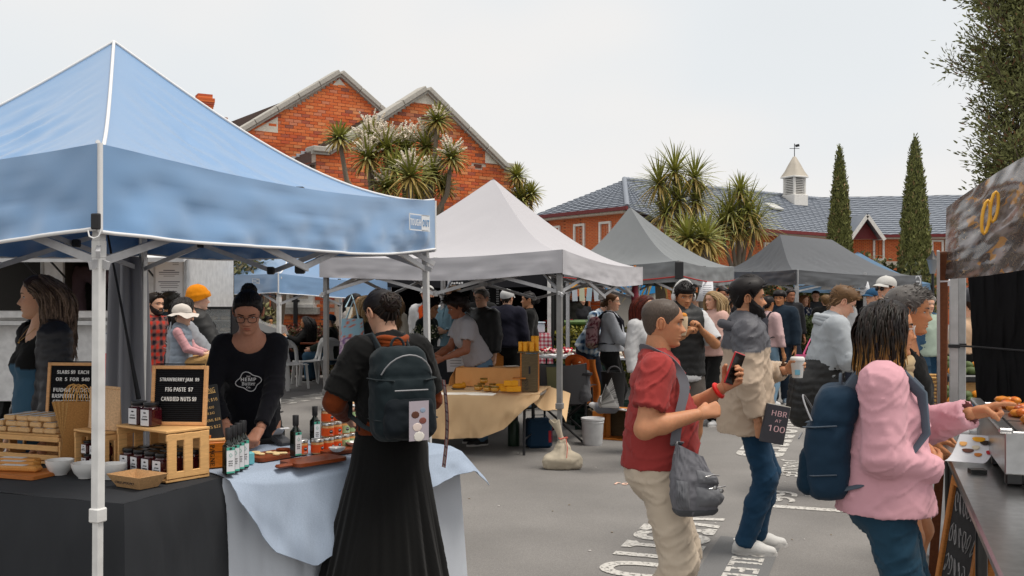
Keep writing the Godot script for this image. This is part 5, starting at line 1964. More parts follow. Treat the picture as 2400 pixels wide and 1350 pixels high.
func build_tents() -> void:
	var white_leg=mats.white_leg
	var grey_leg:=mat("grey_leg",Color(0.22,0.215,0.21),"paint",0.4)
	var silver=mats.silver_bar
	var blackp=mats.black_plastic
	var pipm:=mat("white_piping",Color(0.72,0.72,0.72),"cloth",0.9)
	var blue:=mat("blue_canvas",hx("6897c6"),"cloth",0.42,{"s":6.0,"h":0.03,"back":Color(0.07,0.15,0.26),"spec":0.6,"rim":1.0,"coat":0.9,"coatr":0.38})
	var N:=V(-1.56,2.135,-3.75)
	var R:=V(-0.515,2.20,-6.60)
	var Fc:=V(-2.87,2.22,-7.75)
	var Lc:=V(-3.935,2.14,-4.90)
	var t:=thing("market_tent","large blue pop-up market tent with white legs in the left foreground","tent",Vector3.ZERO,0.0,"pop-up tents")
	canopy(t,[N,R,Fc,Lc],V(-2.30,3.03,-5.75),0.325,0.19,blue,pipm,0.026,60)
	truss(t,[N,R,Fc,Lc],0.30,silver,blackp)
	tent_leg(t,N-V(0,0.03,0),V(-1.565,0,-3.74),0.037,white_leg,0.72,blackp,U)
	tent_leg(t,R-V(0,0.03,0),V(-0.50,0,-6.92),0.037,white_leg,1.07,blackp,U)
	tent_leg(t,Fc-V(0,0.03,0),Fc*V(1,0,1),0.046,white_leg,0.7,blackp,U)
	tent_leg(t,Lc-V(0,0.03,0),Lc*V(1,0,1),0.046,white_leg,0.7,blackp,U)
	part(t,"corner_strap",shape().box(N+V(-0.002,-0.295,0.014),V(0.036,0.06,0.02),Basis(Vector3.UP,-0.35),0.004),blackp)
	part(t,"strap_ring",shape().tube([N+V(-0.025,-0.33,0.03),N+V(-0.018,-0.352,0.035),N+V(0,-0.36,0.036),N+V(0.018,-0.352,0.035),N+V(0.025,-0.33,0.03)],0.003,6),pipm)
	var along:=(R-N).normalized()
	var outn:=along.cross(Vector3.UP).normalized()
	logo(t,N.lerp(R,0.885)+V(0,-0.165,0)+outn*0.055,along,0.30,0.105)
	var gm:=mat("grey_curtain",Color(0.20,0.20,0.215),"cloth",0.7)
	var cur:=thing("side_curtain","gathered grey side curtain hanging at the blue tent's far leg","curtain",Fc*V(1,0,1))
	part(cur,"curtain",shape().sheet(40,14,func(u,v):
		var a:float=u*TAU*0.72-0.6
		var r:float=0.10+0.03*sin(u*31.0)+0.05*(1.0-v)
		return V(-0.09+cos(a)*r*1.1,0.15+v*1.72,sin(a)*r+0.08),0.003),gm)
	var rope:=thing("guy_strap","black ratchet strap running down from the blue tent frame","strap",Vector3.ZERO)
	part(rope,"strap",shape().tube([at(252,548,5.4),at(300,800,5.3),at(325,935,5.2)],[0.006,0.008,0.014],6),blackp)
	var t2:=thing("market_tent","smaller blue tent over the plastic chairs with a white brand patch","tent",Vector3.ZERO,0.0,"pop-up tents")
	var c2:=[at(652,640,13.5),at(916,655,17.0),at(800,640,19.4),at(442,633,15.4)]
	canopy(t2,c2,at(690,560,16.3)+V(0,0.12,0),0.27,0.16,blue,pipm,0.012,20)
	truss(t2,c2,0.27,silver,blackp,false)
	for c in c2:
		tent_leg(t2,c,c*V(1,0,1),0.05,white_leg,0.5,blackp,U)
	var al2:Vector3=(c2[0]-c2[3]).normalized()
	logo(t2,c2[3].lerp(c2[0],0.81)+V(0,-0.12,0)+al2.cross(Vector3.UP).normalized()*0.05,al2,0.2,0.07)
	var pale:=mat("pale_grey_canvas",Color(0.45,0.44,0.46),"cloth",0.7,{"s":5.0,"h":0.03})
	var t3:=thing("market_tent","pale grey peaked tent with dark lining above the burlap table","tent",Vector3.ZERO,0.0,"pop-up tents")
	var vh3:=0.22
	var c3:=[V(0.46,2.0,-9.09),V(1.56,1.93,-11.9),V(-0.94,1.98,-13.3),V(-2.03,2.0,-10.5)]
	canopy(t3,c3,V(-0.21,2.90,-11.2),vh3,0.17,pale,null,0.011,34,Vector3.INF,[1,2])
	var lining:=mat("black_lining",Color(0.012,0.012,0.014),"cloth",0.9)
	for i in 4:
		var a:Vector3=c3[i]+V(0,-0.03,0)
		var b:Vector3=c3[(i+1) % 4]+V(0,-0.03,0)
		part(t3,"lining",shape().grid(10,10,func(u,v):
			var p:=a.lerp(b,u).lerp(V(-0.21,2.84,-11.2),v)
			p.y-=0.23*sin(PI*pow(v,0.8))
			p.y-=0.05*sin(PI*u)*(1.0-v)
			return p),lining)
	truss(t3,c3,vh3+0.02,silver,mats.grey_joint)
	for i in 4:
		tent_leg(t3,c3[i],c3[i]*V(1,0,1),0.048,grey_leg if i != 2 else silver,0.56,mats.grey_joint,W)
	var dk:=mat("dark_grey_canvas",Color(0.16,0.17,0.175),"cloth",0.55,{"s":5.0,"h":0.03,"spec":0.45})
	var blk:=mat("black_canvas",Color(0.028,0.030,0.034),"cloth",0.5,{"s":5.0,"h":0.03,"spec":0.5})
	var t4:=thing("market_tent","dark grey tent with a thin red hem line, behind the pale tent","tent",Vector3.ZERO,0.0,"pop-up tents")
	var c4:=[V(2.36,2.09,-14.1),V(3.79,2.10,-17.0),V(2.2,2.1,-18.2),V(0.8,2.1,-15.3)]
	canopy(t4,c4,V(1.86,3.0,-15.7),0.30,0.16,dk,null,0.02,24)
	for i in 4:
		var a:Vector3=c4[i]
		var b:Vector3=c4[(i+1) % 4]
		var o:Vector3=(((a+b)*0.5-V(1.86,2.1,-15.7))*V(1,0,1)).normalized()
		var hem:=[]
		for k in 13:
			hem.append(a.lerp(b,k/12.0)+V(0,-0.225-0.06*sin(PI*k/12.0),0)+o*0.06)
		part(t4,"piping",shape().tube(hem,0.010,6),mat("red_piping",Color(0.35,0.04,0.035),"cloth",0.9))
	truss(t4,c4,0.3,silver,blackp,false)
	for i in 4:
		tent_leg(t4,c4[i],c4[i]*V(1,0,1),0.05,silver,0.6,blackp,W)
	part(t4,"corner_strap",shape().box(c4[0]+V(0,-0.14,0.05),V(0.12,0.25,0.03),Basis(),0.01),blackp)
	var t5:=thing("market_tent","long black tent with two peaks and paper notices on its valance","tent",Vector3.ZERO,0.0,"pop-up tents")
	var c5:=[at(1866,632,19.0),at(2160,645,24.2),at(2010,640,28.0),at(1668,632,22.6)]
	canopy(t5,c5,at(1828,550,21.2),0.28,0.2,mat("charcoal_canvas",Color(0.055,0.06,0.068),"cloth",0.5,{"s":5.0,"h":0.03,"spec":0.5}),null,0.03,26,at(1950,562,24.0))
	truss(t5,c5,0.26,silver,blackp,false)
	for i in 4:
		tent_leg(t5,c5[i],c5[i]*V(1,0,1),0.07,silver,0.6,blackp,W)
	var midp:Vector3=(c5[0]+c5[1])*0.5
	tent_leg(t5,midp,midp*V(1,0,1),0.07,silver,0.6,blackp,W)
	var paper=mats.paper
	for q in [[1940,645,20.5,"curled paper notice taped to the black tent's valance, left one"],[2024,660,21.6,"paper notice hanging under the black tent's valance, middle one"],[2096,672,22.8,"paper notice hanging behind the man in the white cap"],[1655,660,15.2,"white paper sheets fluttering under the dark grey tent edge"]]:
		var nt:=thing("paper_notice",q[3],"notice",at(q[0],q[1],q[2]))
		part(nt,"sheet",shape().sheet(4,8,func(u,v):return V((u-0.5)*0.21+0.06*(1.0-v)*(1.0-v)*(-1.0 if q[0]<2000 else 0.2),-0.30*(1.0-v),0.05*sin(v*4.0)+0.03),0.001),paper)
		var ln:=shape()
		for k in 6:
			ln.box(V(0,-0.06-k*0.03,0.085),V(0.13,0.006,0.002))
		part(nt,"print",ln,mats.print_grey)
	var em:=thing("tent_emblem","small white emblem printed at the black tent's right corner","emblem",at(2146,657,24.0))
	part(em,"outline",shape().tube([V(-0.06,-0.1,0.12),V(-0.07,0.0,0.12),V(-0.03,0.09,0.12),V(0.03,0.09,0.12),V(0.07,0.0,0.12),V(0.06,-0.1,0.12),V(-0.06,-0.1,0.12)],0.014,6).box(V(0,-0.03,0.12),V(0.08,0.03,0.01)),paper)
	var orange:=mat("orange_canvas",Color(0.75,0.33,0.02),"cloth",0.7,{"back":Color(0.25,0.1,0.0)})
	var t6:=thing("market_tent","orange tent with pale bunting seen under the pale grey tent","tent",Vector3.ZERO,0.0,"pop-up tents")
	var c6:=[at(1285,652,21.0),at(1415,650,22.5),at(1400,652,25.5),at(1270,654,24.0)]
	canopy(t6,c6,at(1345,600,23.2),0.2,0.12,orange,null,0.01,10)
	for c in c6:
		tent_leg(t6,c,c*V(1,0,1),0.05,grey_leg,0.6,blackp,W)
	for k in 7:
		part(t6,"bunting_flag",shape().box(at(1296+k*17,690,20.9),V(0.11,0.28,0.006),Basis(V(0,0,1),0.1*sin(k*2.3))),mat("bunting%d" % (k % 3),[Color(0.6,0.66,0.72),Color(0.66,0.68,0.5),Color(0.45,0.6,0.7)][k % 3],"cloth",0.9))
	var t7:=thing("market_tent","bright blue tent far back left of the folded umbrella","tent",Vector3.ZERO,0.0,"pop-up tents")
	var c7:=[at(1420,662,21.0),at(1540,665,22.0),at(1530,664,25.0),at(1420,662,24.0)]
	canopy(t7,c7,at(1490,620,23.0),0.2,0.1,mat("bright_blue_canvas",hx("2f7fb8"),"cloth",0.7),null,0.01,10)
	for c in c7:
		tent_leg(t7,c,c*V(1,0,1),0.05,grey_leg,0.6,blackp,W)
	var sc:=thing("white_screen","plain white side wall under the bright blue tent","screen",gp(1485,22.0))
	part(sc,"sheet",shape().sheet(10,4,func(u,v):return V((u-0.5)*1.3+0.0,0.75+v*1.05,0.03*sin(u*9.0)),0.004),mats.offwhite_sheet)
	part(sc,"post",shape().tube([V(-0.65,0,0),V(-0.65,1.85,0)],0.02,8),silver)
	part(sc,"post",shape().tube([V(0.65,0,0),V(0.65,1.85,0)],0.02,8),silver)
	var t8:=thing("market_tent","faded blue tent behind the right end of the black tent","tent",Vector3.ZERO,0.0,"pop-up tents")
	var c8:=[at(1860,668,27.0),at(2180,664,29.0),at(2170,668,33.0),at(1880,668,31.0)]
	canopy(t8,c8,at(2010,590,30.0),0.2,0.1,mat("faded_blue",Color(0.10,0.17,0.26),"cloth",0.7),null,0.02,10)
	for c in c8:
		tent_leg(t8,c,c*V(1,0,1),0.05,grey_leg,0.6,blackp,W)
func logo(t: Node3D,o: Vector3,x: Vector3,w: float,h: float) -> void:
	var n:=x.cross(Vector3.UP).normalized()
	var b:=Basis(x,n.cross(x)*-1.0 if n.cross(x).y<0 else n.cross(x),n)
	var wm:=mat("logo_white",Color(0.70,0.72,0.74),"plain",0.8)
	var m:=shape()
	m.box(o+b*V(0,h*0.46,0.004),V(w,h*0.07,0.003),b)
	m.box(o+b*V(0,-h*0.46,0.004),V(w,h*0.07,0.003),b)
	m.box(o+b*V(-w*0.48,0,0.004),V(w*0.03,h,0.003),b)
	m.box(o+b*V(w*0.29,0,0.004),V(w*0.40,h*0.98,0.003),b)
	var lg:=part(t,"brand_patch",m,wm)
	fit_text(lg,"TOUGH",Transform3D(b,o+b*V(-w*0.2,0,0.005)),w*0.5,h*0.4,wm)
	fit_text(lg,"OUT",Transform3D(b,o+b*V(w*0.29,0,0.007)),w*0.32,h*0.4,mat("logo_blue",hx("5587b6"),"plain",0.8))
func tp(px: float,py: float,h:=0.74) -> Vector3:
	return at(px,py,(EYE-h)*F/(py-HORIZON))
func cloth_table(label: String,o: Vector3,x: Vector3,y: Vector3,h: float,drop: float,m: Material,amp: float,called:="tablecloth") -> Node3D:
	var th:=thing(called,label,"tablecloth",V(o.x,0,o.z))
	var X:=x.normalized()
	var Z:=y.normalized()
	var out:=[-Z,X,Z,-X]
	var c:=[V(0,h,0),x+V(0,h,0),x+y+V(0,h,0),y+V(0,h,0)]
	var mb:=shape()
	mb.grid(30,20,func(u,v):return c[0]+x*u+y*v+V(0,0.004*n3(u*6+o.x,v*5,2.0)+0.006,0))
	for i in 4:
		var a:Vector3=c[i]
		var b:Vector3=c[(i+1) % 4]
		var nn:Vector3=out[i]
		var L:=(b-a).length()
		mb.grid(int(L*36)+6,18,func(u,v):
			var s:float=1.0-v
			var f:=n3(u*L*5.0+i*7.0,s*0.7,o.x)+0.5*n3(u*L*13.0+i*3.0,s*1.3,o.z)
			var w:=smoothstep(0.0,0.25,s)
			var c0:=smoothstep(0.1,0.0,u)
			var c1:=smoothstep(0.9,1.0,u)
			var off:=0.012*minf(1.0,s*12.0)+0.05*s*amp/0.03+amp*0.35*w
			var p:Vector3=a.lerp(b,u)+nn*(off+amp*f*w*(1.0-c0)*(1.0-c1))+(out[(i+3) % 4]*c0+out[(i+1) % 4]*c1)*off-V(0,drop*s,0)
			p.y+=0.006*(1.0-minf(1.0,s*12.0))
			return p)
	part(th,"cloth",mb,m)
	return th
func trestle(label: String,o: Vector3,x: Vector3,y: Vector3,h: float,m: Material,leg_m: Material,called:="trestle_table") -> Node3D:
	var th:=thing(called,label,"table",V(o.x,0,o.z))
	var bs:=Basis(x.normalized(),Vector3.UP,x.normalized().cross(Vector3.UP))
	part(th,"tabletop",shape().box((x+y)*0.5+V(0,h-0.02,0),V(x.length(),0.035,y.length()),bs,0.006),m)
	for i in [0.08,0.92]:
		for j in [0.1,0.9]:
			part(th,"leg",shape().tube([x*i+y*j,x*i+y*lerpf(j,0.5,0.15)+V(0,h-0.04,0)],0.014,8),leg_m)
		part(th,"brace",shape().tube([x*i+y*0.1+V(0,0.15,0),x*i+y*0.9+V(0,0.15,0)],0.009,6),leg_m)
	return th
func crate(label: String,o: Vector3,x: Vector3,w: float,h: float,dp: float,m: Material,called:="wooden_crate") -> Node3D:
	var th:=thing(called,label,"crate",o)
	var X:=x.normalized()
	var Z:=X.cross(Vector3.UP)
	var bs:=Basis(X,Vector3.UP,Z)
	var t:=0.011
	part(th,"top_board",shape().box(bs*V(w/2,h-t/2,-dp/2),V(w,t,dp),bs,0.002),m)
	part(th,"bottom_board",shape().box(bs*V(w/2,t/2,-dp/2),V(w-0.004,t,dp),bs,0.002),m)
	part(th,"back_board",shape().box(bs*V(w/2,h/2,-dp+t/2),V(w-0.01,h-2*t,t),bs),m)
	for s in [0.0,1.0]:
		var x0:float=t/2+s*(w-t)
		part(th,"end_rail",shape().box(bs*V(x0,h*0.91-t,-dp/2),V(t,h*0.13,dp-0.004),bs,0.002),m)
		part(th,"end_rail",shape().box(bs*V(x0,h*0.08+t,-dp/2),V(t,h*0.13,dp-0.004),bs,0.002),m)
		for k in 3:
			part(th,"end_slat",shape().box(bs*V(x0-(0.001-s*0.002),h/2,-dp*(0.13+0.37*k)),V(t,h-0.03,dp*0.2),bs,0.002),m)
	return th
func jam_jar_proto(label: String,pos: Vector3,turn: float,hgt: float,w: float,group: String) -> Node3D:
	var th:=thing("jam_jar",label,"jar",pos,turn,group)
	var glass:=mat("jam_glass",Color(0.045,0.004,0.008),"plain",0.06,{"coat":0.8})
	var k:=hgt/0.085
	part(th,"jar",shape().box(V(0,hgt*0.38,0),V(w,hgt*0.76,w),Basis(),0.008).lathe(V(0,hgt*0.74,0),[V2(w*0.5,0),V2(w*0.42,0.006*k),V2(w*0.42,0.010*k)],16),glass)
	part(th,"lid",shape().lathe(V(0,hgt*0.82,0),[V2(w*0.44,0),V2(w*0.47,0.002),V2(w*0.47,hgt*0.15),V2(w*0.44,hgt*0.18),V2(0,hgt*0.18)],20),mat("black_lid",Color(0.012,0.012,0.014),"plain",0.3))
	var lb:=part(th,"label_sticker",shape().box(V(0,hgt*0.38,w*0.5+0.0006),V(w*0.72,hgt*0.66,0.001)),mats.label_white)
	var pr:=shape()
	pr.ball(V(0,hgt*0.58,w*0.5+0.0012),V(w*0.13,hgt*0.035,0.0006),8)
	part(lb,"print",pr,mats.ink)
	var ink=mats.ink
	fit_text(lb,"JAM",Transform3D(Basis(),V(0,hgt*0.42,w*0.5+0.0013)),w*0.4,hgt*0.07,ink)
	fit_text(lb,"STRAWBERRY",Transform3D(Basis(),V(0,hgt*0.31,w*0.5+0.0013)),w*0.55,hgt*0.06,ink)
	return th
func bowl(label: String,pos: Vector3,r: float,h: float,m: Material,called:="bowl",group:="") -> Node3D:
	var th:=thing(called,label,"bowl",pos,0.0,group)
	part(th,"bowl",shape().lathe(Vector3.ZERO,[V2(0,0),V2(r*0.5,0),V2(r*0.52,h*0.08),V2(r*0.8,h*0.35),V2(r*0.97,h*0.75),V2(r,h),V2(r*0.94,h),V2(r*0.88,h*0.7),V2(r*0.6,h*0.25),V2(0,h*0.15)],28),m)
	return th
func letter_board(label: String,base: Vector3,x: Vector3,lean: float,w: float,h: float,rows: Array) -> Node3D:
	var th:=thing("letter_board",label,"sign",base)
	var X:=x.normalized()
	var n:=X.cross(Vector3.UP)
	var up:=(Vector3.UP*cos(lean)-n*sin(lean)).normalized()
	var N:=X.cross(up)
	var bs:=Basis(X,up,N)
	var oak:=mat("oak_frame",hx("d9a878"),"wood",0.6,{"s":4.0})
	var t:=0.016
	for s in [-1.0,1.0]:
		part(th,"frame",shape().box(bs*V(s*(w-t)/2,h/2,0),V(t,h,0.02),bs,0.002),oak)
		part(th,"frame",shape().box(bs*V(0,h/2+s*(h-t)/2,0.0003),V(w-2*t,t,0.02),bs,0.002),oak)
	var felt:=shape().box(bs*V(0,h/2,-0.004),V(w-t,h-t,0.006),bs)
	for k in int(h/0.009):
		felt.tube([bs*V(-w/2+t,t+k*0.009,0.0005),bs*V(w/2-t,t+k*0.009,0.0005)],0.0034,6,false)
	part(th,"felt",felt,mat("black_felt",Color(0.014,0.014,0.016),"cloth",0.95))
	for q in rows:
		fit_text(th,q[0],Transform3D(bs,bs*V(0,h*q[1],0.005)),q[2],q[3],mat("letter_white",Color(0.75,0.74,0.72),"plain",0.6),true,"Droid Sans",0.002)
	return th
func oil_bottle(label: String,pos: Vector3,turn: float,h: float,group:="hemp oil bottles") -> Node3D:
	if meshes.has("oil_proto"):
		var src:Node3D=meshes["oil_proto"]
		return copy(src,label,Transform3D(Basis(Vector3.UP,turn).scaled(Vector3.ONE*(h/0.21)),pos),group)
	var th:=thing("oil_bottle",label,"bottle",pos,turn,group)
	th.scale=Vector3.ONE*(h/0.21)
	part(th,"bottle",shape().box(V(0,0.068,0),V(0.046,0.136,0.046),Basis(),0.007).lathe(V(0,0.134,0),[V2(0.023,0),V2(0.018,0.008),V2(0.0125,0.018),V2(0.0125,0.03)],16),mats.dark_glass)
	part(th,"cap",shape().lathe(V(0,0.158,0),[V2(0.0145,0),V2(0.0155,0.002),V2(0.0155,0.05),V2(0.014,0.052),V2(0,0.052)],20),mat("cap_black",Color(0.02,0.02,0.022),"grain",0.5))
	var lb:=part(th,"label_sticker",shape().box(V(0,0.068,0.0235),V(0.037,0.115,0.0008)),mats.label_white)
	var tl:=mat("label_teal",hx("4fa893"),"plain",0.8)
	part(lb,"band",shape().box(V(0,0.119,0.0241),V(0.037,0.013,0.0006)),tl)
	part(lb,"band",shape().box(V(0,0.0145,0.0241),V(0.037,0.008,0.0006)),tl)
	part(lb,"emblem",shape().tube([V(0,0.082,0.0244),V(-0.007,0.089,0.0244),V(0,0.1,0.0244),V(0.007,0.089,0.0244),V(0,0.082,0.0244)],0.0009,5),tl)
	var ink=mats.ink
	for q in [["HEMP",0.064],["SEED OIL",0.054],["OIL",0.045]]:
		fit_text(lb,q[0],Transform3D(Basis(),V(0,q[1],0.0241)),0.02,0.005,ink)
	part(lb,"logo",shape().ball(V(0,0.119,0.0248),V(0.007,0.005,0.0006),10),ink)
	meshes["oil_proto"]=th
	return th
func hemp_jar(label: String,pos: Vector3,turn: float,green: bool) -> Node3D:
	var key:="hemp_jar%s" % green
	if meshes.has(key):
		return copy(meshes[key],label,Transform3D(Basis(Vector3.UP,turn),pos),"stacked hemp butter jars")
	var th:=thing("hemp_butter_jar",label,"jar",pos,turn,"stacked hemp butter jars")
	part(th,"jar",shape().lathe(Vector3.ZERO,[V2(0,0),V2(0.030,0),V2(0.033,0.004),V2(0.033,0.056),V2(0.030,0.061),V2(0,0.061)],24),mat("butter_jar",hx("b59a6a") if green else hx("c08d58"),"plain",0.1,{"coat":0.7}))
	part(th,"lid",shape().lathe(V(0,0.061,0),[V2(0.0315,0),V2(0.033,0.001),V2(0.033,0.012),V2(0.031,0.0145),V2(0,0.0145)],24),mat("silver_lid",Color(0.62,0.62,0.60),"metal",0.3))
	var lb:=part(th,"label_sticker",shape().lathe(V(0,0.008,0),[V2(0.0335,0),V2(0.0335,0.040)],28),mat("label_green" if green else "label_orange",hx("9db888") if green else hx("e2561c"),"plain",0.7))
	var ink=mats.ink
	part(lb,"logo",shape().ball(V(0.004,0.03,0.0335),V(0.010,0.009,0.001),10),ink)
	fit_text(lb,"HEMP",Transform3D(Basis(),V(0.004,0.032,0.0344)),0.013,0.005,mats.label_white)
	fit_text(lb,"BUTTER",Transform3D(Basis(),V(0.004,0.014,0.0337)),0.016,0.004,mats.label_white)
	meshes[key]=th
	return th
func rounded_board(w: float,d: float,t: float,r:=0.03) -> MB:
	var p:=[]
	for q in [[w/2-r,d/2-r,0.0],[-w/2+r,d/2-r,90.0],[-w/2+r,-d/2+r,180.0],[w/2-r,-d/2+r,270.0]]:
		for k in 5:
			var a:=deg_to_rad(q[2]+k*22.5)
			p.append(V2(q[0]+cos(a)*r,q[1]+sin(a)*r))
	return shape().prism(p,V(0,t,0),Vector3.RIGHT,V(0,0,-1),V(0,-t,0))
func build_left_stalls() -> void:
	var black_cloth=mats.black_tablecloth
	var pine=mats.pine
	var brown=mats.acacia
	var kraft:=mat("kraft",hx("c49a6c"),"grain",0.9,{"s":4.0})
	var white_china:=mat("white_china",Color(0.72,0.715,0.70),"plain",0.2,{"coat":0.4})
	var steel_leg=mats.table_leg_black
	var grey_top=mats.tabletop_grey
	var c0:=V(-1.52,0,-3.90)
	trestle("folding table under the black cloth at the left",c0+U*0.02-W*0.02,-W*1.76,U*0.74,0.735,grey_top,steel_leg)
	cloth_table("black cloth covering the jam and fudge table in the left foreground",c0,-W*1.8,U*0.78,0.74,0.70,black_cloth,0.02)
	var po:=thing("poster","white poster pinned to the black tablecloth at the left edge","poster",c0-W*0.98)
	part(po,"sheet",shape().sheet(6,6,func(u,v):return W*(u*0.42-0.42)+V(0,0.18+v*0.50,0)-U*(0.075+0.012*sin(u*5.0)),0.002),mats.label_white)
	var fx:=W
	var fo:=tp(138,1095)-fx*0.42
	fo.y=0.75
	var fc:=crate("low pine crate under the piled fudge slabs",fo,fx,0.42,0.145,0.24,pine)
	var Zf:=fx.cross(Vector3.UP)
	for k in 3:
		part(fc,"front_slat",shape().box(Basis(fx,Vector3.UP,Zf)*V(0.21,0.03+k*0.045,-0.008),V(0.40,0.026,0.01),Basis(fx,Vector3.UP,Zf),0.002),pine)
	var fudge:=mat("fudge",hx("d9ae78"),"grain",0.6,{"s":8.0,"coat":0.5})
	var flab:=mat("fudge_label",Color(0.70,0.70,0.70),"plain",0.4)
	var rows:=["bottom","middle","top"]
	for lay in 3:
		for i in 5:
			for j in 2:
				if lay==2 and i==4:
					continue
				var th:=thing("fudge_slab","wrapped pale fudge slab, %s layer of the pile, %s from the right, %s row" % [rows[lay],["first","second","third","fourth","fifth"][i],["front","back"][j]],"fudge",fo+fx*(0.40-0.078*i-lay*0.012+rr(-0.006,0.006))-Zf*(0.055+0.12*j)+V(-0.03,0.147+lay*0.0285,0),atan2(-fx.z,fx.x)+rr(-0.08,0.08),"fudge slabs")
				part(th,"slab",shape().box(V(0,0.0135,0),V(0.072,0.026,0.115),Basis(),0.006),fudge)
				part(th,"label_sticker",shape().box(V(0,0.0272,0),V(0.034,0.0006,0.117)),flab)
	var bo:=thing("serving_board","wooden board with wrapped caramel slabs at the left edge","board",tp(25,1110,0.75),atan2(-fx.z,fx.x))
	part(bo,"board",rounded_board(0.46,0.2,0.016,0.01),mat("honey_wood",hx("b5703a"),"wood",0.5,{"s":3.0}))
	for k in 3:
		var th:=thing("caramel_slab",["lower wrapped caramel slab on the wooden board","upper wrapped caramel slab on the wooden board","rear wrapped caramel slab on the wooden board"][k],"fudge",bo.position+V([0.04,0.0,-0.02][k],0.018+[0.0,0.0,0.0][k],[0.03,-0.035,-0.085][k]),atan2(-fx.z,fx.x)+0.15,"caramel slabs")
		part(th,"slab",shape().box(V(0,0.013+k*0.004,0),V(0.24,0.026+k*0.008,0.055),Basis(),0.008),mat("caramel",hx("c98a44"),"grain",0.4,{"s":6.0,"coat":0.6}))
		part(th,"label_sticker",shape().box(V(-0.01,0.0268+k*0.008,0),V(0.12,0.0006,0.04)),flab)
	var pb:=thing("paper_bags","bundle of folded kraft paper bags with twisted handles","paper bags",tp(172,1092,0.75),0.35)
	for k in 12:
		var lean:=(k-6)*0.008
		part(pb,"bag",shape().sheet(3,6,func(u,v):return V((u-0.5)*lerpf(0.085,0.11,v)+lean*v*0.9-0.008*(k-6)*(1.0-v)*0.5,v*0.305+0.002*(k % 3),(k-6)*0.0055*(0.4+v)),0.0012),mat("kraft_bag%d" % (k % 3),hx(["b9894f","c79a60","a97a45"][k % 3]),"grain",0.9,{"s":5.0}))
	for k in 6:
		var hl:=[]
		for j in 13:
			var a:=PI*j/12.0
			hl.append(V(0.01+cos(a)*0.032+0.012*(k-2),0.30+sin(a)*0.085+0.004*(k % 2),(k-3)*0.012))
		part(pb,"handle",shape().tube(hl,0.0028,6),mat("twist_handle",hx("d3a361"),"grain",0.9))
	letter_board("black letter board listing slabs and fudge flavours",at(166,990,5.0),V(1,0,0.12),0.10,0.27,0.30,[["SLABS $9  EACH",0.84,0.17,0.020],["OR  5  FOR  $40",0.72,0.18,0.020],["FUDGE FUDGE",0.54,0.2,0.020],["RASPBERRY CHOC B",0.44,0.21,0.020],["GINGER PISTACHIO",0.34,0.2,0.020]])
	var st:=thing("display_box","plain box propping up the fudge letter board","box",at(166,992,5.03)*V(1,0,1)+V(0,0.745,0))
	part(st,"box",shape().box(V(0,0.088,-0.01),V(0.22,0.17,0.08),Basis(),0.004),kraft)
	var sx:=(W*0.9-U*0.25).normalized()
	var so:=tp(172,1100,0.75)
	so.y=0.75
	crate("small pine crate with little black-lidded jars behind the tent pole",so,sx,0.235,0.19,0.16,pine)
	var sz:=sx.cross(Vector3.UP)
	for i in 3:
		for lay in 2:
			var th:=jam_jar_proto("little dark jar, %s of the small crate, %s" % [["left side","middle","right side"][i],["lower","upper"][lay]],so+sx*(0.045+i*0.07)-sz*0.05+V(0,0.012+lay*0.062,0),atan2(-sx.z,sx.x),0.060,0.052,"little jars in the small crate")
			th.name=numbered("small_jar")
	for q in [[288,1005,0.20,0.13,"plain kraft stand-up pouch on the small crate, right of the pole"],[238,1010,0.19,0.13,"kraft pouch on the small crate behind the tent pole"]]:
		var kp:=thing("kraft_pouch",q[4],"pouch",so+sx*(0.19 if q[0]>250 else 0.07)-sz*0.08+V(0,0.193,0),atan2(-sx.z,sx.x),"kraft pouches")
		part(kp,"pouch",shape().grid(16,12,func(u,v):
			var a:float=u*TAU
			var fl:=lerpf(0.030,0.002,pow(v,1.5))
			return V(cos(a)*q[3]/2*(0.94+0.06*v)*(0.98 if absf(cos(a))<0.98 else 1.0),v*q[2],-sin(a)*fl)),mat("pouch",hx("d2ac84"),"grain",0.9,{"s":4.0}))
		part(kp,"seal",shape().box(V(0,q[2]-0.012,0.004),V(q[3]*0.96,0.003,0.004)),kraft)
	var bx:=(tp(392,1132,0.75)-tp(270,1108,0.75))*V(1,0,1)
	bx=bx.normalized()
	var bo2:=tp(272,1110,0.75)
	bo2.y=0.75
	var bw:=0.40
	crate("large pine crate full of dark red jam jars",bo2,bx,bw,0.225,0.22,pine)
	var bz:=bx.cross(Vector3.UP)
	var jt:=atan2(-bx.z,bx.x)
	var jp:Node3D=null
	var ord:=["first","second","third","fourth"]
	for j in 3:
		for i in 4:
			var pos:=bo2+bx*(0.056+i*0.087+j*0.004)-bz*(0.037+j*0.074)+V(0,0.0125,0)
			var lab:="square jam jar in the large crate, %s from the left, %s row" % [ord[i],["front","middle","back"][j]]
			if jp==null:
				jp=jam_jar_proto(lab,pos,jt+0.1,0.108,0.072,"jam jars in the large crate")
			else:
				copy(jp,lab,Transform3D(Basis(Vector3.UP,jt+rr(-0.1,0.2)),pos),"jam jars in the large crate")
	for i in 2:
		copy(jp,["square jam jar on top of the large crate, left one","square jam jar on top of the large crate, right one before the letter board"][i],Transform3D(Basis(Vector3.UP,jt+0.15),bo2+bx*(0.09+i*0.098)-bz*0.06+V(0,0.226,0)),"jam jars on the crate")
	letter_board("black letter board pricing strawberry jam, fig paste and candied nuts",bo2+bx*0.26-bz*0.15+V(0,0.226,0),V(1,0,0.10),0.10,0.262,0.27,[["STRAWBERRY JAM  $9",0.76,0.185,0.021],["FIG PASTE  $7",0.60,0.13,0.021],["CANDIED NUTS $9",0.44,0.165,0.021]])
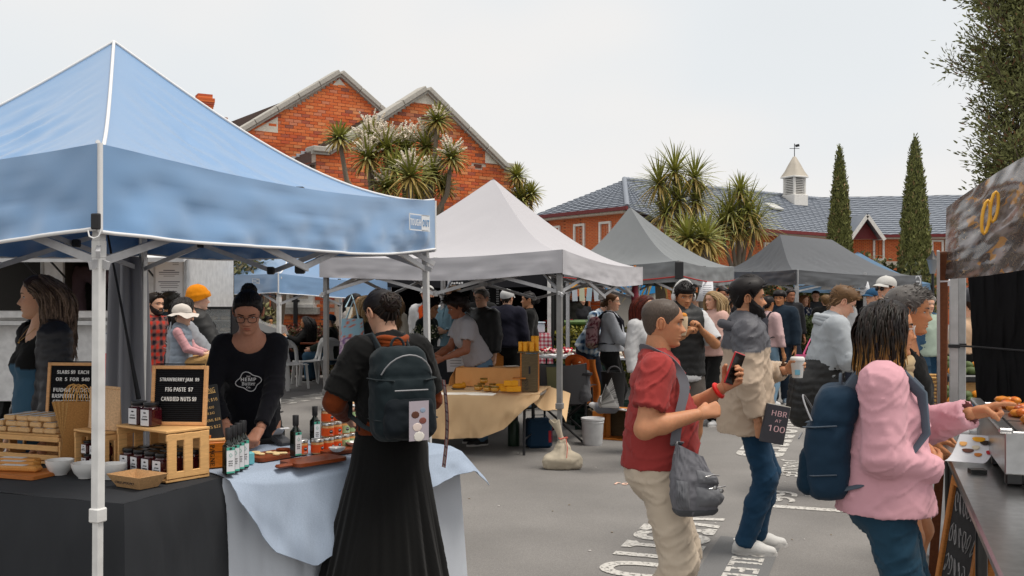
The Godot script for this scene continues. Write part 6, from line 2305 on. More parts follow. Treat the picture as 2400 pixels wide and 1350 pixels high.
	for q in [[140,1112,"left white bowl on the black cloth"],[201,1120,"middle white bowl, half hidden by the tent pole"],[262,1122,"right white bowl beside the kraft tray"]]:
		bowl(q[2],tp(q[0],q[1],0.75),0.062,0.068,white_china,"white_bowl","white tasting bowls")
	var tr:=thing("kraft_tray","kraft cardboard tray for used spoons at the table edge","tray",tp(322,1140,0.75),jt+0.12)
	var tm:=shape()
	var tb:=[V(-0.075,0,0.045),V(0.075,0,0.045),V(0.075,0,-0.045),V(-0.075,0,-0.045)]
	var tt:=[V(-0.105,0.055,0.075),V(0.105,0.055,0.075),V(0.105,0.055,-0.075),V(-0.105,0.055,-0.075)]
	for k in 4:
		var a:Vector3=tb[k]
		var b:Vector3=tb[(k+1) % 4]
		var c:Vector3=tt[(k+1) % 4]
		var d:Vector3=tt[k]
		tm.sheet(2,2,func(u,v):return a.lerp(b,u).lerp(d.lerp(c,u),v),0.0015)
	tm.box(V(0,0.0008,0),V(0.15,0.0015,0.09))
	part(tr,"tray",tm,kraft)
	fit_text(tr,"USED SPOONS",Transform3D(Basis(Vector3.RIGHT,-0.5),V(-0.005,0.027,0.0615)),0.12,0.016,mats.ink,false)
	var sp:=thing("wooden_spoon","little wooden tasting spoon lying in the kraft tray","spoon",tr.position+V(-0.02,0.006,0.0),0.8)
	part(sp,"spoon",shape().bar(V(-0.04,0.005,0),V(0.04,0.02,0),0.01,0.002),mats.pale_spoon)
	var FL:=V(-1.30,0,-4.48)
	var FR:=V(-0.32,0,-5.40)
	var hx_:=(FR-FL).normalized()
	var hb:=-hx_.cross(Vector3.UP)
	var tw:=(FR-FL).length()
	trestle("folding table under the white and denim-blue cloths",FL+hx_*0.03+hb*0.03,hx_*(tw-0.06),hb*0.72,0.73,grey_top,white_leg_m())
	cloth_table("long white cloth hanging under the denim-blue cloth",FL,hx_*tw,hb*0.76,0.735,0.70,mat("white_cloth",Color(0.60,0.64,0.70),"cloth",0.9,{"s":6.0}),0.022)
	var dn:=thing("denim_cloth","speckled denim-blue cloth over the hemp butter table","tablecloth",FL)
	var denim:=mat("denim_cloth",hx("a9b7ca"),"cloth",0.95,{"s":4.0,"h":0.15})
	denim.detail_enabled=true
	denim.detail_blend_mode=BaseMaterial3D.BLEND_MODE_MUL
	denim.detail_albedo=noise_tex("slub",256,0.15,3,0.82,1.0)
	denim.detail_uv_layer=BaseMaterial3D.DETAIL_UV_2
	denim.uv2_triplanar=true
	denim.uv2_scale=V(3,9,3)
	part(dn,"cloth",shape().sheet(64,54,func(u,v):
		var x:float=lerpf(0.0,tw+0.10,u)
		var hang:float=lerps([0.0,0.12,0.26,0.45,0.7,0.9,1.0],[0.10,0.34,0.44,0.30,0.17,0.11,0.10],u)
		var p:Vector3
		if v<0.42:
			var s:float=1.0-v/0.42
			var f:=n3(u*7.0,s*0.8,4.0)*0.07+0.02*n3(u*16.0,s,1.0)
			var bend:=minf(1.0,s*9.0)
			p=hx_*x-hb*(0.05*bend+(0.115+f*0.7)*s)+V(0,0.750-hang*s,0)
		else:
			var t:float=(v-0.42)/0.58
			p=hx_*x+hb*t*0.74+V(0,0.751+0.004*n3(u*9,t*6,0),0)
		if x>tw:
			p.y-=(x-tw)*1.0+0.0
			p+=hx_*0.0
		return p,0.003),denim)
	var hp:=func(px,py) -> Vector3:
		var q:=tp(px,py,0.757)
		q.y=0.757
		return q
	var face:=atan2(-hx_.z,hx_.x)
	var ob:=thing("wine_box","orange-stained wooden wine box under the pricing blackboard","box",hp.call(496,1092),face-0.25)
	var orange_wood:=mat("orange_wood",hx("c9741c"),"wood",0.5,{"s":3.0})
	part(ob,"box",shape().box(V(0,0.06,0),V(0.155,0.12,0.13),Basis(),0.004),orange_wood)
	part(ob,"board_joint",shape().box(V(0.0,0.075,0.0655),V(0.156,0.0025,0.001)),mats.ink)
	fit_text(ob,"PAGNE",Transform3D(Basis(V(0,0,1),-PI/2),V(-0.01,0.06,0.0658)),0.10,0.02,mat("box_ink",Color(0.05,0.02,0.0),"plain",0.8),true,"Droid Serif")
	part(ob,"rear_block",shape().box(V(-0.05,0.135,-0.03),V(0.09,0.03,0.1),Basis(),0.003),orange_wood)
	var bd:=thing("price_blackboard","small blackboard with handwritten hemp prices leaning on the box","sign",ob.position+V(0.0,0.121,0.02),face-0.35)
	var bbs:=Basis(Vector3.RIGHT,-0.14)*Basis(V(0,0,1),0.10)
	part(bd,"board",shape().box(bbs*V(0,0.135,0),V(0.125,0.255,0.008),bbs,0.002),mats.slate_board)
	part(bd,"stand",shape().box(V(0.03,0.006,0.01),V(0.14,0.012,0.05),Basis(),0.003),pine)
	var gold:=mat("chalk_gold",hx("e0b878"),"plain",0.8)
	for q in [["PRICING",0.235,0.022,0.085],["BUTTER $16",0.19,0.017,0.1],["2 FOR $30",0.155,0.013,0.06],["3 FOR $42",0.128,0.013,0.06],["OIL 250ML $28",0.095,0.014,0.105],["HEARTS $22",0.062,0.015,0.1]]:
		fit_text(bd,q[0],Transform3D(bbs*Basis(V(0,0,1),0.06),bbs*V(0.004,q[1],0.0045)),q[3],q[2],gold,false)
	part(bd,"underline",shape().bar(bbs*V(-0.045,0.219,0.005),bbs*V(0.05,0.225,0.005),0.0015,0.003),gold)
	for i in 4:
		oil_bottle("dark oil bottle in the left row, %s from the front" % ord[i],hp.call(536+i*11.0,1113-i*5.0),face-0.1,0.212+0.004*i)
	oil_bottle("lone dark oil bottle at the edge of the front serving board",hp.call(693,1079)+V(0,0.017,0),face+0.1,0.205)
	oil_bottle("dark oil bottle standing behind the orange jars",hp.call(738,1040),face,0.205)
	oil_bottle("dark oil bottle at the right beside the grey cups",hp.call(846,1028),face,0.205)
	oil_bottle("dark oil bottle half hidden behind the customer's elbow",hp.call(884,1030),face,0.19)
	var tb2:=thing("teal_box","small teal cardboard box beside the oil bottles","box",hp.call(575,1088),face-0.2)
	part(tb2,"box",shape().box(V(0,0.028,0),V(0.075,0.056,0.05),Basis(),0.004),mat("teal_card",hx("6fb9c0"),"plain",0.7))
	var cb:=thing("cutting_board","walnut board where the vendor slices bread","board",hp.call(632,1072),face+0.25)
	part(cb,"board",rounded_board(0.26,0.17,0.018),brown)
	for k in 11:
		var th:=thing("bread_slice","small round bread slice on the walnut board, number %s in the cluster" % ["one nearest the knife","two","three","four","five","six","seven","eight","nine","ten","last by the thumb"][k],"bread",cb.position+V(rr(-0.09,0.08),0.0185,rr(-0.06,0.05)),rng.randf()*3.0,"bread slices")
		th.set_meta("label","small round bread slice among others on the walnut board")
		part(th,"crumb",shape().lathe(Vector3.ZERO,[V2(0,0),V2(0.017,0.001),V2(0.018,0.006),V2(0.014,0.009),V2(0,0.010)],12),mat("bread",hx("e3c493"),"grain",0.9,{"s":9.0}))
	var fb:=thing("serving_board","dark wooden paddle board in front of the jars","board",hp.call(735,1083),face+0.1)
	part(fb,"board",rounded_board(0.30,0.17,0.017),brown)
	part(fb,"handle",shape().box(V(-0.185,0.0085,0.02),V(0.09,0.016,0.04),Basis(),0.007),brown)
	var fb2:=thing("serving_board","long wooden board under the white tasting dishes","board",hp.call(815,1056),face)
	part(fb2,"board",rounded_board(0.34,0.16,0.0165),brown)
	var fb3:=thing("serving_board","rear wooden board nearest the black-dressed customer","board",hp.call(880,1034),face)
	part(fb3,"board",rounded_board(0.24,0.12,0.016),brown)
	bowl("small wooden bowl beside the walnut board",hp.call(664,1066),0.036,0.032,brown,"wooden_bowl")
	bowl("white tasting dish, nearest of the three",hp.call(790,1066)+V(0,0.017,0),0.043,0.022,white_china,"tasting_dish","white tasting dishes")
	bowl("white tasting dish, middle one on the long board",hp.call(830,1052)+V(0,0.017,0),0.043,0.022,white_china,"tasting_dish","white tasting dishes")
	bowl("white tasting dish, furthest on the rear board",hp.call(875,1040)+V(0,0.017,0),0.038,0.02,white_china,"tasting_dish","white tasting dishes")
	var jb:Vector3=hp.call(768,1058)
	var rown:=["bottom","middle","top"]
	for r in 3:
		for i in 5:
			if r==2 and i==4:
				continue
			var p:Vector3=jb+hx_*(0.062*i)+hb*(0.02*i)+V(0,0.0756*r,0)
			hemp_jar("%s labelled jar, %s of the stack, %s column from the left" % ["green" if i>1 else "orange",rown[r],["first","second","third","fourth","fifth"][i]],p,face+rr(-0.15,0.3),i>1)
	hemp_jar("single orange jar standing in front of the jar stack",jb-hx_*0.075-hb*0.02,face+0.2,false)
	hemp_jar("orange jar with open lid left of the single jar",jb-hx_*0.15+hb*0.01,face,false)
	for q in [[843,1034,"left grey cup of wooden sticks"],[857,1040,"right grey cup of wooden sticks"]]:
		var cu:=thing("grey_cup",q[2],"cup",hp.call(q[0],q[1]),0.0,"grey stick cups")
		part(cu,"cup",shape().lathe(Vector3.ZERO,[V2(0,0),V2(0.026,0),V2(0.038,0.088),V2(0.035,0.088),V2(0.025,0.01),V2(0,0.01)],20),mat("grey_cup",Color(0.13,0.135,0.14),"plain",0.5))
		for k in 12:
			part(cu,"stick",shape().bar(V(rr(-0.015,0.015),0.02,rr(-0.015,0.015)),V(rr(-0.028,0.028),0.105,rr(-0.028,0.028)),0.005,0.0015),mats.pale_spoon)
	var ob2:=thing("wine_box","orange wooden box behind the green jars","box",hp.call(832,1020),face)
	part(ob2,"box",shape().box(V(0,0.085,0),V(0.10,0.17,0.08),Basis(),0.004),orange_wood)
	part(ob2,"lid",shape().box(V(0,0.176,0),V(0.104,0.01,0.084),Basis(),0.002),orange_wood)
	var wb:=thing("pump_bottle","blue-capped bottle just behind the customer's arm","bottle",hp.call(857,1012),0.0)
	part(wb,"bottle",shape().lathe(Vector3.ZERO,[V2(0,0),V2(0.026,0),V2(0.026,0.2),V2(0.012,0.225),V2(0.012,0.235)],18),mats.clear_plastic)
	part(wb,"cap",shape().lathe(V(0,0.235,0),[V2(0.016,0),V2(0.016,0.05),V2(0,0.055)],16),mats.blue_cap)
	var rc:=thing("card_reader","grey card reader and receipt behind the walnut board","card reader",hp.call(660,1040),face)
	part(rc,"body",shape().box(V(0,0.018,0),V(0.075,0.03,0.12),Basis(Vector3.RIGHT,0.25),0.006),mat("reader_dark",Color(0.05,0.05,0.055),"plain",0.4))
	part(rc,"receipt",shape().sheet(2,5,func(u,v):return V((u-0.5)*0.055,0.04+0.05*sin(v*2.0),-0.05+v*0.09),0.0006),mats.label_white)
	build_food_truck()
	build_seating()
func white_leg_m() -> Material:
	return mats.white_leg
func build_food_truck() -> void:
	var d:=11.5
	var k:=d/F
	var wp:=mat("truck_white",Color(0.66,0.66,0.66),"paint",0.35)
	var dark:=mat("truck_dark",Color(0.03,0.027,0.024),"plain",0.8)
	var steel=mats.truck_steel
	var o:=gp(0,d)
	var t:=thing("food_truck","white food truck with a raised awning behind the left stall","truck",o)
	var X:=func(px):return (px-0.0)*k
	var Y:=func(py):return EYE+(HORIZON-py)*k
	var panel:=func(called,x0,x1,y0,y1,m,z:=0.0,dp:=0.06):
		part(t,called,shape().box(V((X.call(x0)+X.call(x1))/2,(Y.call(y0)+Y.call(y1))/2,z),V(X.call(x1)-X.call(x0),absf(Y.call(y0)-Y.call(y1)),dp),Basis(),0.006),m)
	panel.call("lower_wall",-260,440,940,742,wp)
	panel.call("counter",-260,330,744,728,wp,0.14,0.30)
	panel.call("counter_rail",-260,330,762,750,steel,0.22,0.03)
	panel.call("pillar",106,150,728,600,wp)
	panel.call("pillar",98,106,728,600,mats.trim_grey,0.01)
	panel.call("right_wall",268,440,742,600,wp,0.0)
	panel.call("top_beam",-260,440,600,540,wp)
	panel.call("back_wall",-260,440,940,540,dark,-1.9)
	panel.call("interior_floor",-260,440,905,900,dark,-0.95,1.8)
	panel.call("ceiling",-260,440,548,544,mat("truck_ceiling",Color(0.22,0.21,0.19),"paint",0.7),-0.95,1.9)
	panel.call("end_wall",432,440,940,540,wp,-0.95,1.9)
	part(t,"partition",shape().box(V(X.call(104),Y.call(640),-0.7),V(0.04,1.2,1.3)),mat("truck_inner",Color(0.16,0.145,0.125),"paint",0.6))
	panel.call("oven",186,250,715,632,steel,-1.2,0.5)
	panel.call("oven_door",192,245,708,640,mat("oven_glass",Color(0.012,0.012,0.013),"plain",0.1),-0.94,0.02)
	part(t,"warmer_glass",shape().box(V(X.call(262),Y.call(683),-0.35),V(0.24,0.44,0.3)),mats.warmer_glass)
	for q in 3:
		part(t,"warmer_shelf",shape().box(V(X.call(262),Y.call(720-q*22),-0.35),V(0.23,0.008,0.28)),steel)
		for j in 4:
			part(t,"pie",shape().lathe(V(X.call(262)-0.08+j*0.055,Y.call(719-q*22),-0.3),[V2(0.018,0),V2(0.026,0.02),V2(0.02,0.032),V2(0,0.036)],10),mat("pie_crust",hx("b9782e"),"grain",0.7))
	part(t,"awning",shape().sheet(6,6,func(u,v):return V(X.call(lerpf(-260,500,u)) ,Y.call(598)+0.02-0.0*v+0.06*v*0.0+lerpf(-0.09,0.24,v),lerpf(1.05,0.0,v)),0.05),wp)
	for q in [[118,96],[178,158],[378,366]]:
		part(t,"gas_strut",shape().tube([V(X.call(q[0]),Y.call(606),0.75),V(X.call(q[1]),Y.call(650),0.06)],0.012,6),mats.black_plastic)
	for q in [[180,0.5],[346,0.5]]:
		var lamp:=thing("string_bulb","small warm bulb hanging under the truck awning, %s" % ("left one" if q[0]==180 else "right one"),"lamp",at(q[0],606,d-0.6))
		part(lamp,"bulb",shape().ball(V(0,0,0),V(0.02,0.026,0.02),10),bulb_mat())
		var ol:=OmniLight3D.new()
		ol.name="bulb_light"
		ol.light_energy=0.003
		ol.light_color=Color(1.0,0.75,0.45)
		ol.light_size=0.02
		ol.omni_range=12.0
		ol.omni_attenuation=2.0
		ol.shadow_enabled=true
		lamp.add_child(ol)
		part(lamp,"socket",shape().lathe(V(0,0.02,0),[V2(0.012,0),V2(0.012,0.03),V2(0,0.03)],10),mats.black_plastic)
	for w in [-60,380]:
		part(t,"wheel",shape().lathe(V(X.call(w),0.33,-0.1),[V2(0.2,-0.09),V2(0.33,-0.09),V2(0.33,0.09),V2(0.2,0.09),V2(0.0,0.06)],24,Basis(Vector3.RIGHT,PI/2)),mats.tyre)
	var mb:=thing("menu_board","tall white printed menu board beside the food truck window","sign",at(397,690,11.25))
	var bh:=0.86
	part(mb,"panel",shape().box(V(0,0,0),V(0.32,bh,0.02),Basis(),0.004),mats.menu_white)
	part(mb,"frame",shape().box(V(-0.165,0,0.004),V(0.016,bh+0.02,0.03)).box(V(0.165,0,0.004),V(0.016,bh+0.02,0.03)),mats.trim_grey)
	var ph:=shape()
	for j in 8:
		ph.col=[hx("b5562e"),hx("d9a05a"),hx("7d2f20"),hx("e6c9a0")][j % 4]
		ph.ball(V(-0.115+(j % 4)*0.025,0.40-(j/4)*0.03,0.0115),V(0.016,0.016,0.001),8)
	part(mb,"photo_print",ph,vmat("plain",0.7))
	var ink:=mat("ink_grey",Color(0.12,0.12,0.14),"plain",0.8)
	var pl:=shape()
	for j in 34:
		if j in [4,5,10,11,16,20,25]:
			continue
		var yy:=0.40-j*0.0215
		var wd:=0.07 if j<4 else rr(0.12,0.27)
		pl.box(V(0.075 if j<4 else 0.0,yy,0.0105),V(wd,0.010 if j in [6,7,12,17,21,26] else 0.006,0.001))
	part(mb,"print_lines",pl,ink).set_meta("kind","stuff")
	part(mb,"bracket",shape().box(V(0,-0.2,-0.06),V(0.05,0.4,0.12)),wp)
	for q in [[141,722,0.115,0.26,["EFTPOS","AVAILABLE"],"white payment notice on the truck pillar"],[258,790,0.16,0.12,["AVAILABLE"],"white printed notice below the truck counter"]]:
		var nt:=thing("paper_notice",q[5],"notice",at(q[0],q[1],11.4))
		part(nt,"sheet",shape().box(Vector3.ZERO,V(q[2],q[3],0.003)),mats.menu_white)
		for j in q[4].size():
			fit_text(nt,q[4][j],Transform3D(Basis(),V(0,q[3]*(0.36-0.17*j),0.002)),q[2]*0.8,0.018,mat("ink_blue",Color(0.1,0.13,0.22),"plain",0.8))
	var rc:=thing("red_cloth","red cloth hanging below the truck counter by the grey curtain","cloth",at(262,865,9.4))
	part(rc,"cloth",shape().sheet(8,8,func(u,v):return V((u-0.5)*0.2*(0.6+0.4*v),v*0.3-0.15,0.02*sin(u*8.0)),0.003),mat("red_cloth",hx("b51f24"),"cloth",0.9))
	part(rc,"stand",shape().box(V(0,-0.52,0.0),V(0.16,0.74,0.12),Basis(),0.01),mats.menu_white)
	var cab:=thing("display_cabinet","black glass-fronted food cabinet behind the orange beanie man","cabinet",gp(518,11.9))
	var bp=mats.cabinet_black
	var cy:=EYE+(HORIZON-810)*11.9/F
	part(cab,"back",shape().box(V(0,cy+0.22,-0.2),V(0.36,0.45,0.02)),bp)
	part(cab,"side",shape().box(V(-0.18,cy+0.22,0),V(0.02,0.45,0.4)),bp)
	part(cab,"side",shape().box(V(0.18,cy+0.22,0),V(0.02,0.45,0.4)),bp)
	part(cab,"top",shape().box(V(0,cy+0.455,0),V(0.38,0.02,0.42)),bp)
	part(cab,"base",shape().box(V(0,cy*0.5,0),V(0.36,cy,0.4),Basis(),0.01),bp)
	for j in 3:
		part(cab,"shelf",shape().box(V(0,cy+0.02+j*0.14,0),V(0.34,0.01,0.36)),mat("shelf_grey",Color(0.3,0.3,0.3),"plain",0.4))
		part(cab,"pastries",shape().ball(V(-0.08,cy+0.05+j*0.14,0.05),V(0.06,0.03,0.05),10).ball(V(0.07,cy+0.05+j*0.14,0.06),V(0.07,0.03,0.05),10),mat("pastry",hx("cbb79a"),"grain",0.8))
	part(cab,"glass",shape().box(V(0,cy+0.22,0.2),V(0.34,0.44,0.006)),mats.warmer_glass)
	var van:=thing("silver_van","silver van parked behind the small blue tent","van",gp(470,19.0),0.12)
	var vb:=mat("van_silver",Color(0.42,0.42,0.42),"plain",0.25,{"coat":0.6})
	var prof:=[V2(-1.6,0.35),V2(1.55,0.35),V2(1.6,0.75),V2(1.5,1.0),V2(1.15,1.12),V2(0.55,1.85),V2(-1.6,1.95)]
	part(van,"body",shape().prism(prof,V(0,0,0.8),Vector3.RIGHT,Vector3.UP,V(0,0,-1.7)),vb)
	var vg:=mat("van_glass",Color(0.015,0.016,0.018),"plain",0.06,{"coat":0.5})
	part(van,"side_window",shape().prism([V2(-0.25,1.16),V2(0.95,1.16),V2(0.48,1.74),V2(-0.25,1.76)],V(0,0,0.81),Vector3.RIGHT,Vector3.UP,V(0,0,-0.02)),vg)
	part(van,"mirror",shape().box(V(0.85,1.2,0.92),V(0.12,0.18,0.16),Basis(),0.03),mats.cabinet_black)
	part(van,"door_seam",shape().box(V(0.98,0.8,0.802),V(0.012,0.7,0.006)).box(V(-0.3,0.8,0.802),V(0.012,0.7,0.006)),mats.cabinet_black)
	for x in [1.0,-1.0]:
		var wh:=part(van,"wheel",shape().lathe(V(x,0.32,0.72),[V2(0.2,-0.1),V2(0.32,-0.1),V2(0.32,0.1),V2(0.22,0.11)],24,Basis(Vector3.RIGHT,PI/2)),mats.tyre)
		part(wh,"rim",shape().lathe(V(x,0.32,0.72),[V2(0.22,0.09),V2(0.06,0.1),V2(0,0.1)],20,Basis(Vector3.RIGHT,PI/2)),mats.truck_steel)
	part(van,"headlight",shape().ball(V(1.5,0.85,0.62),V(0.1,0.1,0.16),10),mats.menu_white)
func bulb_mat() -> StandardMaterial3D:
	if mats.has("bulb"):
		return mats["bulb"]
	var m:=StandardMaterial3D.new()
	m.resource_name="bulb"
	m.albedo_color=Color(0.9,0.75,0.5)
	m.emission_enabled=true
	m.emission=Color(1.0,0.75,0.4)
	m.emission_energy_multiplier=1.2
	mats["bulb"]=m
	return m
func plastic_chair(label: String,pos: Vector3,turn: float) -> Node3D:
	if meshes.has("chair_proto"):
		return copy(meshes["chair_proto"],label,Transform3D(Basis(Vector3.UP,turn),pos),"white plastic chairs")
	var th:=thing("plastic_chair",label,"chair",pos,turn,"white plastic chairs")
	var m:=mat("chair_plastic",Color(0.66,0.65,0.63),"plain",0.4)
	part(th,"seat",shape().sheet(10,10,func(u,v):return V((u-0.5)*(0.40+0.05*v),0.43-0.02*sin(v*PI)+(0.0 if v<0.9 else -0.02),-0.2+v*0.42),0.012),m)
	var arch:=[]
	for k in 13:
		var a:=PI*k/12.0
		arch.append(V(cos(a)*0.2,0.60+0.21*sin(a),-0.26-0.02*sin(a)))
	arch.push_front(V(0.185,0.43,-0.2))
	arch.push_back(V(-0.185,0.43,-0.2))
	part(th,"back_frame",shape().tube(arch,0.034,8,true,0.4),m)
	part(th,"back_splat",shape().sheet(6,8,func(u,v):return V((u-0.5)*lerpf(0.09,0.14,absf(v-0.5)*2.0),0.43+v*0.36,-0.2-0.07*v),0.01),m)
	part(th,"top_rail",shape().sheet(10,4,func(u,v):return V((u-0.5)*lerpf(0.37,0.25,v),0.685+v*0.11,-0.272),0.012),m)
	for x in [-1.0,1.0]:
		part(th,"leg",shape().bar(V(x*0.22,0,0.22),V(x*0.19,0.43,0.19),0.06,0.025,V(x,0,0),0.005),m)
		part(th,"leg",shape().bar(V(x*0.22,0,-0.27),V(x*0.185,0.45,-0.19),0.06,0.025,V(x,0,0),0.005),m)
	meshes["chair_proto"]=th
	return th
func build_seating() -> void:
	plastic_chair("white plastic chair the old man in the blue cap sits on",gp(772,18.4),deg_to_rad(-165))
	plastic_chair("empty white plastic chair left of the grey tent pole",gp(722,18.0),deg_to_rad(-60))
	plastic_chair("white plastic chair partly hidden behind the white tent leg",gp(683,17.2),deg_to_rad(35))
	plastic_chair("white plastic chair directly behind the hemp vendor's shoulder",gp(645,16.8),deg_to_rad(100))
	var tb:=trestle("wooden-topped folding table where people sit and eat",gp(660,19.0),V(1.2,0,0.25),V(-0.15,0,-0.7),0.72,mats.acacia,mats.table_leg_black)
	for q in [[668,18.9,"blue paper cup on the wooden table, right one"],[638,19.0,"blue paper cup at the left end of the wooden table"]]:
		var cu:=thing("paper_cup",q[2],"cup",gp(q[0],q[1],0.72),0.0,"blue paper cups")
		part(cu,"cup",shape().lathe(Vector3.ZERO,[V2(0,0),V2(0.03,0),V2(0.042,0.1),V2(0,0.1)],14),mats.blue_cup)
		part(cu,"lid",shape().lathe(V(0,0.1,0),[V2(0.044,0),V2(0.044,0.012),V2(0,0.016)],14),mats.label_white)
func build_middle() -> void:
	var burlap:=mat("burlap",hx("e0bd92"),"cloth",0.95,{"s":3.0,"h":0.3})
	var peach:=mat("peach_cloth",hx("e0a266"),"cloth",0.9,{"s":5.0})
	var black_leg=mats.table_leg_black
	var grey_top=mats.tabletop_grey
	var wax:=mat("beeswax",hx("e39a17"),"plain",0.45)
	var old_wood=mats.old_wood
	var warm_wood=mats.warm_wood
	var white_paper=mats.paper
	var A:=gp(815,10.1)
	var B:=gp(1262,9.75)
	var x:=B-A
	var X:=x.normalized()
	var back:=-X.cross(Vector3.UP)
	var h:=0.62
	var L:=x.length()
	trestle("folding table with black legs under the burlap",A,x,back*0.72,h,grey_top,black_leg)
	var bl:=thing("burlap_cloth","golden burlap draped unevenly over the beeswax table","tablecloth",V(A.x,0,A.z))
	part(bl,"cloth",shape().sheet(70,46,func(u,v):
		var xx:float=lerpf(-0.10,L+0.02,u)
		var hang:=lerps([0.0,0.1,0.25,0.5,0.72,0.83,0.93,1.0],[0.34,0.40,0.46,0.47,0.45,0.36,0.16,0.05],u)
		var p:Vector3
		if v<0.55:
			var s:float=1.0-v/0.55
			var f:=0.05*n3(u*8.0,s*0.8,7.0)+0.02*n3(u*22.0,s*1.5,3.0)
			p=X*xx-back*(0.02*minf(1.0,s*8.0)+(0.06+f*1.6)*s)+V(0,h+0.012-hang*s,0)
		else:
			var t:float=(v-0.55)/0.45
			p=X*xx+back*t*0.74+V(0,h+0.012+0.006*n3(u*14,t*5,2.0),0)
		return p,0.004),burlap)
	var flap:=thing("burlap_cloth","loose burlap corner hanging beyond the table's right end","tablecloth",V(B.x,0,B.z))
	part(flap,"cloth",shape().sheet(14,16,func(u,v):
		var drop:float=(1.0-v)*lerpf(0.10,0.28,u)*(1.0+0.3*sin(u*6.0))
		return X*(-0.12+u*0.36)+back*(0.25+0.35*v+0.03*sin(u*9.0))+V(0,h+0.016-drop-(0.12*maxf(0.0,u-0.45)),0),0.004),burlap)
	var rz:=A+X*(L*0.52)+back*0.5+V(0,h,0)
	var rb:=thing("riser","box riser at the back of the beeswax table","box",rz)
	part(rb,"box",shape().box(X*0.36+back*0.16+V(0,0.105,0),V(0.72,0.17,0.3),Basis(X,Vector3.UP,-back)),old_wood)
	cloth_at("peach cloth over the riser behind the honey jars",rz+V(0,0.205,0)-X*0.01,X*0.74,back*0.34,0.19,peach)
	for q in [[1140,853,"dark phone lying on the peach cloth",Color(0.02,0.02,0.025)],[1185,854,"printed leaflets lying on the peach cloth",Color(0.5,0.46,0.4)]]:
		var it:=thing("phone" if q[0]==1140 else "leaflet",q[2],"phone" if q[0]==1140 else "leaflet",rz+X*(0.28 if q[0]==1140 else 0.55)+back*0.15+V(0,0.216,0),0.4)
		part(it,"slab",shape().box(V(0,0.005,0),V(0.15,0.01,0.08),Basis(),0.003),mat(q[2].left(5),q[3],"plain",0.4))
		part(it,"face",shape().box(V(0,0.0105,0),V(0.13,0.001,0.06)),mat(q[2].left(5)+"f",q[3]*1.3,"plain",0.3))
	var pcl:=thing("paper_sheet","large sheet of white wrapping paper on the burlap","paper",tp(1095,924,h+0.02))
	part(pcl,"sheet",shape().sheet(8,6,func(u,v):return X*(u-0.5)*0.55+back*(v-0.5)*0.22+V(0,0.006+0.012*n3(u*5,v*5,0),0),0.002),mats.offwhite_sheet)
	var names:=["front left","front middle","front right","rear left","rear right","on top of the others"]
	for k in 6:
		var q:Array=[[1121,914],[1142,916],[1160,917],[1128,909],[1155,910],[1134,909]][k]
		var hj:=thing("honey_jar","squat golden jar on the burlap, "+names[k],"jar",tp(q[0],q[1],h+0.02)+V(0,0.052 if k==5 else 0.0,0),0.0,"squat golden jars")
		part(hj,"jar",shape().lathe(Vector3.ZERO,[V2(0,0),V2(0.036,0),V2(0.042,0.008),V2(0.042,0.030),V2(0.036,0.036),V2(0,0.036)],20),mats.honey)
		part(hj,"lid",shape().lathe(V(0,0.036,0),[V2(0.038,0),V2(0.04,0.002),V2(0.04,0.013),V2(0,0.015)],20),mat("brass_lid",hx("a08a4a"),"metal",0.35))
	for k in 8:
		var q:Array=[[1172,912],[1182,917],[1196,918],[1212,918],[1188,913],[1204,914],[1190,918],[1205,918]][k]
		var lay:=1 if k in [6,7] else 0
		var wb:=thing("wax_block","orange beeswax block, %s" % ["far left of the heap","second from left in the heap","third from left in the heap","far right of the heap","front left of the heap","front right of the heap","upper left of the heap","upper right of the heap"][k],"wax",tp(q[0],q[1],h+0.02)+V(0,lay*0.056,0),rr(-0.5,0.5),"beeswax blocks")
		part(wb,"block",shape().box(V(0,0.027,0),V(0.075,0.054,0.055),Basis(),0.006),wax)
		part(wb,"stamp",shape().lathe(V(0,0.0542,0),[V2(0.02,0),V2(0.018,0.002),V2(0,0.001)],6),wax)
	var wr:=thing("wax_figure","dark yellow moulded wax piece on the left of the burlap","wax",tp(1075,912,h+0.02),0.3)
	part(wr,"moulding",shape().ball(V(0,0.03,0),V(0.07,0.03,0.04),12).ball(V(0.05,0.035,0),V(0.03,0.035,0.03),10),mat("dark_wax",hx("c17f10"),"plain",0.45))
	part(wr,"dark_base",shape().box(V(-0.01,0.006,0),V(0.12,0.012,0.06),Basis(),0.004),old_wood)
	var cr:=thing("stencilled_crate","upright grey wooden crate with stencilled letters","crate",tp(1243,916,h+0.02),-0.12)
	part(cr,"end_board",shape().box(V(0,0.185,0.07),V(0.165,0.37,0.016),Basis(),0.003),old_wood)
	part(cr,"hand_hole",shape().box(V(0,0.21,0.0785),V(0.018,0.075,0.002),Basis(),0.0),mats.ink)
	part(cr,"side_board",shape().box(V(-0.085,0.19,0.0),V(0.014,0.38,0.16),Basis(),0.003),warm_wood)
	part(cr,"side_board",shape().box(V(0.075,0.185,-0.01),V(0.014,0.37,0.14),Basis(),0.003),warm_wood)
	part(cr,"shelf",shape().box(V(-0.10,0.13,0.05),V(0.13,0.012,0.12),Basis(),0.002),warm_wood)
	part(cr,"top_board",shape().box(V(-0.02,0.384,0.0),V(0.2,0.014,0.17),Basis(),0.003),old_wood)
	fit_text(cr,"ESSY",Transform3D(Basis(V(0,0,1),PI/2),V(-0.03,0.075,0.0785)),0.11,0.034,mats.ink,false)
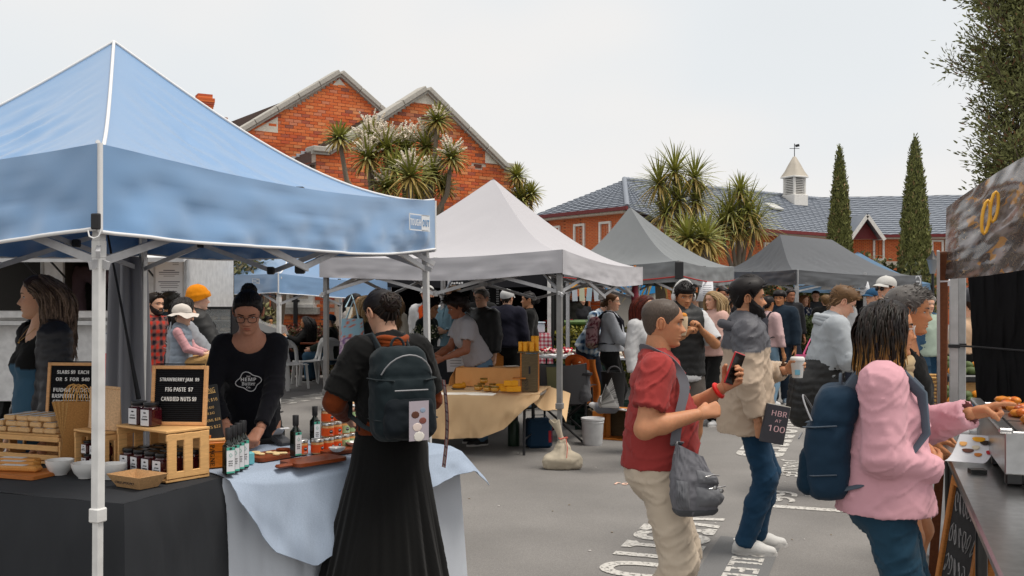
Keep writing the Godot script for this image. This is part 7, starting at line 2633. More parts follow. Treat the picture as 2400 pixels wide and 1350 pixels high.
	for k in 6:
		var tall:=k in [2,4]
		var cd:=thing("wax_candle",("tall" if tall else "short")+" orange pillar candle on the stencilled crate, %s" % ["far left","second from left","centre","behind the centre","far right","front right"][k],"candle",cr.position+V([-0.095,-0.05,0.03,-0.01,0.062,0.012][k],0.392,[0.02,0.04,-0.01,-0.04,0.0,0.05][k]),0.0,"pillar candles")
		var hh:=0.15 if tall else 0.095
		part(cd,"wax",shape().lathe(Vector3.ZERO,[V2(0,0),V2(0.023,0),V2(0.023,hh-0.003),V2(0.02,hh),V2(0,hh-0.002)],14),wax)
		part(cd,"wick",shape().tube([V(0,hh-0.003,0),V(0.001,hh+0.008,0)],0.0012,5),old_wood)
	var lp:=thing("burlap_cloth","burlap flap over the table's left end beside the customer","tablecloth",tp(838,880,0.86)*V(1,0,1))
	part(lp,"cloth",shape().sheet(10,12,func(u,v):return V((u-0.5)*0.34+(1.0-v)*-0.08,0.42+v*0.44,0.22*(1.0-v)+0.02*sin(u*8.0)),0.004),burlap)
	part(lp,"prop_board",shape().box(V(0,0.42,-0.03),V(0.3,0.84,0.02)),old_wood)
	var lm:=thing("wax_candle","thin yellow candle on the burlap flap beside the customer","candle",lp.position+V(0.06,0.865,0.0))
	part(lm,"wax",shape().lathe(Vector3.ZERO,[V2(0.025,0),V2(0.025,0.03),V2(0.008,0.035),V2(0.006,0.12),V2(0,0.12)],12),mats.honey)
	part(lm,"wick",shape().tube([V(0,0.12,0),V(0,0.13,0)],0.0012,5),old_wood)
	var cool:=thing("cooler_bag","navy cooler bag with a bright print under the burlap table","bag",gp(1262,10.4),0.2)
	var navy:=mat("cooler_navy",hx("20384f"),"cloth",0.6)
	part(cool,"body",shape().box(V(0,0.15,0),V(0.26,0.30,0.2),Basis(),0.025),navy)
	part(cool,"side_print",shape().box(V(0.131,0.16,0),V(0.002,0.24,0.15)).box(V(0.10,0.12,0.101),V(0.03,0.12,0.002)),mat("print_red",hx("b0343a"),"cloth",0.8))
	part(cool,"strap",shape().tube([V(-0.13,0.26,0.02),V(-0.05,0.34,0.04),V(0.06,0.34,0.04),V(0.13,0.26,0.02)],0.012,6,true,0.3),navy)
	var thm:=thing("thermos","dark green metal flask under the burlap table","flask",gp(1204,10.5))
	part(thm,"body",shape().lathe(Vector3.ZERO,[V2(0,0),V2(0.06,0),V2(0.062,0.02),V2(0.062,0.23),V2(0.045,0.27)],20),mat("flask_green",hx("1d3324"),"paint",0.35))
	part(thm,"cup_lid",shape().lathe(V(0,0.265,0),[V2(0.046,0),V2(0.046,0.05),V2(0,0.055)],18),mats.cabinet_black)
	var sb:=thing("sandbag","tied canvas sandbag weighing down the pale tent's near pole","sandbag",V(0.46,0,-9.06))
	var sg:=Sdf.new(V(-0.25,-0.02,-0.22),V(0.25,0.5,0.22),0.012)
	sg.cap(V(-0.11,0.07,0),V(0.11,0.07,0),0.075,0.075,0.06)
	sg.cap(V(0,0.10,0),V(0,0.19,0),0.10,0.06,0.08)
	sg.cap(V(0,0.19,0),V(-0.01,0.28,0),0.055,0.02,0.04)
	sg.cap(V(-0.15,0.03,0.03),V(-0.165,0.02,0.03),0.03,0.01,0.04)
	sg.cap(V(0.15,0.03,0.03),V(0.165,0.02,0.03),0.03,0.01,0.04)
	sg.carve(Vector3.ZERO,Vector3.DOWN)
	var sm:=shape()
	sm.col=hx("c9bda8")
	sg.emit(sm,func(p,_n):return 0.008*n3(p.x*9,p.y*13,p.z*9)+0.006*sin(atan2(p.z,p.x)*14.0)*smoothstep(0.14,0.26,p.y))
	part(sb,"sack",sm,vmat("cloth",0.95,{"s":4.0}))
	var nk:=shape()
	for k in 26:
		var a:=TAU*k/26.0
		nk.col=hx("c9bda8")*rr(0.8,1.1)
		nk.tube([V(cos(a)*0.015-0.01,0.27,sin(a)*0.015),V(-0.04+cos(a)*0.025,0.36,sin(a)*0.025),V(-0.075+cos(a)*0.045,0.44+0.012*sin(a*3),sin(a)*0.04)],[0.006,0.007,0.006],5)
	part(sb,"gathered_neck",nk,vmat("cloth",0.95,{"s":4.0}))
	var ti:=[]
	for k in 13:
		var a:=TAU*k/12.0
		ti.append(V(cos(a)*0.04+0.005,0.285+0.008*sin(a*2),sin(a)*0.035+0.01))
	part(sb,"cord",shape().tube(ti,0.006,6).tube([V(0.03,0.28,0.035),V(0.04,0.2,0.09),V(0.03,0.12,0.13)],0.004,5),mat("red_cord",hx("c2665a"),"plain",0.8))
	var bk:=thing("bucket","white plastic bucket on the asphalt","bucket",gp(1389,10.57))
	part(bk,"pail",shape().lathe(Vector3.ZERO,[V2(0,0),V2(0.098,0),V2(0.105,0.02),V2(0.118,0.262),V2(0.126,0.264),V2(0.126,0.284),V2(0.118,0.287),V2(0.112,0.28),V2(0.1,0.02),V2(0,0.02)],30),mats.bucket_white)
	part(bk,"rim_band",shape().lathe(V(0,0.235,0),[V2(0.1165,0),V2(0.122,0.004),V2(0.122,0.012),V2(0.117,0.016)],30),mats.bucket_white)
	for q in [[1404,11.2,0.20,0.30,0.28,0.1,"upright dark wooden box behind the white bucket",old_wood],[1450,11.0,0.30,0.34,0.26,-0.5,"larger open wooden box right of the bucket",warm_wood]]:
		var w:=thing("wooden_box",q[6],"box",gp(q[0],q[1]),q[5])
		part(w,"side_board",shape().box(V(-q[2]/2,q[3]/2,0),V(0.014,q[3],q[4]),Basis(),0.002),q[7])
		part(w,"side_board",shape().box(V(q[2]/2,q[3]/2,0),V(0.014,q[3],q[4]),Basis(),0.002),old_wood)
		part(w,"back_board",shape().box(V(0,q[3]/2,-q[4]/2),V(q[2],q[3],0.014)),old_wood)
		part(w,"bottom_board",shape().box(V(0,0.008,0),V(q[2],0.014,q[4])),warm_wood)
		part(w,"top_board",shape().box(V(0,q[3]-0.007,0),V(q[2],0.014,q[4]-0.01)),q[7])
		if q[0]==1404:
			part(w,"front_board",shape().box(V(0,q[3]/2,q[4]/2),V(q[2],q[3],0.014)),warm_wood)
	var bin:=thing("black_tub","black rubber tub with a handle behind the wooden boxes","tub",gp(1437,11.5,0.0))
	part(bin,"stand",shape().box(V(0,0.14,0),V(0.24,0.28,0.24),Basis(),0.005),old_wood)
	part(bin,"tub",shape().lathe(V(0,0.28,0),[V2(0,0),V2(0.12,0),V2(0.14,0.42),V2(0.146,0.43),V2(0.13,0.43),V2(0.11,0.05),V2(0,0.05)],24),mat("rubber_black",Color(0.014,0.014,0.015),"grain",0.7))
	var hd:=[]
	for k in 9:
		var a:=PI*k/8.0
		hd.append(V(cos(a)*0.075,0.70+sin(a)*0.075,0.12))
	part(bin,"handle",shape().tube(hd,0.011,6),mat("rubber_grey",Color(0.06,0.06,0.065),"grain",0.7))
	build_camp_chair()
	build_pigeon()
	build_flowers()
	build_street_food()
func cloth_at(label: String,o: Vector3,x: Vector3,y: Vector3,drop: float,m: Material) -> Node3D:
	var th:=thing("draped_cloth",label,"tablecloth",o)
	var mb:=shape()
	var c:=[Vector3.ZERO,x,x+y,y]
	var out:=[-y.normalized(),x.normalized(),y.normalized(),-x.normalized()]
	mb.grid(16,10,func(u,v):return x*u+y*v+V(0,0.004+0.004*n3(u*6+o.x,v*5,1.0),0))
	for i in 4:
		var a:Vector3=c[i]
		var b:Vector3=c[(i+1) % 4]
		var nn:Vector3=out[i]
		mb.grid(26,8,func(u,v):
			var s:float=1.0-v
			return a.lerp(b,u)+nn*(0.006+(0.05+0.06*n3(u*6.0+i*5.0,s*0.6,o.x))*s)-V(0,drop*s-0.004,0))
	part(th,"cloth",mb,m)
	return th
func build_camp_chair() -> void:
	var ch:=thing("camp_chair","folding camp chair with grey and olive fabric beside the tent pole","chair",gp(1322,11.0),deg_to_rad(165))
	var tube:=mat("camp_tube",Color(0.015,0.015,0.016),"plain",0.35)
	for p in [[V(-0.26,0,0.24),V(0.24,0.42,0.2)],[V(0.26,0,0.24),V(-0.24,0.42,0.2)],[V(-0.26,0,-0.22),V(0.24,0.42,-0.2)],[V(0.26,0,-0.22),V(-0.24,0.42,-0.2)],[V(-0.28,0,0.25),V(-0.27,0.56,0.22)],[V(0.28,0,0.25),V(0.27,0.56,0.22)],[V(-0.28,0,-0.2),V(-0.3,0.86,-0.3)],[V(0.28,0,-0.2),V(0.3,0.86,-0.3)]]:
		part(ch,"frame_tube",shape().tube(p,0.0125,8),tube)
	part(ch,"seat",shape().sheet(8,8,func(u,v):return V((u-0.5)*0.52,0.41-0.05*sin(u*PI)*sin(v*PI),-0.22+v*0.45),0.006),mats.camp_dark)
	part(ch,"backrest",shape().sheet(14,8,func(u,v):return V((u-0.5)*0.6,0.42+v*0.44-0.03*sin(u*PI)*v,-0.23-0.09*v-0.06*sin(u*PI)),0.012),mat("camp_grey",Color(0.10,0.10,0.105),"cloth",0.9))
	for s in [-1.0,1.0]:
		part(ch,"back_panel",shape().sheet(6,8,func(u,v):return V((u-0.5)*0.17+0.02,0.44+v*0.38,-0.235-0.09*v-0.06+(0.012 if s>0 else -0.024)),0.004),mat("camp_olive",hx("77785a"),"cloth",0.9))
		part(ch,"armrest",shape().sheet(3,8,func(u,v):return V(s*0.29+(u-0.5)*0.06,0.58+0.02*sin(v*PI),-0.26+v*0.5),0.006),mats.camp_dark)
	var hat:=thing("felt_hat","rust brown felt hat hung on the camp chair","hat",gp(1352,10.9,0.83),0.3)
	part(hat,"brim",shape().sheet(24,4,func(u,v):
		var a:float=u*TAU
		var r:=lerpf(0.06,0.14,v)
		return Basis(Vector3.RIGHT,1.0)*V(cos(a)*r,0.02*v*cos(a*2.0),sin(a)*r),0.004),mats.rust_felt)
	part(hat,"crown",shape().ball(Basis(Vector3.RIGHT,1.0)*V(0,0.03,0),V(0.07,0.06,0.075),14,Basis(Vector3.RIGHT,1.0)),mats.rust_felt)
	part(hat,"band",shape().tube([V(-0.07,0.0,0.02),V(0,0.03,0.09),V(0.07,0.0,0.02)],0.008,6),mat("pale_band",hx("d5c3a4"),"cloth",0.9))
	var bag:=thing("hanging_bag","grey drawstring bag hanging off the camp chair's arm","bag",gp(1370,10.7,0.44),0.0)
	var sg:=Sdf.new(V(-0.12,-0.04,-0.1),V(0.12,0.34,0.1),0.012)
	sg.cap(V(0,0.07,0),V(0,0.22,0),0.075,0.05,0.05)
	sg.cap(V(0,0.22,0),V(0,0.29,0),0.05,0.065,0.03)
	var bm:=shape()
	bm.col=Color(0.11,0.11,0.12)
	sg.emit(bm,func(p,_n):return 0.012*n3(p.x*14,p.y*9,p.z*14))
	part(bag,"pouch",bm,vmat("cloth",0.7))
	part(bag,"rim",shape().lathe(V(0,0.29,0),[V2(0.07,-0.01),V2(0.085,0.0),V2(0.085,0.025),V2(0,0.03)],16),mats.cabinet_black)
	var sc:=thing("orange_scarf","orange and brown patterned cloth hanging behind the grey bag","cloth",gp(1385,11.3,0.36),0.0)
	part(sc,"cloth",shape().sheet(8,10,func(u,v):return V((u-0.5)*0.16+0.03*sin(v*5.0),v*0.5,0.03*sin(u*9.0)),0.004),mat("scarf_orange",hx("b56a2c"),"grain",0.9,{"s":3.0}))
	part(sc,"pole",shape().tube([V(0,-0.36,-0.04),V(0,0.5,-0.04)],0.008,6),mats.cabinet_black)
func build_pigeon() -> void:
	var pg:=thing("pigeon","grey pigeon flying low with wings spread beside the red-shirted man","bird",at(1422,958,8.9),deg_to_rad(-100))
	var s:=Sdf.new(V(-0.09,-0.09,-0.24),V(0.09,0.1,0.22),0.007)
	s.cap(V(0,0,-0.06),V(0,0.005,0.06),0.042,0.048,0.03)
	s.cap(V(0,0.01,0.06),V(0,0.03,0.12),0.04,0.024,0.03)
	s.cap(V(0,0.034,0.135),V(0,0.034,0.14),0.021,0.020,0.02)
	s.cap(V(0,0,-0.08),V(0,-0.01,-0.2),0.026,0.02,0.02,Vector3.UP,2.2)
	var mb:=shape()
	s.emit(mb,null,func(p):return Color(0.10,0.10,0.11).lerp(Color(0.42,0.41,0.40),smoothstep(0.09,0.13,p.z)).lerp(Color(0.5,0.49,0.48),smoothstep(-0.1,-0.16,p.z)))
	mb.col=Color(0.14,0.12,0.1)
	mb.tube([V(0,0.03,0.155),V(0,0.024,0.178)],[0.007,0.001],6)
	part(pg,"body",mb,vmat("plain",0.8))
	for sd in [-1.0,1.0]:
		var w:=shape()
		for k in 13:
			var t:=k/12.0
			var root:=V(sd*(0.03+0.16*t),0.02+0.10*t,0.05-0.02*t)
			var tip:=root+V(sd*lerpf(0.02,0.15,t),lerpf(-0.01,0.12,t),lerpf(-0.16,-0.05,t))
			w.col=Color(0.42,0.41,0.40).lerp(Color(0.14,0.135,0.13),t*0.8 if k % 4 else 0.9)
			w.bar(root,tip,0.026,0.003,V(0,0,1))
		w.col=Color(0.3,0.29,0.28)
		w.tube([V(sd*0.03,0.02,0.05),V(sd*0.12,0.08,0.06),V(sd*0.2,0.13,0.04)],[0.018,0.013,0.007],8)
		part(pg,"wing",w,vmat("plain",0.8))
	var tl:=shape()
	for k in 7:
		tl.col=Color(0.45,0.44,0.43)
		tl.bar(V((k-3)*0.006,-0.008,-0.15),V((k-3)*0.022,-0.012,-0.27),0.022,0.002)
	part(pg,"tail",tl,vmat("plain",0.8))
func build_flowers() -> void:
	var o:=gp(1250,13.9)
	var x:=gp(1540,13.2)-o
	var back:=-x.normalized().cross(Vector3.UP)
	trestle("long white trestle table of wrapped flower bunches",o,x,back*0.9,0.76,mats.menu_white,mats.table_leg_black)
	var cols:=[hx("c23b45"),hx("d98a96"),hx("e9e2d2"),hx("a82a35")]
	for k in 26:
		var row:=k % 2
		var i:=k/2
		var bq:=thing("flower_bunch","wrapped bunch of red and white flowers, %s row, place %s from the left" % [["front","back"][row],["one","two","three","four","five","six","seven","eight","nine","ten","eleven","twelve","thirteen"][i]],"flowers",o+x*((i+0.4+rr(-0.2,0.2))/13.0)+back*(0.16+row*0.36)+V(0,0.765,0),rr(-0.5,0.5),"wrapped flower bunches")
		bq.set_meta("label","wrapped bunch of red and white flowers on the flower table, %s row" % ["front","back"][row])
		part(bq,"wrap",shape().lathe(V(0,0.03,0.15),[V2(0.012,0),V2(0.03,-0.1),V2(0.055,-0.24),V2(0.06,-0.27)].map(func(v):return V2(v.x,-v.y)),10,Basis(Vector3.RIGHT,-PI/2),0.55),mat("kraft_wrap%d" % (k % 2),[hx("d9cdbb"),hx("e3dbd0")][k % 2],"grain",0.9))
		var fm:=shape()
		for j in 9:
			fm.col=cols[rng.randi() % 4]*rr(0.7,1.1)
			fm.ball(V(rr(-0.055,0.055),0.04+rr(-0.01,0.035),(-0.13 if row else 0.13)+rr(-0.03,0.03)),V(0.02,0.018,0.02),7)
		part(bq,"blooms",fm,vmat("plain",0.8)).set_meta("kind","stuff")
	for q in [[1312,14.6,0.0],[1365,15.2,0.0],[1395,15.0,0.28],[1300,15.4,0.28],[1400,11.9,0.0],[1375,12.4,0.0],[1455,12.6,0.0],[1400,11.9,0.29]]:
		var gc:=thing("plastic_crate","dark green plastic crate %s" % ["behind the flower table at left","behind the flower table, middle","upper crate behind the flower table","upper left crate behind the flower table","under the flower table by the camp chair","under the flower table, further left","under the flower table at the right","stacked crate under the flower table by the camp chair"][used.get("plastic_crate",0) % 8],"crate",gp(q[0],q[1],q[2]),rr(-0.2,0.3),"green plastic crates")
		var gm:=mat("crate_green",hx("14312a"),"plain",0.5)
		for lay in 4:
			part(gc,"slat",shape().box(V(0,0.03+lay*0.068,0.15),V(0.5,0.04,0.012)).box(V(0,0.03+lay*0.068,-0.15),V(0.5,0.04,0.012)).box(V(0.25,0.03+lay*0.068,0),V(0.012,0.04,0.3)).box(V(-0.25,0.03+lay*0.068,0),V(0.012,0.04,0.3)),gm)
		for sx in [-1,1]:
			for sz in [-1,1]:
				part(gc,"corner_post",shape().box(V(sx*0.245,0.14,sz*0.145),V(0.03,0.28,0.03)),gm)
		part(gc,"base",shape().box(V(0,0.006,0),V(0.49,0.012,0.29)),gm)
	var um:=thing("folded_umbrella","furled maroon patterned umbrella hanging from the pale tent's right leg","umbrella",at(1488,745,11.75),0.0)
	part(um,"canopy",shape().lathe(Vector3.ZERO,[V2(0.012,-0.05),V2(0.035,0.05),V2(0.045,0.25),V2(0.03,0.4),V2(0.012,0.43)],10),mat("maroon_print",hx("7d2f3a"),"grain",0.8,{"s":6.0}))
	part(um,"handle",shape().tube([V(0,0.43,0),V(0,0.58,0),V(0.0,0.62,0)],[0.012,0.013,0.016],8),mats.warm_wood)
	for q in [[1350,18.6,hx("4d6b2c"),"green wheelie bin behind the hedge"],[1310,18.8,hx("b5342a"),"red-lidded bin behind the hedge at the left"]]:
		var wb:=thing("wheelie_bin",q[3],"bin",gp(q[0],q[1]))
		part(wb,"body",shape().box(V(0,0.55,0),V(0.56,1.0,0.6),Basis(),0.03),mat("bin"+q[3],q[2],"plain",0.5))
		part(wb,"lid",shape().box(V(0,1.1,0),V(0.62,0.1,0.68),Basis(),0.03),mat("bin"+q[3],q[2],"plain",0.5))
		for s in [-1.0,1.0]:
			part(wb,"wheel",shape().lathe(V(s*0.26,0.1,-0.28),[V2(0.1,-0.03),V2(0.1,0.03),V2(0,0.03)],12,Basis(V(0,0,1),PI/2)),mats.tyre)
	var bw:=thing("brick_pillar","narrow brick wall end behind the plaid-shirted man","wall",gp(1405,24.0))
	part(bw,"core",shape().box(V(0,0.9,0),V(0.43,1.8,0.3)),mats.mortar)
	for r in 20:
		for i in 2:
			part(bw,"brick",meshes["brick"],mat("brick"+BRICKS[(r+i) % 5],hx(BRICKS[(r+i) % 5]),"grain",0.92,{"s":2.0,"h":0.3}),Transform3D(Basis(),V(-0.11+i*0.22,0.05+r*0.086,0.15)))
func build_street_food() -> void:
	var blk:=mat("stall_black",Color(0.008,0.008,0.009),"cloth",0.9)
	var silver=mats.silver_bar
	var d:=17.0
	var L:=gp(812,d)
	var R:=gp(1288,d-0.6)
	var x:=R-L
	var X:=x.normalized()
	var back:=-X.cross(Vector3.UP)
	var st:=thing("food_stall","black-walled street food stall with a printed header banner","stall",V(L.x,0,L.z))
	var top:=1.55+(HORIZON-645)/F*d
	part(st,"back_wall",shape().sheet(20,6,func(u,v):return x*u+back*2.4+V(0,v*(top+0.3),0)+back*0.03*sin(u*40.0),0.01),blk)
	part(st,"side_wall",shape().sheet(20,6,func(u,v):return x+back*u*2.4+V(0,v*(top+0.3),0)+X*0.04*sin(u*20.0),0.01),blk)
	part(st,"side_wall",shape().sheet(20,6,func(u,v):return back*u*2.4+V(0,v*(top+0.3),0)+X*0.04*sin(u*20.0),0.01),blk)
	part(st,"roof",shape().sheet(10,10,func(u,v):return x*u+back*2.4*v+V(0,top+0.3+0.5*sin(u*PI)*sin(v*PI),0),0.01),blk)
	part(st,"header_banner",shape().sheet(16,3,func(u,v):return x*lerpf(0.12,1.0,u)-back*0.02+V(0,top-0.20+v*0.36-0.02*sin(u*PI),0),0.006),mat("banner_dark",Color(0.022,0.022,0.025),"cloth",0.8))
	var wt:=mat("banner_white",Color(0.66,0.66,0.66),"plain",0.8)
	var bs:=Basis(X,Vector3.UP,-back)
	for q in [["NOYAN'S",1165,656,0.115,true],["Deli and Turkish Street Food",1165,667,0.055,false]]:
		fit_text(st,q[0],Transform3D(bs,at(q[1],q[2],d-0.4)-V(L.x,0,L.z)),0.38 if q[4] else 0.52,0.085 if q[4] else 0.04,wt,true,"Droid Serif" if q[4] else "Droid Sans")
	var dash:=shape()
	for q in [[1071,663],[1246,650],[1246,667],[1280,652]]:
		for k in 5:
			dash.box(at(q[0]-12+k*6,q[1]+(k % 2),d-0.4)-V(L.x,0,L.z),V(0.03,0.03,0.004),bs)
	part(st,"small_print",dash,wt).set_meta("kind","stuff")
	for p in [0.0,0.52,1.0]:
		part(st,"post",shape().bar(x*p-back*0.05,x*p-back*0.05+V(0,top,0),0.06,0.06),mats.white_leg if p != 0.52 else silver)
	var mb:=thing("menu_board","black menu board with white prices inside the street food stall","sign",at(1138,693,d+1.2))
	part(mb,"board",shape().box(Vector3.ZERO,V(0.56,0.36,0.02)),mat("menu_black",Color(0.02,0.02,0.022),"plain",0.7))
	fit_text(mb,"GO",Transform3D(Basis(),V(-0.2,0.11,0.011)),0.1,0.06,wt)
	var pr:=shape()
	for k in 7:
		pr.box(V(-0.02,0.11-k*0.042,0.012),V(rr(0.14,0.22),0.014,0.002))
		pr.box(V(0.22,0.11-k*0.042,0.012),V(0.05,0.02,0.002))
	part(mb,"print_lines",pr,wt).set_meta("kind","stuff")
	part(mb,"bracket",shape().box(V(0,0.0,-0.4),V(0.04,0.1,0.8)),blk)
	var gm:=Image.create(64,64,false,Image.FORMAT_RGB8)
	for y in 64:
		for xx in 64:
			var n:=int((xx/8) % 2==0)+int((y/8) % 2==0)
			gm.set_pixel(xx,y,[Color("f0ebea"),Color("d98c96"),Color("b2344a")][n])
	var ging:=mat("gingham",Color(0.75,0.75,0.75),"plain",0.9,{"tex":ImageTexture.create_from_image(gm)})
	ging.uv1_scale=Vector3.ONE*4.0
	cloth_table("red gingham cloth on the stall's right-hand table",gp(1228,16.2),V(0.42,0,0.06),V(0,0,-0.6),0.98,0.5,ging,0.02)
	trestle("table under the right-hand gingham cloth",gp(1229,16.25),V(0.40,0,0.05),V(0,0,-0.5),0.97,mats.tabletop_grey,mats.table_leg_black)
	cloth_table("red gingham cloth on the stall's left-hand table",gp(925,15.4),V(0.46,0,0.0),V(0,0,-0.6),0.98,0.5,ging,0.02)
	trestle("table under the left-hand gingham cloth",gp(926,15.42),V(0.44,0,0.0),V(0,0,-0.5),0.97,mats.tabletop_grey,mats.table_leg_black)
	var tub:=thing("plastic_tub","clear plastic tub on the right-hand gingham table","tub",gp(1258,16.4,0.99))
	part(tub,"tub",shape().box(V(0,0.08,0),V(0.26,0.16,0.2),Basis(),0.02),mat("tub_clear",Color(0.5,0.58,0.64),"plain",0.2))
	part(tub,"lid",shape().box(V(0,0.17,0),V(0.28,0.02,0.22),Basis(),0.008),mat("tub_lid",Color(0.55,0.66,0.75),"plain",0.3))
	var ct:=trestle("orange-brown wooden counter beside the man in the navy jacket",gp(1108,13.6),V(0.42,0,0),V(0,0,-0.4),0.82,mats.warm_wood,mats.warm_wood,"wooden_counter")
	part(ct,"front_panel",shape().box(V(0.21,0.4,-0.02),V(0.42,0.8,0.02)),mats.warm_wood)
	cloth_table("black cloth on the table before the woman in the grey tee",gp(968,11.2),V(0.72,0,0.02),V(0,0,-0.6),0.98,0.9,mats.black_tablecloth,0.02)
	trestle("table under the black cloth before the woman in the grey tee",gp(969,11.24),V(0.70,0,0.02),V(0,0,-0.5),0.97,mats.tabletop_grey,mats.table_leg_black)
	for q in [[975,820,11.1,"white paper sign hung on the black cloth beside the backpack"],[1068,845,10.9,"white paper sign lower right on the black cloth"]]:
		var nt:=thing("paper_notice",q[3],"notice",at(q[0],q[1],q[2]))
		part(nt,"sheet",shape().box(Vector3.ZERO,V(0.2,0.24,0.004),Basis(V(0,0,1),0.06)),mats.paper)
		var ln:=shape()
		for k in 5:
			ln.box(V(0,0.06-k*0.03,0.003),V(0.12,0.006,0.002))
		part(nt,"print",ln,mats.print_grey)
	var fl:=thing("flower_vase","spray of small white flowers and foliage on the black-clothed table","flowers",gp(1000,11.35,0.985))
	part(fl,"vase",shape().lathe(Vector3.ZERO,[V2(0.03,0),V2(0.045,0.05),V2(0.03,0.1)],14),mats.dark_glass)
	var fm:=shape()
	for k in 120:
		var dv:=V(rng.randfn(),absf(rng.randfn())*0.8+0.3,rng.randfn()).normalized()*rr(0.08,0.2)
		fm.col=Color(0.06,0.08,0.03)
		if k % 3==0:
			fm.tube([V(0,0.08,0),V(0,0.1,0)+dv],0.0018,4)
		if k % 2==0:
			fm.col=Color(0.65,0.63,0.52)
			fm.ball(V(0,0.1,0)+dv,Vector3.ONE*0.008,6)
		else:
			needles(fm,V(0,0.1,0)+dv*0.8,dv.normalized(),0.06,0.02,Color(0.05,0.07,0.025)*rr(0.7,1.3))
	part(fl,"blooms",fm,vmat("plain",0.8)).set_meta("kind","stuff")
func build_right_stall() -> void:
	var steel:=mat("stainless",Color(0.50,0.50,0.50),"metal",0.28,{"m":1.0,"s":3.0})
	var alu:=mat("stall_alu",Color(0.48,0.48,0.48),"metal",0.35,{"m":0.7})
	var E:=V(2.22,0,-5.2)
	var h:=0.85
	var th:=thing("steel_bench","stainless steel bench in the right foreground","table",E)
	var L:=2.9
	part(th,"benchtop",shape().box(-U*L*0.5+W*0.42+V(0,h-0.02,0),V(0.84,0.035,L),Basis(W,Vector3.UP,-U),0.008),steel)
	for i in [0.04,0.62]:
		for j in [0.06,0.9]:
			part(th,"leg",shape().tube([-U*L*i+W*0.84*j,-U*L*i+W*0.84*j+V(0,h-0.03,0)],0.02,10),mats.dark_steel)
	part(th,"shelf",shape().box(-U*L*0.2+W*0.46+V(0,0.25,0),V(0.7,0.02,L*0.3),Basis(W,Vector3.UP,-U)),steel)
	var bm:=thing("food_warmer","steel food warmer with trays of orange curry","food warmer",E-U*0.45+W*0.16+V(0,h,0))
	var bs:=Basis(W,Vector3.UP,-U)
	for s in [[0.0,0.0,0.62,0.02],[0.0,-0.58,0.62,0.02]]:
		part(bm,"end_panel",shape().box(bs*V(0.3,0.13,0.0-s[1]*1.9),V(0.62,0.16,0.02),bs,0.004),steel)
	part(bm,"side_panel",shape().box(bs*V(0.0,0.13,0.55),V(0.02,0.16,1.1),bs,0.004),steel)
	part(bm,"rim",shape().bar(bs*V(-0.01,0.215,-0.05),bs*V(-0.01,0.215,1.15),0.05,0.02,Vector3.UP,0.006),steel)
	part(bm,"floor",shape().box(bs*V(0.3,0.06,0.55),V(0.6,0.01,1.1),bs),steel)
	for z in [0.08,0.55,1.02]:
		part(bm,"foot",shape().box(bs*V(0.03,0.027,z),V(0.06,0.054,0.05),bs,0.006),mats.dark_steel)
	var curry:=[hx("c9661b"),hx("d98324"),hx("b84f16")]
	for k in 3:
		var z:=0.18+k*0.36
		var ty:=part(bm,"tray",shape().sheet(2,2,func(u,v):return bs*V(0.04+u*0.5,0.20-0.05*sin(v*PI)*0.0,z-0.16+v*0.32),0.006),steel)
		var fm:=shape()
		for j in 60:
			fm.col=curry[rng.randi() % 3]*rr(0.7,1.2)
			fm.ball(bs*V(0.29+rr(-0.2,0.2),0.205+rr(0.0,0.028),z+rr(-0.13,0.13)),V(rr(0.02,0.04),0.018,rr(0.018,0.035)),8,Basis(Vector3.UP,rng.randf()*3.0))
		part(ty,"curry",fm,vmat("grain",0.35)).set_meta("kind","stuff")
	var lid:=thing("white_container","stack of white takeaway lids at the right edge by the trays","containers",E-U*0.15+W*0.72+V(0,h,0))
	for k in 7:
		part(lid,"lid",shape().box(V(0.004*(k % 2),0.2+0.012*k,0),V(0.17,0.009,0.12),Basis(Vector3.UP,0.3+0.04*k),0.003),mats.bucket_white)
	part(lid,"box",shape().box(V(0,0.097,0),V(0.2,0.195,0.14),Basis(Vector3.UP,0.3),0.004),mats.bucket_white)
	var wb:=thing("water_bottle","clear water bottle with a blue cap on the steel bench","bottle",tp(2287,1050,h)*V(1,0,1)+V(0,h+0.001,0))
	part(wb,"bottle",shape().lathe(Vector3.ZERO,[V2(0,0.004),V2(0.028,0),V2(0.031,0.01),V2(0.031,0.06),V2(0.028,0.07),V2(0.031,0.08),V2(0.031,0.12),V2(0.013,0.165),V2(0.013,0.18)],20),mats.clear_plastic)
	part(wb,"water",shape().lathe(V(0,0.004,0),[V2(0,0),V2(0.027,0),V2(0.027,0.06),V2(0,0.06)],18),mat("water",Color(0.6,0.68,0.72,0.3),"plain",0.05))
	part(wb,"cap",shape().lathe(V(0,0.178,0),[V2(0.017,0),V2(0.017,0.026),V2(0.015,0.03),V2(0,0.03)],16),mats.blue_cap)
	var fy:=thing("flyer","curled colour flyer with food photos at the bench edge","flyer",tp(2262,1086,h)*V(1,0,1)+V(0,h+0.012,0),-0.5)
	part(fy,"sheet",shape().sheet(12,10,func(u,v):return V((u-0.5)*0.15+0.05*v,0.10*v*v+0.004,0.07-v*0.15+0.02*v*v),0.001),mats.paper)
	var pic:=shape()
	for q in [[0.02,0.62,0.045,0.0,hx("5c2c16")],[0.06,0.5,0.03,0.0,hx("c4772b")],[0.085,0.85,0.04,0.0,hx("2a1a12")],[0.10,0.6,0.02,0.0,hx("b3262c")],[0.0,0.8,0.03,0.0,hx("d8a05a")],[0.06,0.92,0.05,0.0,hx("e3a014")],[0.05,0.72,0.03,0.0,hx("d9cdb5")]]:
		pic.col=q[4]
		var v:float=q[1]
		pic.ball(V(q[0]-0.01,0.10*v*v+0.0055,0.07-v*0.15+0.02*v*v),V(q[2]*0.55,0.0012,0.018),10,Basis(Vector3.RIGHT,0.9*v))
	part(fy,"photo_print",pic,vmat("plain",0.5))
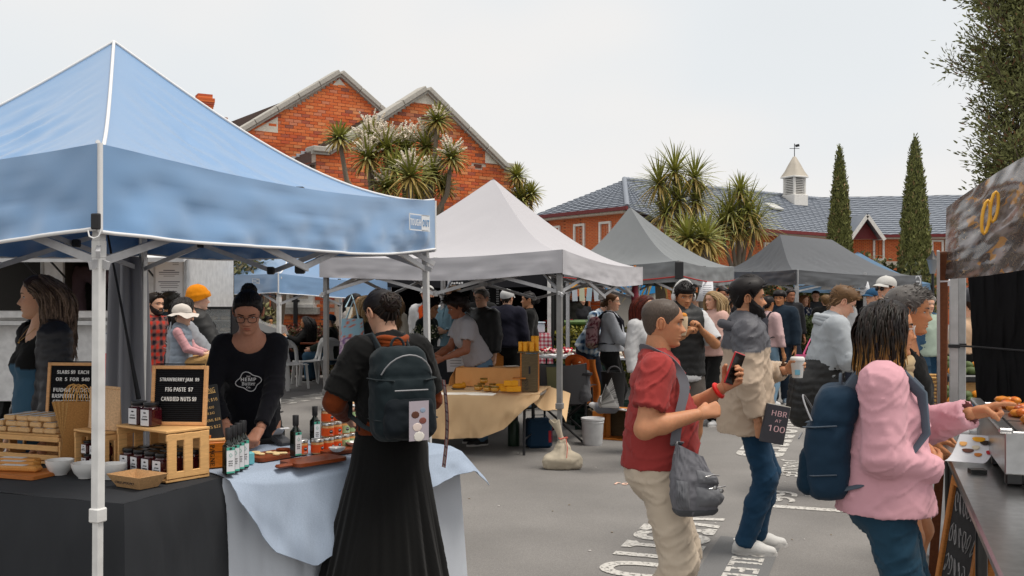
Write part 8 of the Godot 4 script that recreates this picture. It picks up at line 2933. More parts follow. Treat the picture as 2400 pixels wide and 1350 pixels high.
	var af:=thing("chalkboard_sign","folded wooden-framed chalkboard leaning against the steel bench","sign",V(1.74,0,-4.05))
	var fw:=mat("frame_wood",hx("b8793c"),"wood",0.6,{"s":3.0})
	var ax:=(W*0.22-U).normalized()
	var an:=-ax.cross(Vector3.UP)
	var lean:=0.15
	for k in 2:
		var off:=-an*(0.055*k) if true else Vector3.ZERO
		var up:=(Vector3.UP*cos(lean)+W*sin(lean)*1.0).normalized()
		var nn:=ax.cross(up).normalized()
		var fb:=Basis(ax,up,nn)
		var o:=nn*(-0.05*k)+V(0,0.012,0)
		for s in [-1.0,1.0]:
			part(af,"frame_rail",shape().box(o+fb*V(s*0.2,0.40,0),V(0.04,0.80,0.03),fb,0.004),fw)
		for y in [0.02,0.78]:
			part(af,"frame_rail",shape().box(o+fb*V(0,y,0.0005),V(0.36,0.04,0.03),fb,0.004),fw)
		part(af,"slate",shape().box(o+fb*V(0,0.40,-0.004),V(0.37,0.73,0.008),fb),mats.slate_board)
		if k==0:
			var ck:=mat("chalk",Color(0.36,0.36,0.36),"grain",0.95,{"s":8.0})
			var chm:=shape()
			for r in 5:
				for i in 6:
					var cx:=-0.14+i*0.055
					var cy:=0.70-r*0.13
					var pts:=[]
					for j in 7:
						pts.append(o+fb*V(cx+0.02*cos(j*1.1+i*2.0+r),cy+0.04*sin(j*0.9+i+r*1.7),0.002))
					chm.tube(pts,0.0028,4)
			part(af,"chalk_writing",chm,ck).set_meta("kind","stuff")
	part(af,"hinge",shape().box(V(0,0.85,0)+W*0.12-ax.cross(Vector3.UP)*0.02,V(0.05,0.03,0.06),Basis(ax,Vector3.UP,ax.cross(Vector3.UP))),mats.dark_steel)
	var rust:=mat("rusty_brown",hx("6d3f25"),"grain",0.7,{"s":2.5})
	var bp:=thing("steel_pole","brown rust-stained steel pole leaning at the stall's corner","pole",Vector3.ZERO)
	part(bp,"pole",shape().bar(at(2205,1060,4.9),at(2212,590,4.75),0.045,0.045,U,0.005),rust)
	part(bp,"pole_face",shape().bar(at(2200,1060,4.86),at(2199,588,4.71),0.012,0.047,U),alu)
	part(bp,"foot",shape().bar(V(2.07,0.0,-4.93),at(2205,1062,4.9),0.04,0.04,U),rust)
	part(bp,"tape",shape().bar(at(2211,668,4.78),at(2211,655,4.775),0.056,0.056,U),mats.paper)
	var gp2:=thing("tent_pole","pale square aluminium tent pole behind the rusty one","pole",Vector3.ZERO)
	part(gp2,"pole",shape().bar(at(2236,1040,5.35)*V(1,0,1),at(2236,640,5.35),0.045,0.045,U,0.004),alu)
	part(gp2,"strap",shape().bar(at(2236,815,5.33),at(2236,807,5.33),0.056,0.056,U),mats.black_plastic)
	var gp3:=thing("tent_pole","second aluminium pole further back beside the black curtain","pole",Vector3.ZERO)
	part(gp3,"pole",shape().bar(at(2253,1000,6.6)*V(1,0,1),at(2254,640,6.6),0.05,0.05,U,0.004),alu)
	part(gp3,"clip",shape().bar(at(2253,812,6.58),at(2253,805,6.58),0.06,0.06,U),mats.black_plastic)
	var cu:=thing("black_curtain","heavy black fabric curtain hanging behind the curry trays","curtain",Vector3.ZERO)
	var ca:=at(2266,640,5.5)
	part(cu,"curtain",shape().sheet(50,24,func(u,v):
		var p:=gp(lerpf(2264+26*(1.0-v),2560,u),5.5-u*0.5)
		p.y=lerpf(0.86,1.80,v)
		p.z+=0.03*n3(u*16.0,v*1.5,0.0)+0.012*n3(u*40.0,v*6.0,2.0)-0.02*gau(v-0.44,0.04)
		return p,0.004),mat("curtain_black",Color(0.010,0.010,0.011),"cloth",0.85))
	part(cu,"tie_strap",shape().tube([at(2240,810,5.33),at(2290,813,5.45),at(2400,822,5.25)],0.006,6),mats.black_plastic)
	var bi:=Image.create(512,512,false,Image.FORMAT_RGB8)
	var bn:=FastNoiseLite.new()
	bn.seed=12
	bn.frequency=0.006
	bn.fractal_octaves=3
	var gold:=Color("c98a3c")
	for y in 512:
		for x2 in 512:
			var q:=bn.get_noise_2d(x2,y)
			var q2:=bn.get_noise_2d(x2*1.7+400,y*1.7)
			var line:=absf(sin(q*42.0))
			var c:=Color("4a4544").lerp(Color("8d8684"),smoothstep(-0.2,0.5,q2))
			if line<0.16 and q2<0.25:
				c=c.lerp(Color("d3b184"),0.7)
			if q>0.22 and q2>0.1:
				c=c.lerp(gold,0.7)
			bi.set_pixel(x2,y,c)
	var bmat:=StandardMaterial3D.new()
	bmat.resource_name="printed_banner"
	bmat.albedo_texture=ImageTexture.create_from_image(bi)
	bmat.roughness=0.16
	bmat.metallic_specular=0.6
	bmat.clearcoat_enabled=true
	bmat.clearcoat=0.5
	bmat.clearcoat_roughness=0.2
	var bn2:=thing("printed_banner","glossy dark banner with gold swirls across the stall's front edge","banner",Vector3.ZERO)
	var b0:=at(2218,500,4.7)
	part(bn2,"fabric",shape().sheet(46,30,func(u,v):
		var topy:=lerpf(488,300,pow(u,0.9))
		var boty:=lerps([0.0,0.15,0.35,0.7,1.0],[655,652,645,628,600],u)
		var p:=at(lerpf(2214+4.0*v,2520,u),lerpf(boty,topy,v),4.75-u*1.1)
		var bulge:=0.10*sin(v*PI*0.9)+0.045*sin(u*7.0+v*5.0)+0.03*n3(u*6.0-v*4.0,v*5.0,1.0)
		p+=V(-0.35,0,0.9)*bulge*smoothstep(0.0,0.1,u)
		return p,0.003),bmat)
	var ym:=mat("banner_gold",hx("e0a83a"),"plain",0.4)
	var str:=shape()
	for q in [[2300,548,2312,470],[2322,520,2330,450]]:
		var pts:=[]
		for k in 14:
			var a:=TAU*k/12.0
			pts.append(at((q[0]+q[2])*0.5+9.0*cos(a)+0.12*(q[1]-lerpf(q[1],q[3],0.5+0.5*sin(a))),lerpf(q[1],q[3],0.5+0.5*sin(a)),4.17))
		str.tube(pts,0.007,6)
	part(bn2,"gold_script",str,ym)
	for q in [[2268,875,6.9,"black basket of avocados and oranges, upper"],[2268,945,6.7,"lower crate of avocados and oranges"]]:
		var bk:=thing("fruit_basket",q[3],"basket",at(q[0],q[1],q[2])*V(1,1,1))
		part(bk,"tray",shape().box(V(0,-0.03,0),V(0.34,0.05,0.24),Basis(),0.01),mats.cabinet_black)
		part(bk,"stand",shape().box(V(0.03,-0.055-(bk.position.y-0.055)/2.0,-0.05),V(0.24,bk.position.y-0.055,0.12)),mats.pine)
		var nms:=["avocado","orange"]
		for j in 11:
			var og:=j % 4==0
			var fr:=thing("orange" if og else "avocado",("round orange in the %s fruit basket" if og else "green avocado in the %s fruit basket") % ("upper" if q[1]==875 else "lower"),"fruit",bk.position+V(-0.13+(j % 5)*0.062,0.02+0.035*(j/5),0.06-(j/5)*0.05),rng.randf()*3.0,"fruit in baskets")
			part(fr,"fruit",shape().ball(Vector3.ZERO,V(0.034,0.033,0.034) if og else V(0.046,0.031,0.031),14),mat("orange_peel",hx("d9861a"),"grain",0.5) if og else mat("avocado_skin",hx("4c5a30"),"grain",0.6))
			part(fr,"stem",shape().ball(V(0,0.033,0) if og else V(0.046,0.0,0),Vector3.ONE*0.005,6),mats.old_wood)
	var wt:=thing("white_table","white-covered table behind the steel bench","table",gp(2290,5.75))
	part(wt,"cloth",shape().box(V(0.2,0.4,0),V(0.8,0.8,0.5),Basis(),0.02),mats.bucket_white)
	part(wt,"top",shape().box(V(0.2,0.81,0),V(0.84,0.02,0.54),Basis(),0.006),mats.bucket_white)
	var rk:=thing("wicker_basket","tall wicker basket behind the rusty pole","basket",gp(2190,9.5))
	var wk:=shape()
	for k in 14:
		var ring:=[]
		for j in 17:
			var a:=TAU*j/16.0
			ring.append(V(cos(a)*(0.16+0.003*k),0.35+k*0.035,sin(a)*(0.16+0.003*k)))
		wk.tube(ring,0.014,5)
	part(rk,"weave",wk,mats.wicker)
	part(rk,"base",shape().lathe(Vector3.ZERO,[V2(0.14,0),V2(0.15,0.35)],16),mats.wicker)
	var lp:=thing("street_lamp","old-fashioned lantern on a post beside the taller cypress","lamp",gp(2186,30.0))
	var li=mats.cast_iron
	part(lp,"post",shape().tube([Vector3.ZERO,V(0,2.3,0)],[0.06,0.04],8),li)
	part(lp,"lantern",shape().lathe(V(0,2.3,0),[V2(0.08,0),V2(0.17,0.4),V2(0.2,0.42),V2(0.06,0.55),V2(0.03,0.66),V2(0,0.7)],6),mat("lantern_glass",Color(0.3,0.3,0.3),"plain",0.2))
	part(lp,"cap",shape().lathe(V(0,2.72,0),[V2(0.21,0),V2(0.08,0.14),V2(0.03,0.26),V2(0,0.3)],6),li)
func plaid(a: Color,b: Color,c: Color,sz:=0.07) -> Callable:
	return func(p:Vector3) -> Color:
		var u:=fposmod(p.x+p.z*0.7,sz)/sz<0.5
		var v:=fposmod(p.y,sz)/sz<0.5
		return a if u and v else c if not u and not v else b
func body_xf(s: Dictionary) -> Transform3D:
	return Transform3D(Basis(Vector3.UP,deg_to_rad(s.t)).scaled(Vector3.ONE*(s.get("H",1.68)/1.70)),gp(s.px,s.d,s.get("y",0.0)))
func backpack(label: String,s: Dictionary,c: Color,c2: Color,o:={}) -> Node3D:
	var th:=thing("backpack",label,"backpack")
	th.transform=body_xf(s)
	var ln:float=deg_to_rad(s.get("lean",0.0))
	var B:=Basis(Vector3.RIGHT,ln)
	var pos:=V(0,0.93,0)
	var X:=Transform3D(B,pos-B*pos+o.get("off",Vector3.ZERO))
	var w:float=o.get("w",0.13)
	var h0:float=o.get("h0",0.95)
	var h1:float=o.get("h1",1.38)
	var dz:float=o.get("dz",0.24)
	var r:float=o.get("r",0.085)
	var sg:=Sdf.new(V(-0.32,0.7,-0.55),V(0.32,1.6,0.1),o.get("cell",0.012))
	for k in 6:
		var y:=lerpf(h0+r*0.7,h1-r*0.75,k/5.0)
		var tw:=w-r*0.5-0.012*maxf(0.0,k-3.0)
		for z in [-0.25,0.35]:
			sg.cap(V(-tw,y,-dz+z*r*0.9+0.02*maxf(0.0,k-3.0)),V(tw,y,-dz+z*r*0.9+0.02*maxf(0.0,k-3.0)),r*0.66,r*0.66,0.03)
	var pg:=Sdf.new(V(-0.3,0.7,-0.55),V(0.3,1.4,0.1),o.get("cell",0.012))
	for k in 3:
		pg.cap(V(-w*0.62,h0+0.065+k*0.055,-dz-r*0.72),V(w*0.62,h0+0.065+k*0.055,-dz-r*0.72),r*(0.48-0.05*k),r*(0.48-0.05*k),0.03)
	var pm:=shape().place(X)
	pm.col=c*0.72
	pg.emit(pm,func(p,_n):return 0.006*n3(p.x*16,p.y*16,p.z*16))
	if not o.has("cf"):
		part(th,"front_pocket",pm,vmat("cloth",0.7,{"s":9.0}))
	var bm:=shape().place(X)
	bm.col=c2
	for k in [-1.0,1.0]:
		for y in [h0+0.10,h0+(h1-h0)*0.62]:
			bm.tube([V(k*w*0.55,y,-dz-r*0.93),V(k*(w+r*0.12),y+0.01,-dz-r*0.5),V(k*(w+r*0.2),y+0.02,-dz+r*0.4)],0.009,6,true,0.35)
	part(th,"compression_strap",bm,vmat("cloth",0.8,{"s":9.0}))
	var mb:=shape().place(X)
	mb.col=c
	sg.emit(mb,func(p,_n):return 0.007*n3(p.x*12,p.y*10,p.z*12)-0.008*gau(p.y-lerpf(h0,h1,0.66),0.006),o.get("cf"))
	part(th,"pack_body",mb,vmat("cloth",0.7,{"s":9.0}))
	var st:=shape().place(X)
	st.col=c2
	for k in [-1.0,1.0]:
		st.tube([V(k*0.075,h1-0.05,-dz+0.06),V(k*0.085,1.445,-0.06),V(k*0.10,1.44,0.03),V(k*0.12,1.33,0.135),V(k*0.145,1.18,0.15),V(k*0.175,1.05,0.06),V(k*0.165,h0+0.08,-0.1),V(k*0.13,h0+0.05,-dz+0.04)],[0.022,0.028,0.028,0.026,0.022,0.014,0.012,0.012],8,true,0.35,V(1,0,0))
	part(th,"shoulder_strap",st,vmat("cloth",0.8,{"s":9.0}))
	var zp:=shape().place(X)
	zp.col=Color(0.25,0.25,0.26)
	var arc:=[]
	for k in 11:
		var a:=lerpf(-1.2,1.2,k/10.0)
		arc.append(V(sin(a)*w*0.98,lerpf(h0,h1,0.58)+cos(a)*(h1-h0)*0.30,-dz-r*1.02*cos(a*0.8)))
	zp.tube(arc,0.004,6)
	zp.tube([V(-w*0.6,h0+0.25,-dz-r*1.13),V(w*0.6,h0+0.25,-dz-r*1.13)],0.004,6)
	part(th,"zip",zp,vmat("plain",0.4))
	var lp:=[]
	for k in 9:
		var a:=PI*k/8.0
		lp.append(V(cos(a)*0.035,h1-0.01+sin(a)*0.045,-dz+0.05))
	var lm:=shape().place(X)
	lm.col=c2
	lm.tube(lp,0.007,6)
	part(th,"grab_loop",lm,vmat("cloth",0.8,{"s":9.0}))
	return th
func ring_at(node: Node3D,called: String,s: Dictionary,c: Vector3,r: Vector2,th: float,col: Color,wav:=0.0,tilt:=0.0) -> void:
	var mb:=shape().place(Transform3D(Basis().scaled(Vector3.ONE*(s.get("H",1.68)/1.70)),Vector3.ZERO))
	mb.col=col
	for k in (3 if wav>0 else 1):
		var pts:=[]
		for j in 25:
			var a:=TAU*j/24.0
			pts.append(c+Basis(Vector3.RIGHT,tilt)*V(cos(a)*r.x,(k-1)*th*0.9+wav*sin(a*3.0+k*2.0),sin(a)*r.y))
		mb.tube(pts,th,9)
	part(node,called,mb,vmat("cloth",0.9))
func build_crowd() -> void:
	var black:=Color(0.012,0.012,0.014)
	var charcoal:=Color(0.03,0.03,0.034)
	var navy:=hx("1f2a3a")
	var jean:=hx("2c4a63")
	var pale_jean:=hx("7f9db3")
	var white:=Color(0.62,0.62,0.63)
	var brown_h:=hx("3b2a20")
	var blonde:=hx("a98758")
	var blonde2:=hx("cdb085")
	var black_h:=Color(0.012,0.010,0.010)
	var fair:=hx("d9a88c")
	var tan_:=hx("b98058")
	var dark_s:=hx("a06b50")
	var olive:=hx("c08d6a")
	var v1:={"key":"v1","label":"long-haired woman in a black puffer jacket and denim apron behind the fudge","px":98,"d":5.27,"H":1.67,"t":-48,"fem":1.0,"skin":hx("d3a284"),"hyaw":-22,"hair":"wavy","hairc":hx("4a372c"),"hairc2":hx("a88d78"),"hairlen":0.33,"hairo":{"out":0.3,"back":-0.45,"amin":62.0},"browc":hx("5a4334"),"iris":hx("3f5a66"),
		"top":{"ty":"long","tk":0.010,"neck":0.115,"cf":func(p:Vector3) -> Color:return hx("3f6076") if p.z>0.0 and p.y<1.235-absf(p.x)*0.25 and absf(p.x)<0.16 else black,"amp":0.004,"hem":0.7,"over":{"name":"puffer_jacket","c":Color(0.016,0.017,0.020),"sleeves":true,"tk":0.034,"gap":0.15,"vee":0.1,"hem":0.84,"collar":1.40,"w":puffer(0.006,0.055),"rough":0.45,"kind":"plain"}}}
	var n1:=person(v1)
	var jw:=shape().place(Transform3D(Basis().scaled(Vector3.ONE*(1.67/1.7)),Vector3.ZERO))
	jw.ball(V(-0.0,1.345,0.115),Vector3.ONE*0.006,8)
	jw.tube([V(-0.06,1.42,0.05),V(-0.02,1.36,0.108),V(0.0,1.35,0.115),V(0.02,1.36,0.108),V(0.06,1.42,0.05)],0.0014,5)
	part(n1,"necklace",jw,mat("gold",hx("c9a05a"),"metal",0.3))
	var v2:={"key":"v2","label":"smiling vendor in black with glasses slicing bread at the hemp table","px":592,"d":5.62,"H":1.62,"t":8,"fem":1.0,"skin":hx("b8836a"),"lean":17,"hpitch":16,"hair":"bun","bunp":V(0,0.10,-0.085),"hairc":black_h,"glasses":Color(0.03,0.025,0.02),"glasst":0.0022,
		"al":V(0.09,0.90,0.42),"ar":V(-0.10,0.93,0.38),"hl":V(1.0,-0.25,-0.4),"hr":V(-1.0,-0.25,-0.4),"pl":"hold","pr":"hold","dl":V(-0.35,-0.55,0.6),"dr":V(0.35,-0.45,0.6),"ml":V(-0.2,-1,-0.2),"mr":V(0.3,-1,0),"sw":0.152,
		"top":{"ty":"long","c":Color(0.014,0.014,0.016),"tk":0.010,"neck":0.10,"hem":0.80,"amp":0.006},"bot":{"ty":"skirt","c":Color(0.012,0.012,0.014),"len":0.5,"flare":0.2,"name":"apron_skirt"}}
	var n2:=person(v2)
	var T2:=Transform3D(Basis().scaled(Vector3.ONE*(1.62/1.7)),Vector3.ZERO)
	var bibx:=T2*Transform3D(Basis(Vector3.RIGHT,deg_to_rad(17.0-8.0)),V(0.005,1.155,0.238))
	var lw:=mat("print_white",Color(0.62,0.62,0.62),"plain",0.8)
	var ol:=[]
	for k in 33:
		var a:=TAU*k/32.0
		var r:=1.0+0.16*sin(a*4.0+0.6)
		ol.append(V(cos(a)*0.064*r,sin(a)*0.050*r,0.002))
	var em:=part(n2,"bib_emblem",shape().place(bibx).tube(ol,0.0026,5),lw)
	for q in [["THE",0.030,0.008,0.022],["HEMP",0.013,0.02,0.085],["Butter",-0.012,0.02,0.075],["Co.",-0.033,0.011,0.026]]:
		fit_text(em,q[0],bibx*Transform3D(Basis(),V(0,q[1],0.002)),q[3],q[2],lw,true,"Droid Serif" if q[0]=="Butter" else "Droid Sans")
	var kn:=thing("bread_knife","short knife in the hemp vendor's hand","knife",Vector3.ZERO)
	var hk:Transform3D=hands["v2r"]
	part(kn,"blade",shape().bar(hk*V(0,-0.045,0.07),hk*V(0.0,-0.06,0.20),0.002,0.014),mats.truck_steel)
	part(kn,"handle",shape().tube([hk*V(0,-0.02,-0.02),hk*V(0,-0.045,0.075)],0.008,8),mats.cabinet_black)
	var v3:={"key":"v3","label":"customer in a long black dress with a dark backpack facing the hemp table","px":916,"d":4.85,"H":1.60,"t":-152,"fem":1.0,"skin":hx("c79a80"),"hpitch":22,"hyaw":12,"lean":5,"hair":"bun","bunp":V(0,0.02,-0.10),"bunr":0.055,"hairc":hx("1c1310"),"hairc2":hx("33241c"),"sw":0.165,"fat":0.012,
		"al":V(0.16,1.02,0.24),"ar":V(-0.12,1.04,0.28),"hl":V(1,-0.3,-0.9),"hr":V(-1,-0.3,-0.9),
		"top":{"ty":"long","c":hx("6e3417"),"tk":0.008,"amp":0.006,"hem":0.95,"over":{"name":"black_dress_bodice","c":Color(0.010,0.010,0.011),"sleeve":0.86,"tk":0.020,"gap":-1.0,"hem":0.86,"collar":1.40}},
		"bot":{"ty":"skirt","c":Color(0.008,0.008,0.009),"len":0.10,"flare":0.35,"amp":0.016,"name":"dress_skirt","sweep":V(0.06,0,-0.05)}}
	var n3:=person(v3)
	ring_at(n3,"neck_scarf",v3,V(0,1.425,-0.005),V2(0.078,0.075),0.017,hx("8a4220"),0.006)
	backpack("dark green-grey hiking backpack with a woven strap on the black-dressed customer",v3,hx("20282b"),hx("2b3236"),{"w":0.145,"h0":0.92,"h1":1.40,"dz":0.235,"r":0.105,"off":V(0.02,0,0)})
	var bx3:=body_xf(v3)
	var ws:=thing("woven_strap","white and red woven band hanging from the hiking backpack","strap",Vector3.ZERO)
	var wm:=shape()
	wm.place(bx3)
	wm.grid(2,60,func(u,v):return V(-0.178-0.01*sin(v*PI),lerpf(0.80,1.24,v),-0.27+(u-0.5)*0.045-0.02*sin(v*PI)),func(u,v):return hx("a8322f") if u != 0.5 else [Color(0.6,0.58,0.55),hx("39506b"),Color(0.6,0.58,0.55),Color(0.5,0.46,0.44)][int(v*40.0) % 4])
	part(ws,"band",wm,vmat("cloth",0.9))
	var pt:=thing("picture_card","illustrated card in the hiking backpack's mesh pocket","card",Vector3.ZERO)
	var cf:=bx3*Transform3D(Basis(Vector3.UP,PI+0.08),V(0.015,1.06,-0.412))
	part(pt,"card",shape().place(cf).box(Vector3.ZERO,V(0.105,0.19,0.003)),mat("card_lilac",hx("a9a0a8"),"plain",0.6))
	var cm:=shape().place(cf)
	for q in [[-0.02,0.03,0.022,hx("5b3a2e")],[0.02,0.0,0.02,hx("7c4a42")],[-0.01,-0.03,0.026,hx("d8c8c0")],[0.02,0.05,0.015,hx("8a9aae")],[0.0,-0.075,0.03,hx("d9d4cc")]]:
		cm.col=q[3]
		cm.ball(V(q[0],q[1],0.002),V(q[2],q[2]*0.8,0.001),10)
	part(pt,"print",cm,vmat("plain",0.6))
	var v4:={"key":"v4","label":"man in a red T-shirt and beige trousers holding up a phone","px":1545,"d":4.35,"H":1.55,"t":82,"skin":hx("c48a66"),"hyaw":4,"hpitch":3,"hair":"buzz","hairc":hx("64574e"),"browc":hx("1a1410"),"sw":0.185,"fat":0.022,"belly":0.02,"iris":Color(0.02,0.01,0.005),
		"al":V(0.06,1.27,0.30),"ar":V(-0.20,1.17,0.17),"hl":V(0.5,-1,-0.3),"hr":V(-0.35,-1,-0.35),"pl":"grip","pr":"fist","dl":V(-0.25,0.55,0.75),"ml":V(-0.55,0.1,-0.65),"mr":V(0.6,-0.2,0.1),
		"top":{"ty":"tee","c":hx("a4413f"),"tk":0.018,"hem":0.90,"sleeve":0.66,"amp":0.010,"hemr":0.185},"bot":{"ty":"pants","c":hx("d6c6b2"),"loose":0.024,"amp":0.009,"name":"trousers"},"shoec":Color(0.3,0.28,0.25)}
	var n4:=person(v4)
	ring_at(n4,"belt",v4,V(0,0.945,0.0),V2(0.162,0.136),0.020,Color(0.012,0.012,0.012))
	var ph:Transform3D=hands["v4l"]
	var pn:=thing("mobile_phone","black and red mobile phone held up by the red-shirted man","phone",Vector3.ZERO)
	var pxf:=Transform3D(Basis(V(0,0,1),-0.35)*Basis(Vector3.UP,deg_to_rad(38)),ph*V(-0.01,-0.035,0.085)+V(0.0,0.02,0))
	part(pn,"case",shape().place(pxf).box(V(0,0,0),V(0.072,0.145,0.010),Basis(),0.004),mat("phone_red",hx("b5222b"),"plain",0.35))
	part(pn,"screen",shape().place(pxf).box(V(0,0,0.0055),V(0.066,0.138,0.003),Basis(),0.001),mat("phone_glass",Color(0.008,0.008,0.009),"plain",0.05,{"coat":0.6}))
	var wt:=thing("wrist_watch","bright red rubber watch on the red-shirted man's wrist","watch",Vector3.ZERO)
	var wx:=ph*Transform3D(Basis(),V(0,0,-0.035))
	var wrp:=[]
	for k in 17:
		var a:=TAU*k/16.0
		wrp.append(wx*V(cos(a)*0.034,sin(a)*0.030,0))
	part(wt,"strap",shape().tube(wrp,0.010,8,false,1.0),mats.watch_red)
	part(wt,"dial",shape().ball(wx*V(-0.02,0.03,0),V(0.016,0.012,0.016),10),mats.watch_red)
	shoulder_bag(v4)
	var jacket_cf:=func(p:Vector3) -> Color:
		if p.y>1.285-0.10*absf(p.x)+0.05*p.z:
			return hx("55555a")
		return hx("b8a590")
	var v5:={"key":"v5","label":"bearded man in a beige and grey rain jacket with a coffee cup","px":1750,"d":6.13,"H":1.665,"t":84,"skin":hx("c08a68"),"hair":"side","hairt":0.03,"hairc":black_h,"beard":0.026,"browt":1.5,
		"al":V(0.02,1.13,0.24),"ar":V(-0.27,0.78,0.04),"hl":V(0.6,-1,-0.2),"hr":V(-0.5,0,-1),"pl":"grip","pr":"hold","ml":V(-1,0,0),"mr":V(1,0,0.2),"dl":V(-0.3,0.3,0.8),"dr":V(0.1,-1,0.25),
		"top":{"ty":"long","cf":jacket_cf,"tk":0.036,"hem":0.74,"amp":0.012,"collar":1.44,"name":"rain_jacket","kind":"plain","rough":0.6,"cuffk":0.8},"bot":{"ty":"pants","c":hx("24425a"),"loose":0.010,"amp":0.007,"name":"jeans"},"shoec":Color(0.58,0.57,0.55),"fl":V(0.10,0,0.10),"fr":V(-0.10,0,0.0)}
	var n5:=person(v5)
	ring_at(n5,"hood",v5,V(0,1.425,-0.07),V2(0.095,0.08),0.03,hx("55555a"),0.0,0.35)
	var hk5:Transform3D=hands["v5l"]
	var hb5:Transform3D=hands["v5r"]
	var cup:=thing("coffee_cup","paper coffee cup with a blue print in the bearded man's hand","cup",hk5*V(0,-0.045,0.075)+V(0,-0.06,0))
	part(cup,"cup",shape().lathe(Vector3.ZERO,[V2(0,0),V2(0.030,0),V2(0.042,0.105),V2(0,0.105)],22),mats.cup_white)
	part(cup,"lid",shape().lathe(V(0,0.105,0),[V2(0.044,0),V2(0.044,0.012),V2(0.036,0.022),V2(0,0.022)],22),mats.cup_white)
	part(cup,"print",shape().box(V(-0.01,0.035,0.034),V(0.03,0.03,0.004)),mat("cup_blue",hx("6fa5b8"),"plain",0.6))
	var bkx:=Transform3D(Basis(V(0,0,1),-0.20)*Basis(Vector3.UP,0.25),hb5*V(0.01,0.035,0.05)+V(0.075,0.045,0))
	var bk:=thing("hardback_book","dark grey hardback book under the bearded man's arm","book",Vector3.ZERO)
	part(bk,"cover",shape().place(bkx).box(Vector3.ZERO,V(0.15,0.225,0.026),Basis(),0.002),mat("book_grey",hx("3c3c42"),"plain",0.6))
	part(bk,"pages",shape().place(bkx).box(V(0.003,0.002,0),V(0.148,0.226,0.018)),mat("pages",Color(0.5,0.48,0.42),"plain",0.9))
	for q in [["HBR",0.065,0.032,0.1],["AT",0.022,0.017,0.04],["100",-0.025,0.036,0.11]]:
		fit_text(bk,q[0],bkx*Transform3D(Basis(),V(0.01,q[1],0.0132)),q[3],q[2],mat("book_print",hx("d8b0b4"),"plain",0.6),false)
	var v6:={"key":"v6","label":"woman in a pink fleece with a navy backpack pointing at the food","px":2075,"d":3.72,"H":1.54,"t":70,"fem":1.0,"skin":hx("c08560"),"hyaw":8,"hair":"bob","hairc":Color(0.012,0.010,0.009),"hairc2":hx("2a1a10"),"hairlen":0.25,"hairo":{"tips":hx("c08a45"),"tipshare":0.6,"r":0.005,"amin":48.0,"out":0.5,"back":-0.15,"curl":0.16},"glasses":Color(0.55,0.52,0.5),"sw":0.165,"fat":0.02,
		"al":V(0.10,1.24,0.33),"ar":V(-0.05,1.02,0.19),"hl":V(0.7,-1,0.0),"hr":V(-0.5,-1,-0.5),"pl":"point","pr":"relaxed","dl":V(-0.1,0.25,1.0),"ml":V(-0.6,-0.6,0),"mr":V(0,0,-1),"dr":V(1,0.3,0.2),
		"top":{"ty":"long","c":hx("e0aab4"),"tk":0.026,"hem":0.84,"amp":0.008,"collar":1.43,"name":"fleece","ws":14.0,"cuff":0.97},"bot":{"ty":"pants","c":hx("2e4a5e"),"loose":0.018,"amp":0.009,"name":"jeans"}}
	var n6:=person(v6)
	ring_at(n6,"scarf",v6,V(0,1.435,0.0),V2(0.092,0.088),0.026,hx("b9a27f"),0.008,0.1)
	backpack("navy day pack with grey straps on the woman in pink fleece",v6,hx("22384c"),hx("5b6672"),{"w":0.15,"h0":0.88,"h1":1.36,"dz":0.225,"r":0.10})
	person({"key":"v7","label":"grey-haired woman in a black sleeveless top behind the pink fleece","px":2095,"d":4.75,"H":1.60,"t":62,"fem":1.0,"skin":hx("c8895f"),"hyaw":5,"lean":6,"hair":"short","hairt":0.025,"hairc":hx("77736f"),"hairc2":hx("a9a5a0"),"sw":0.19,"fat":0.045,"al":V(0.30,0.98,0.16),"ar":V(-0.30,0.98,0.18),"hl":V(1,-0.3,-0.6),"hr":V(-1,-0.3,-0.6),"top":{"ty":"tank","c":black,"tk":0.012,"neck":0.1},"bot":{"ty":"shorts","c":charcoal,"len":0.62,"loose":0.02}})
	var v8:={"key":"v8","label":"teenager in a pale grey hoodie with a black puffer tied at the waist","px":1925,"d":7.9,"H":1.66,"t":88,"skin":hx("e0ac92"),"lean":12,"hpitch":22,"hair":"short","hairt":0.03,"hairc":hx("7a5a3c"),"hairc2":hx("a57f58"),"glasses":Color(0.4,0.33,0.25),"al":V(0.04,1.08,0.36),"ar":V(-0.10,1.10,0.36),"hr":V(-0.6,-1,-0.3),"hl":V(0.6,-1,-0.3),"top":{"ty":"long","c":hx("b3b8bd"),"tk":0.034,"hem":0.86,"amp":0.010,"name":"hoodie"},"bot":{"ty":"shorts","c":black,"len":0.46,"loose":0.008},"shoec":Color(0.06,0.06,0.07),"sockc":Color(0.6,0.6,0.6),"fl":V(0.1,0,0.12),"fr":V(-0.1,0,-0.05)}
	var n8:=person(v8)
	var sg:=Sdf.new(V(-0.3,0.5,-0.35),V(0.3,1.1,0.35),0.014)
	sg.cap(V(0,0.99,0),V(0,0.84,-0.01),0.19,0.20,0.03,V(0,0,1),1.05)
	sg.cap(V(-0.08,0.9,-0.14),V(-0.06,0.66,-0.16),0.10,0.12,0.06)
	sg.cap(V(0.08,0.9,-0.14),V(0.06,0.68,-0.16),0.10,0.11,0.06)
	sg.cap(V(-0.14,0.92,0.08),V(-0.15,0.66,0.09),0.055,0.06,0.03)
	var pm:=shape().place(Transform3D(Basis().scaled(Vector3.ONE*(1.66/1.7)),Vector3.ZERO))
	pm.col=Color(0.016,0.017,0.019)
	sg.emit(pm,puffer(0.008,0.06))
	part(n8,"tied_puffer_jacket",pm,vmat("plain",0.45))
	ring_at(n8,"hood",v8,V(0,1.40,0.05),V2(0.10,0.095),0.026,hx("b3b8bd"),0.005,0.3)
	var pk:=thing("pink_bag","bright pink bag hanging behind the hooded teenager","bag",gp(1868,8.4,0.72),0.2)
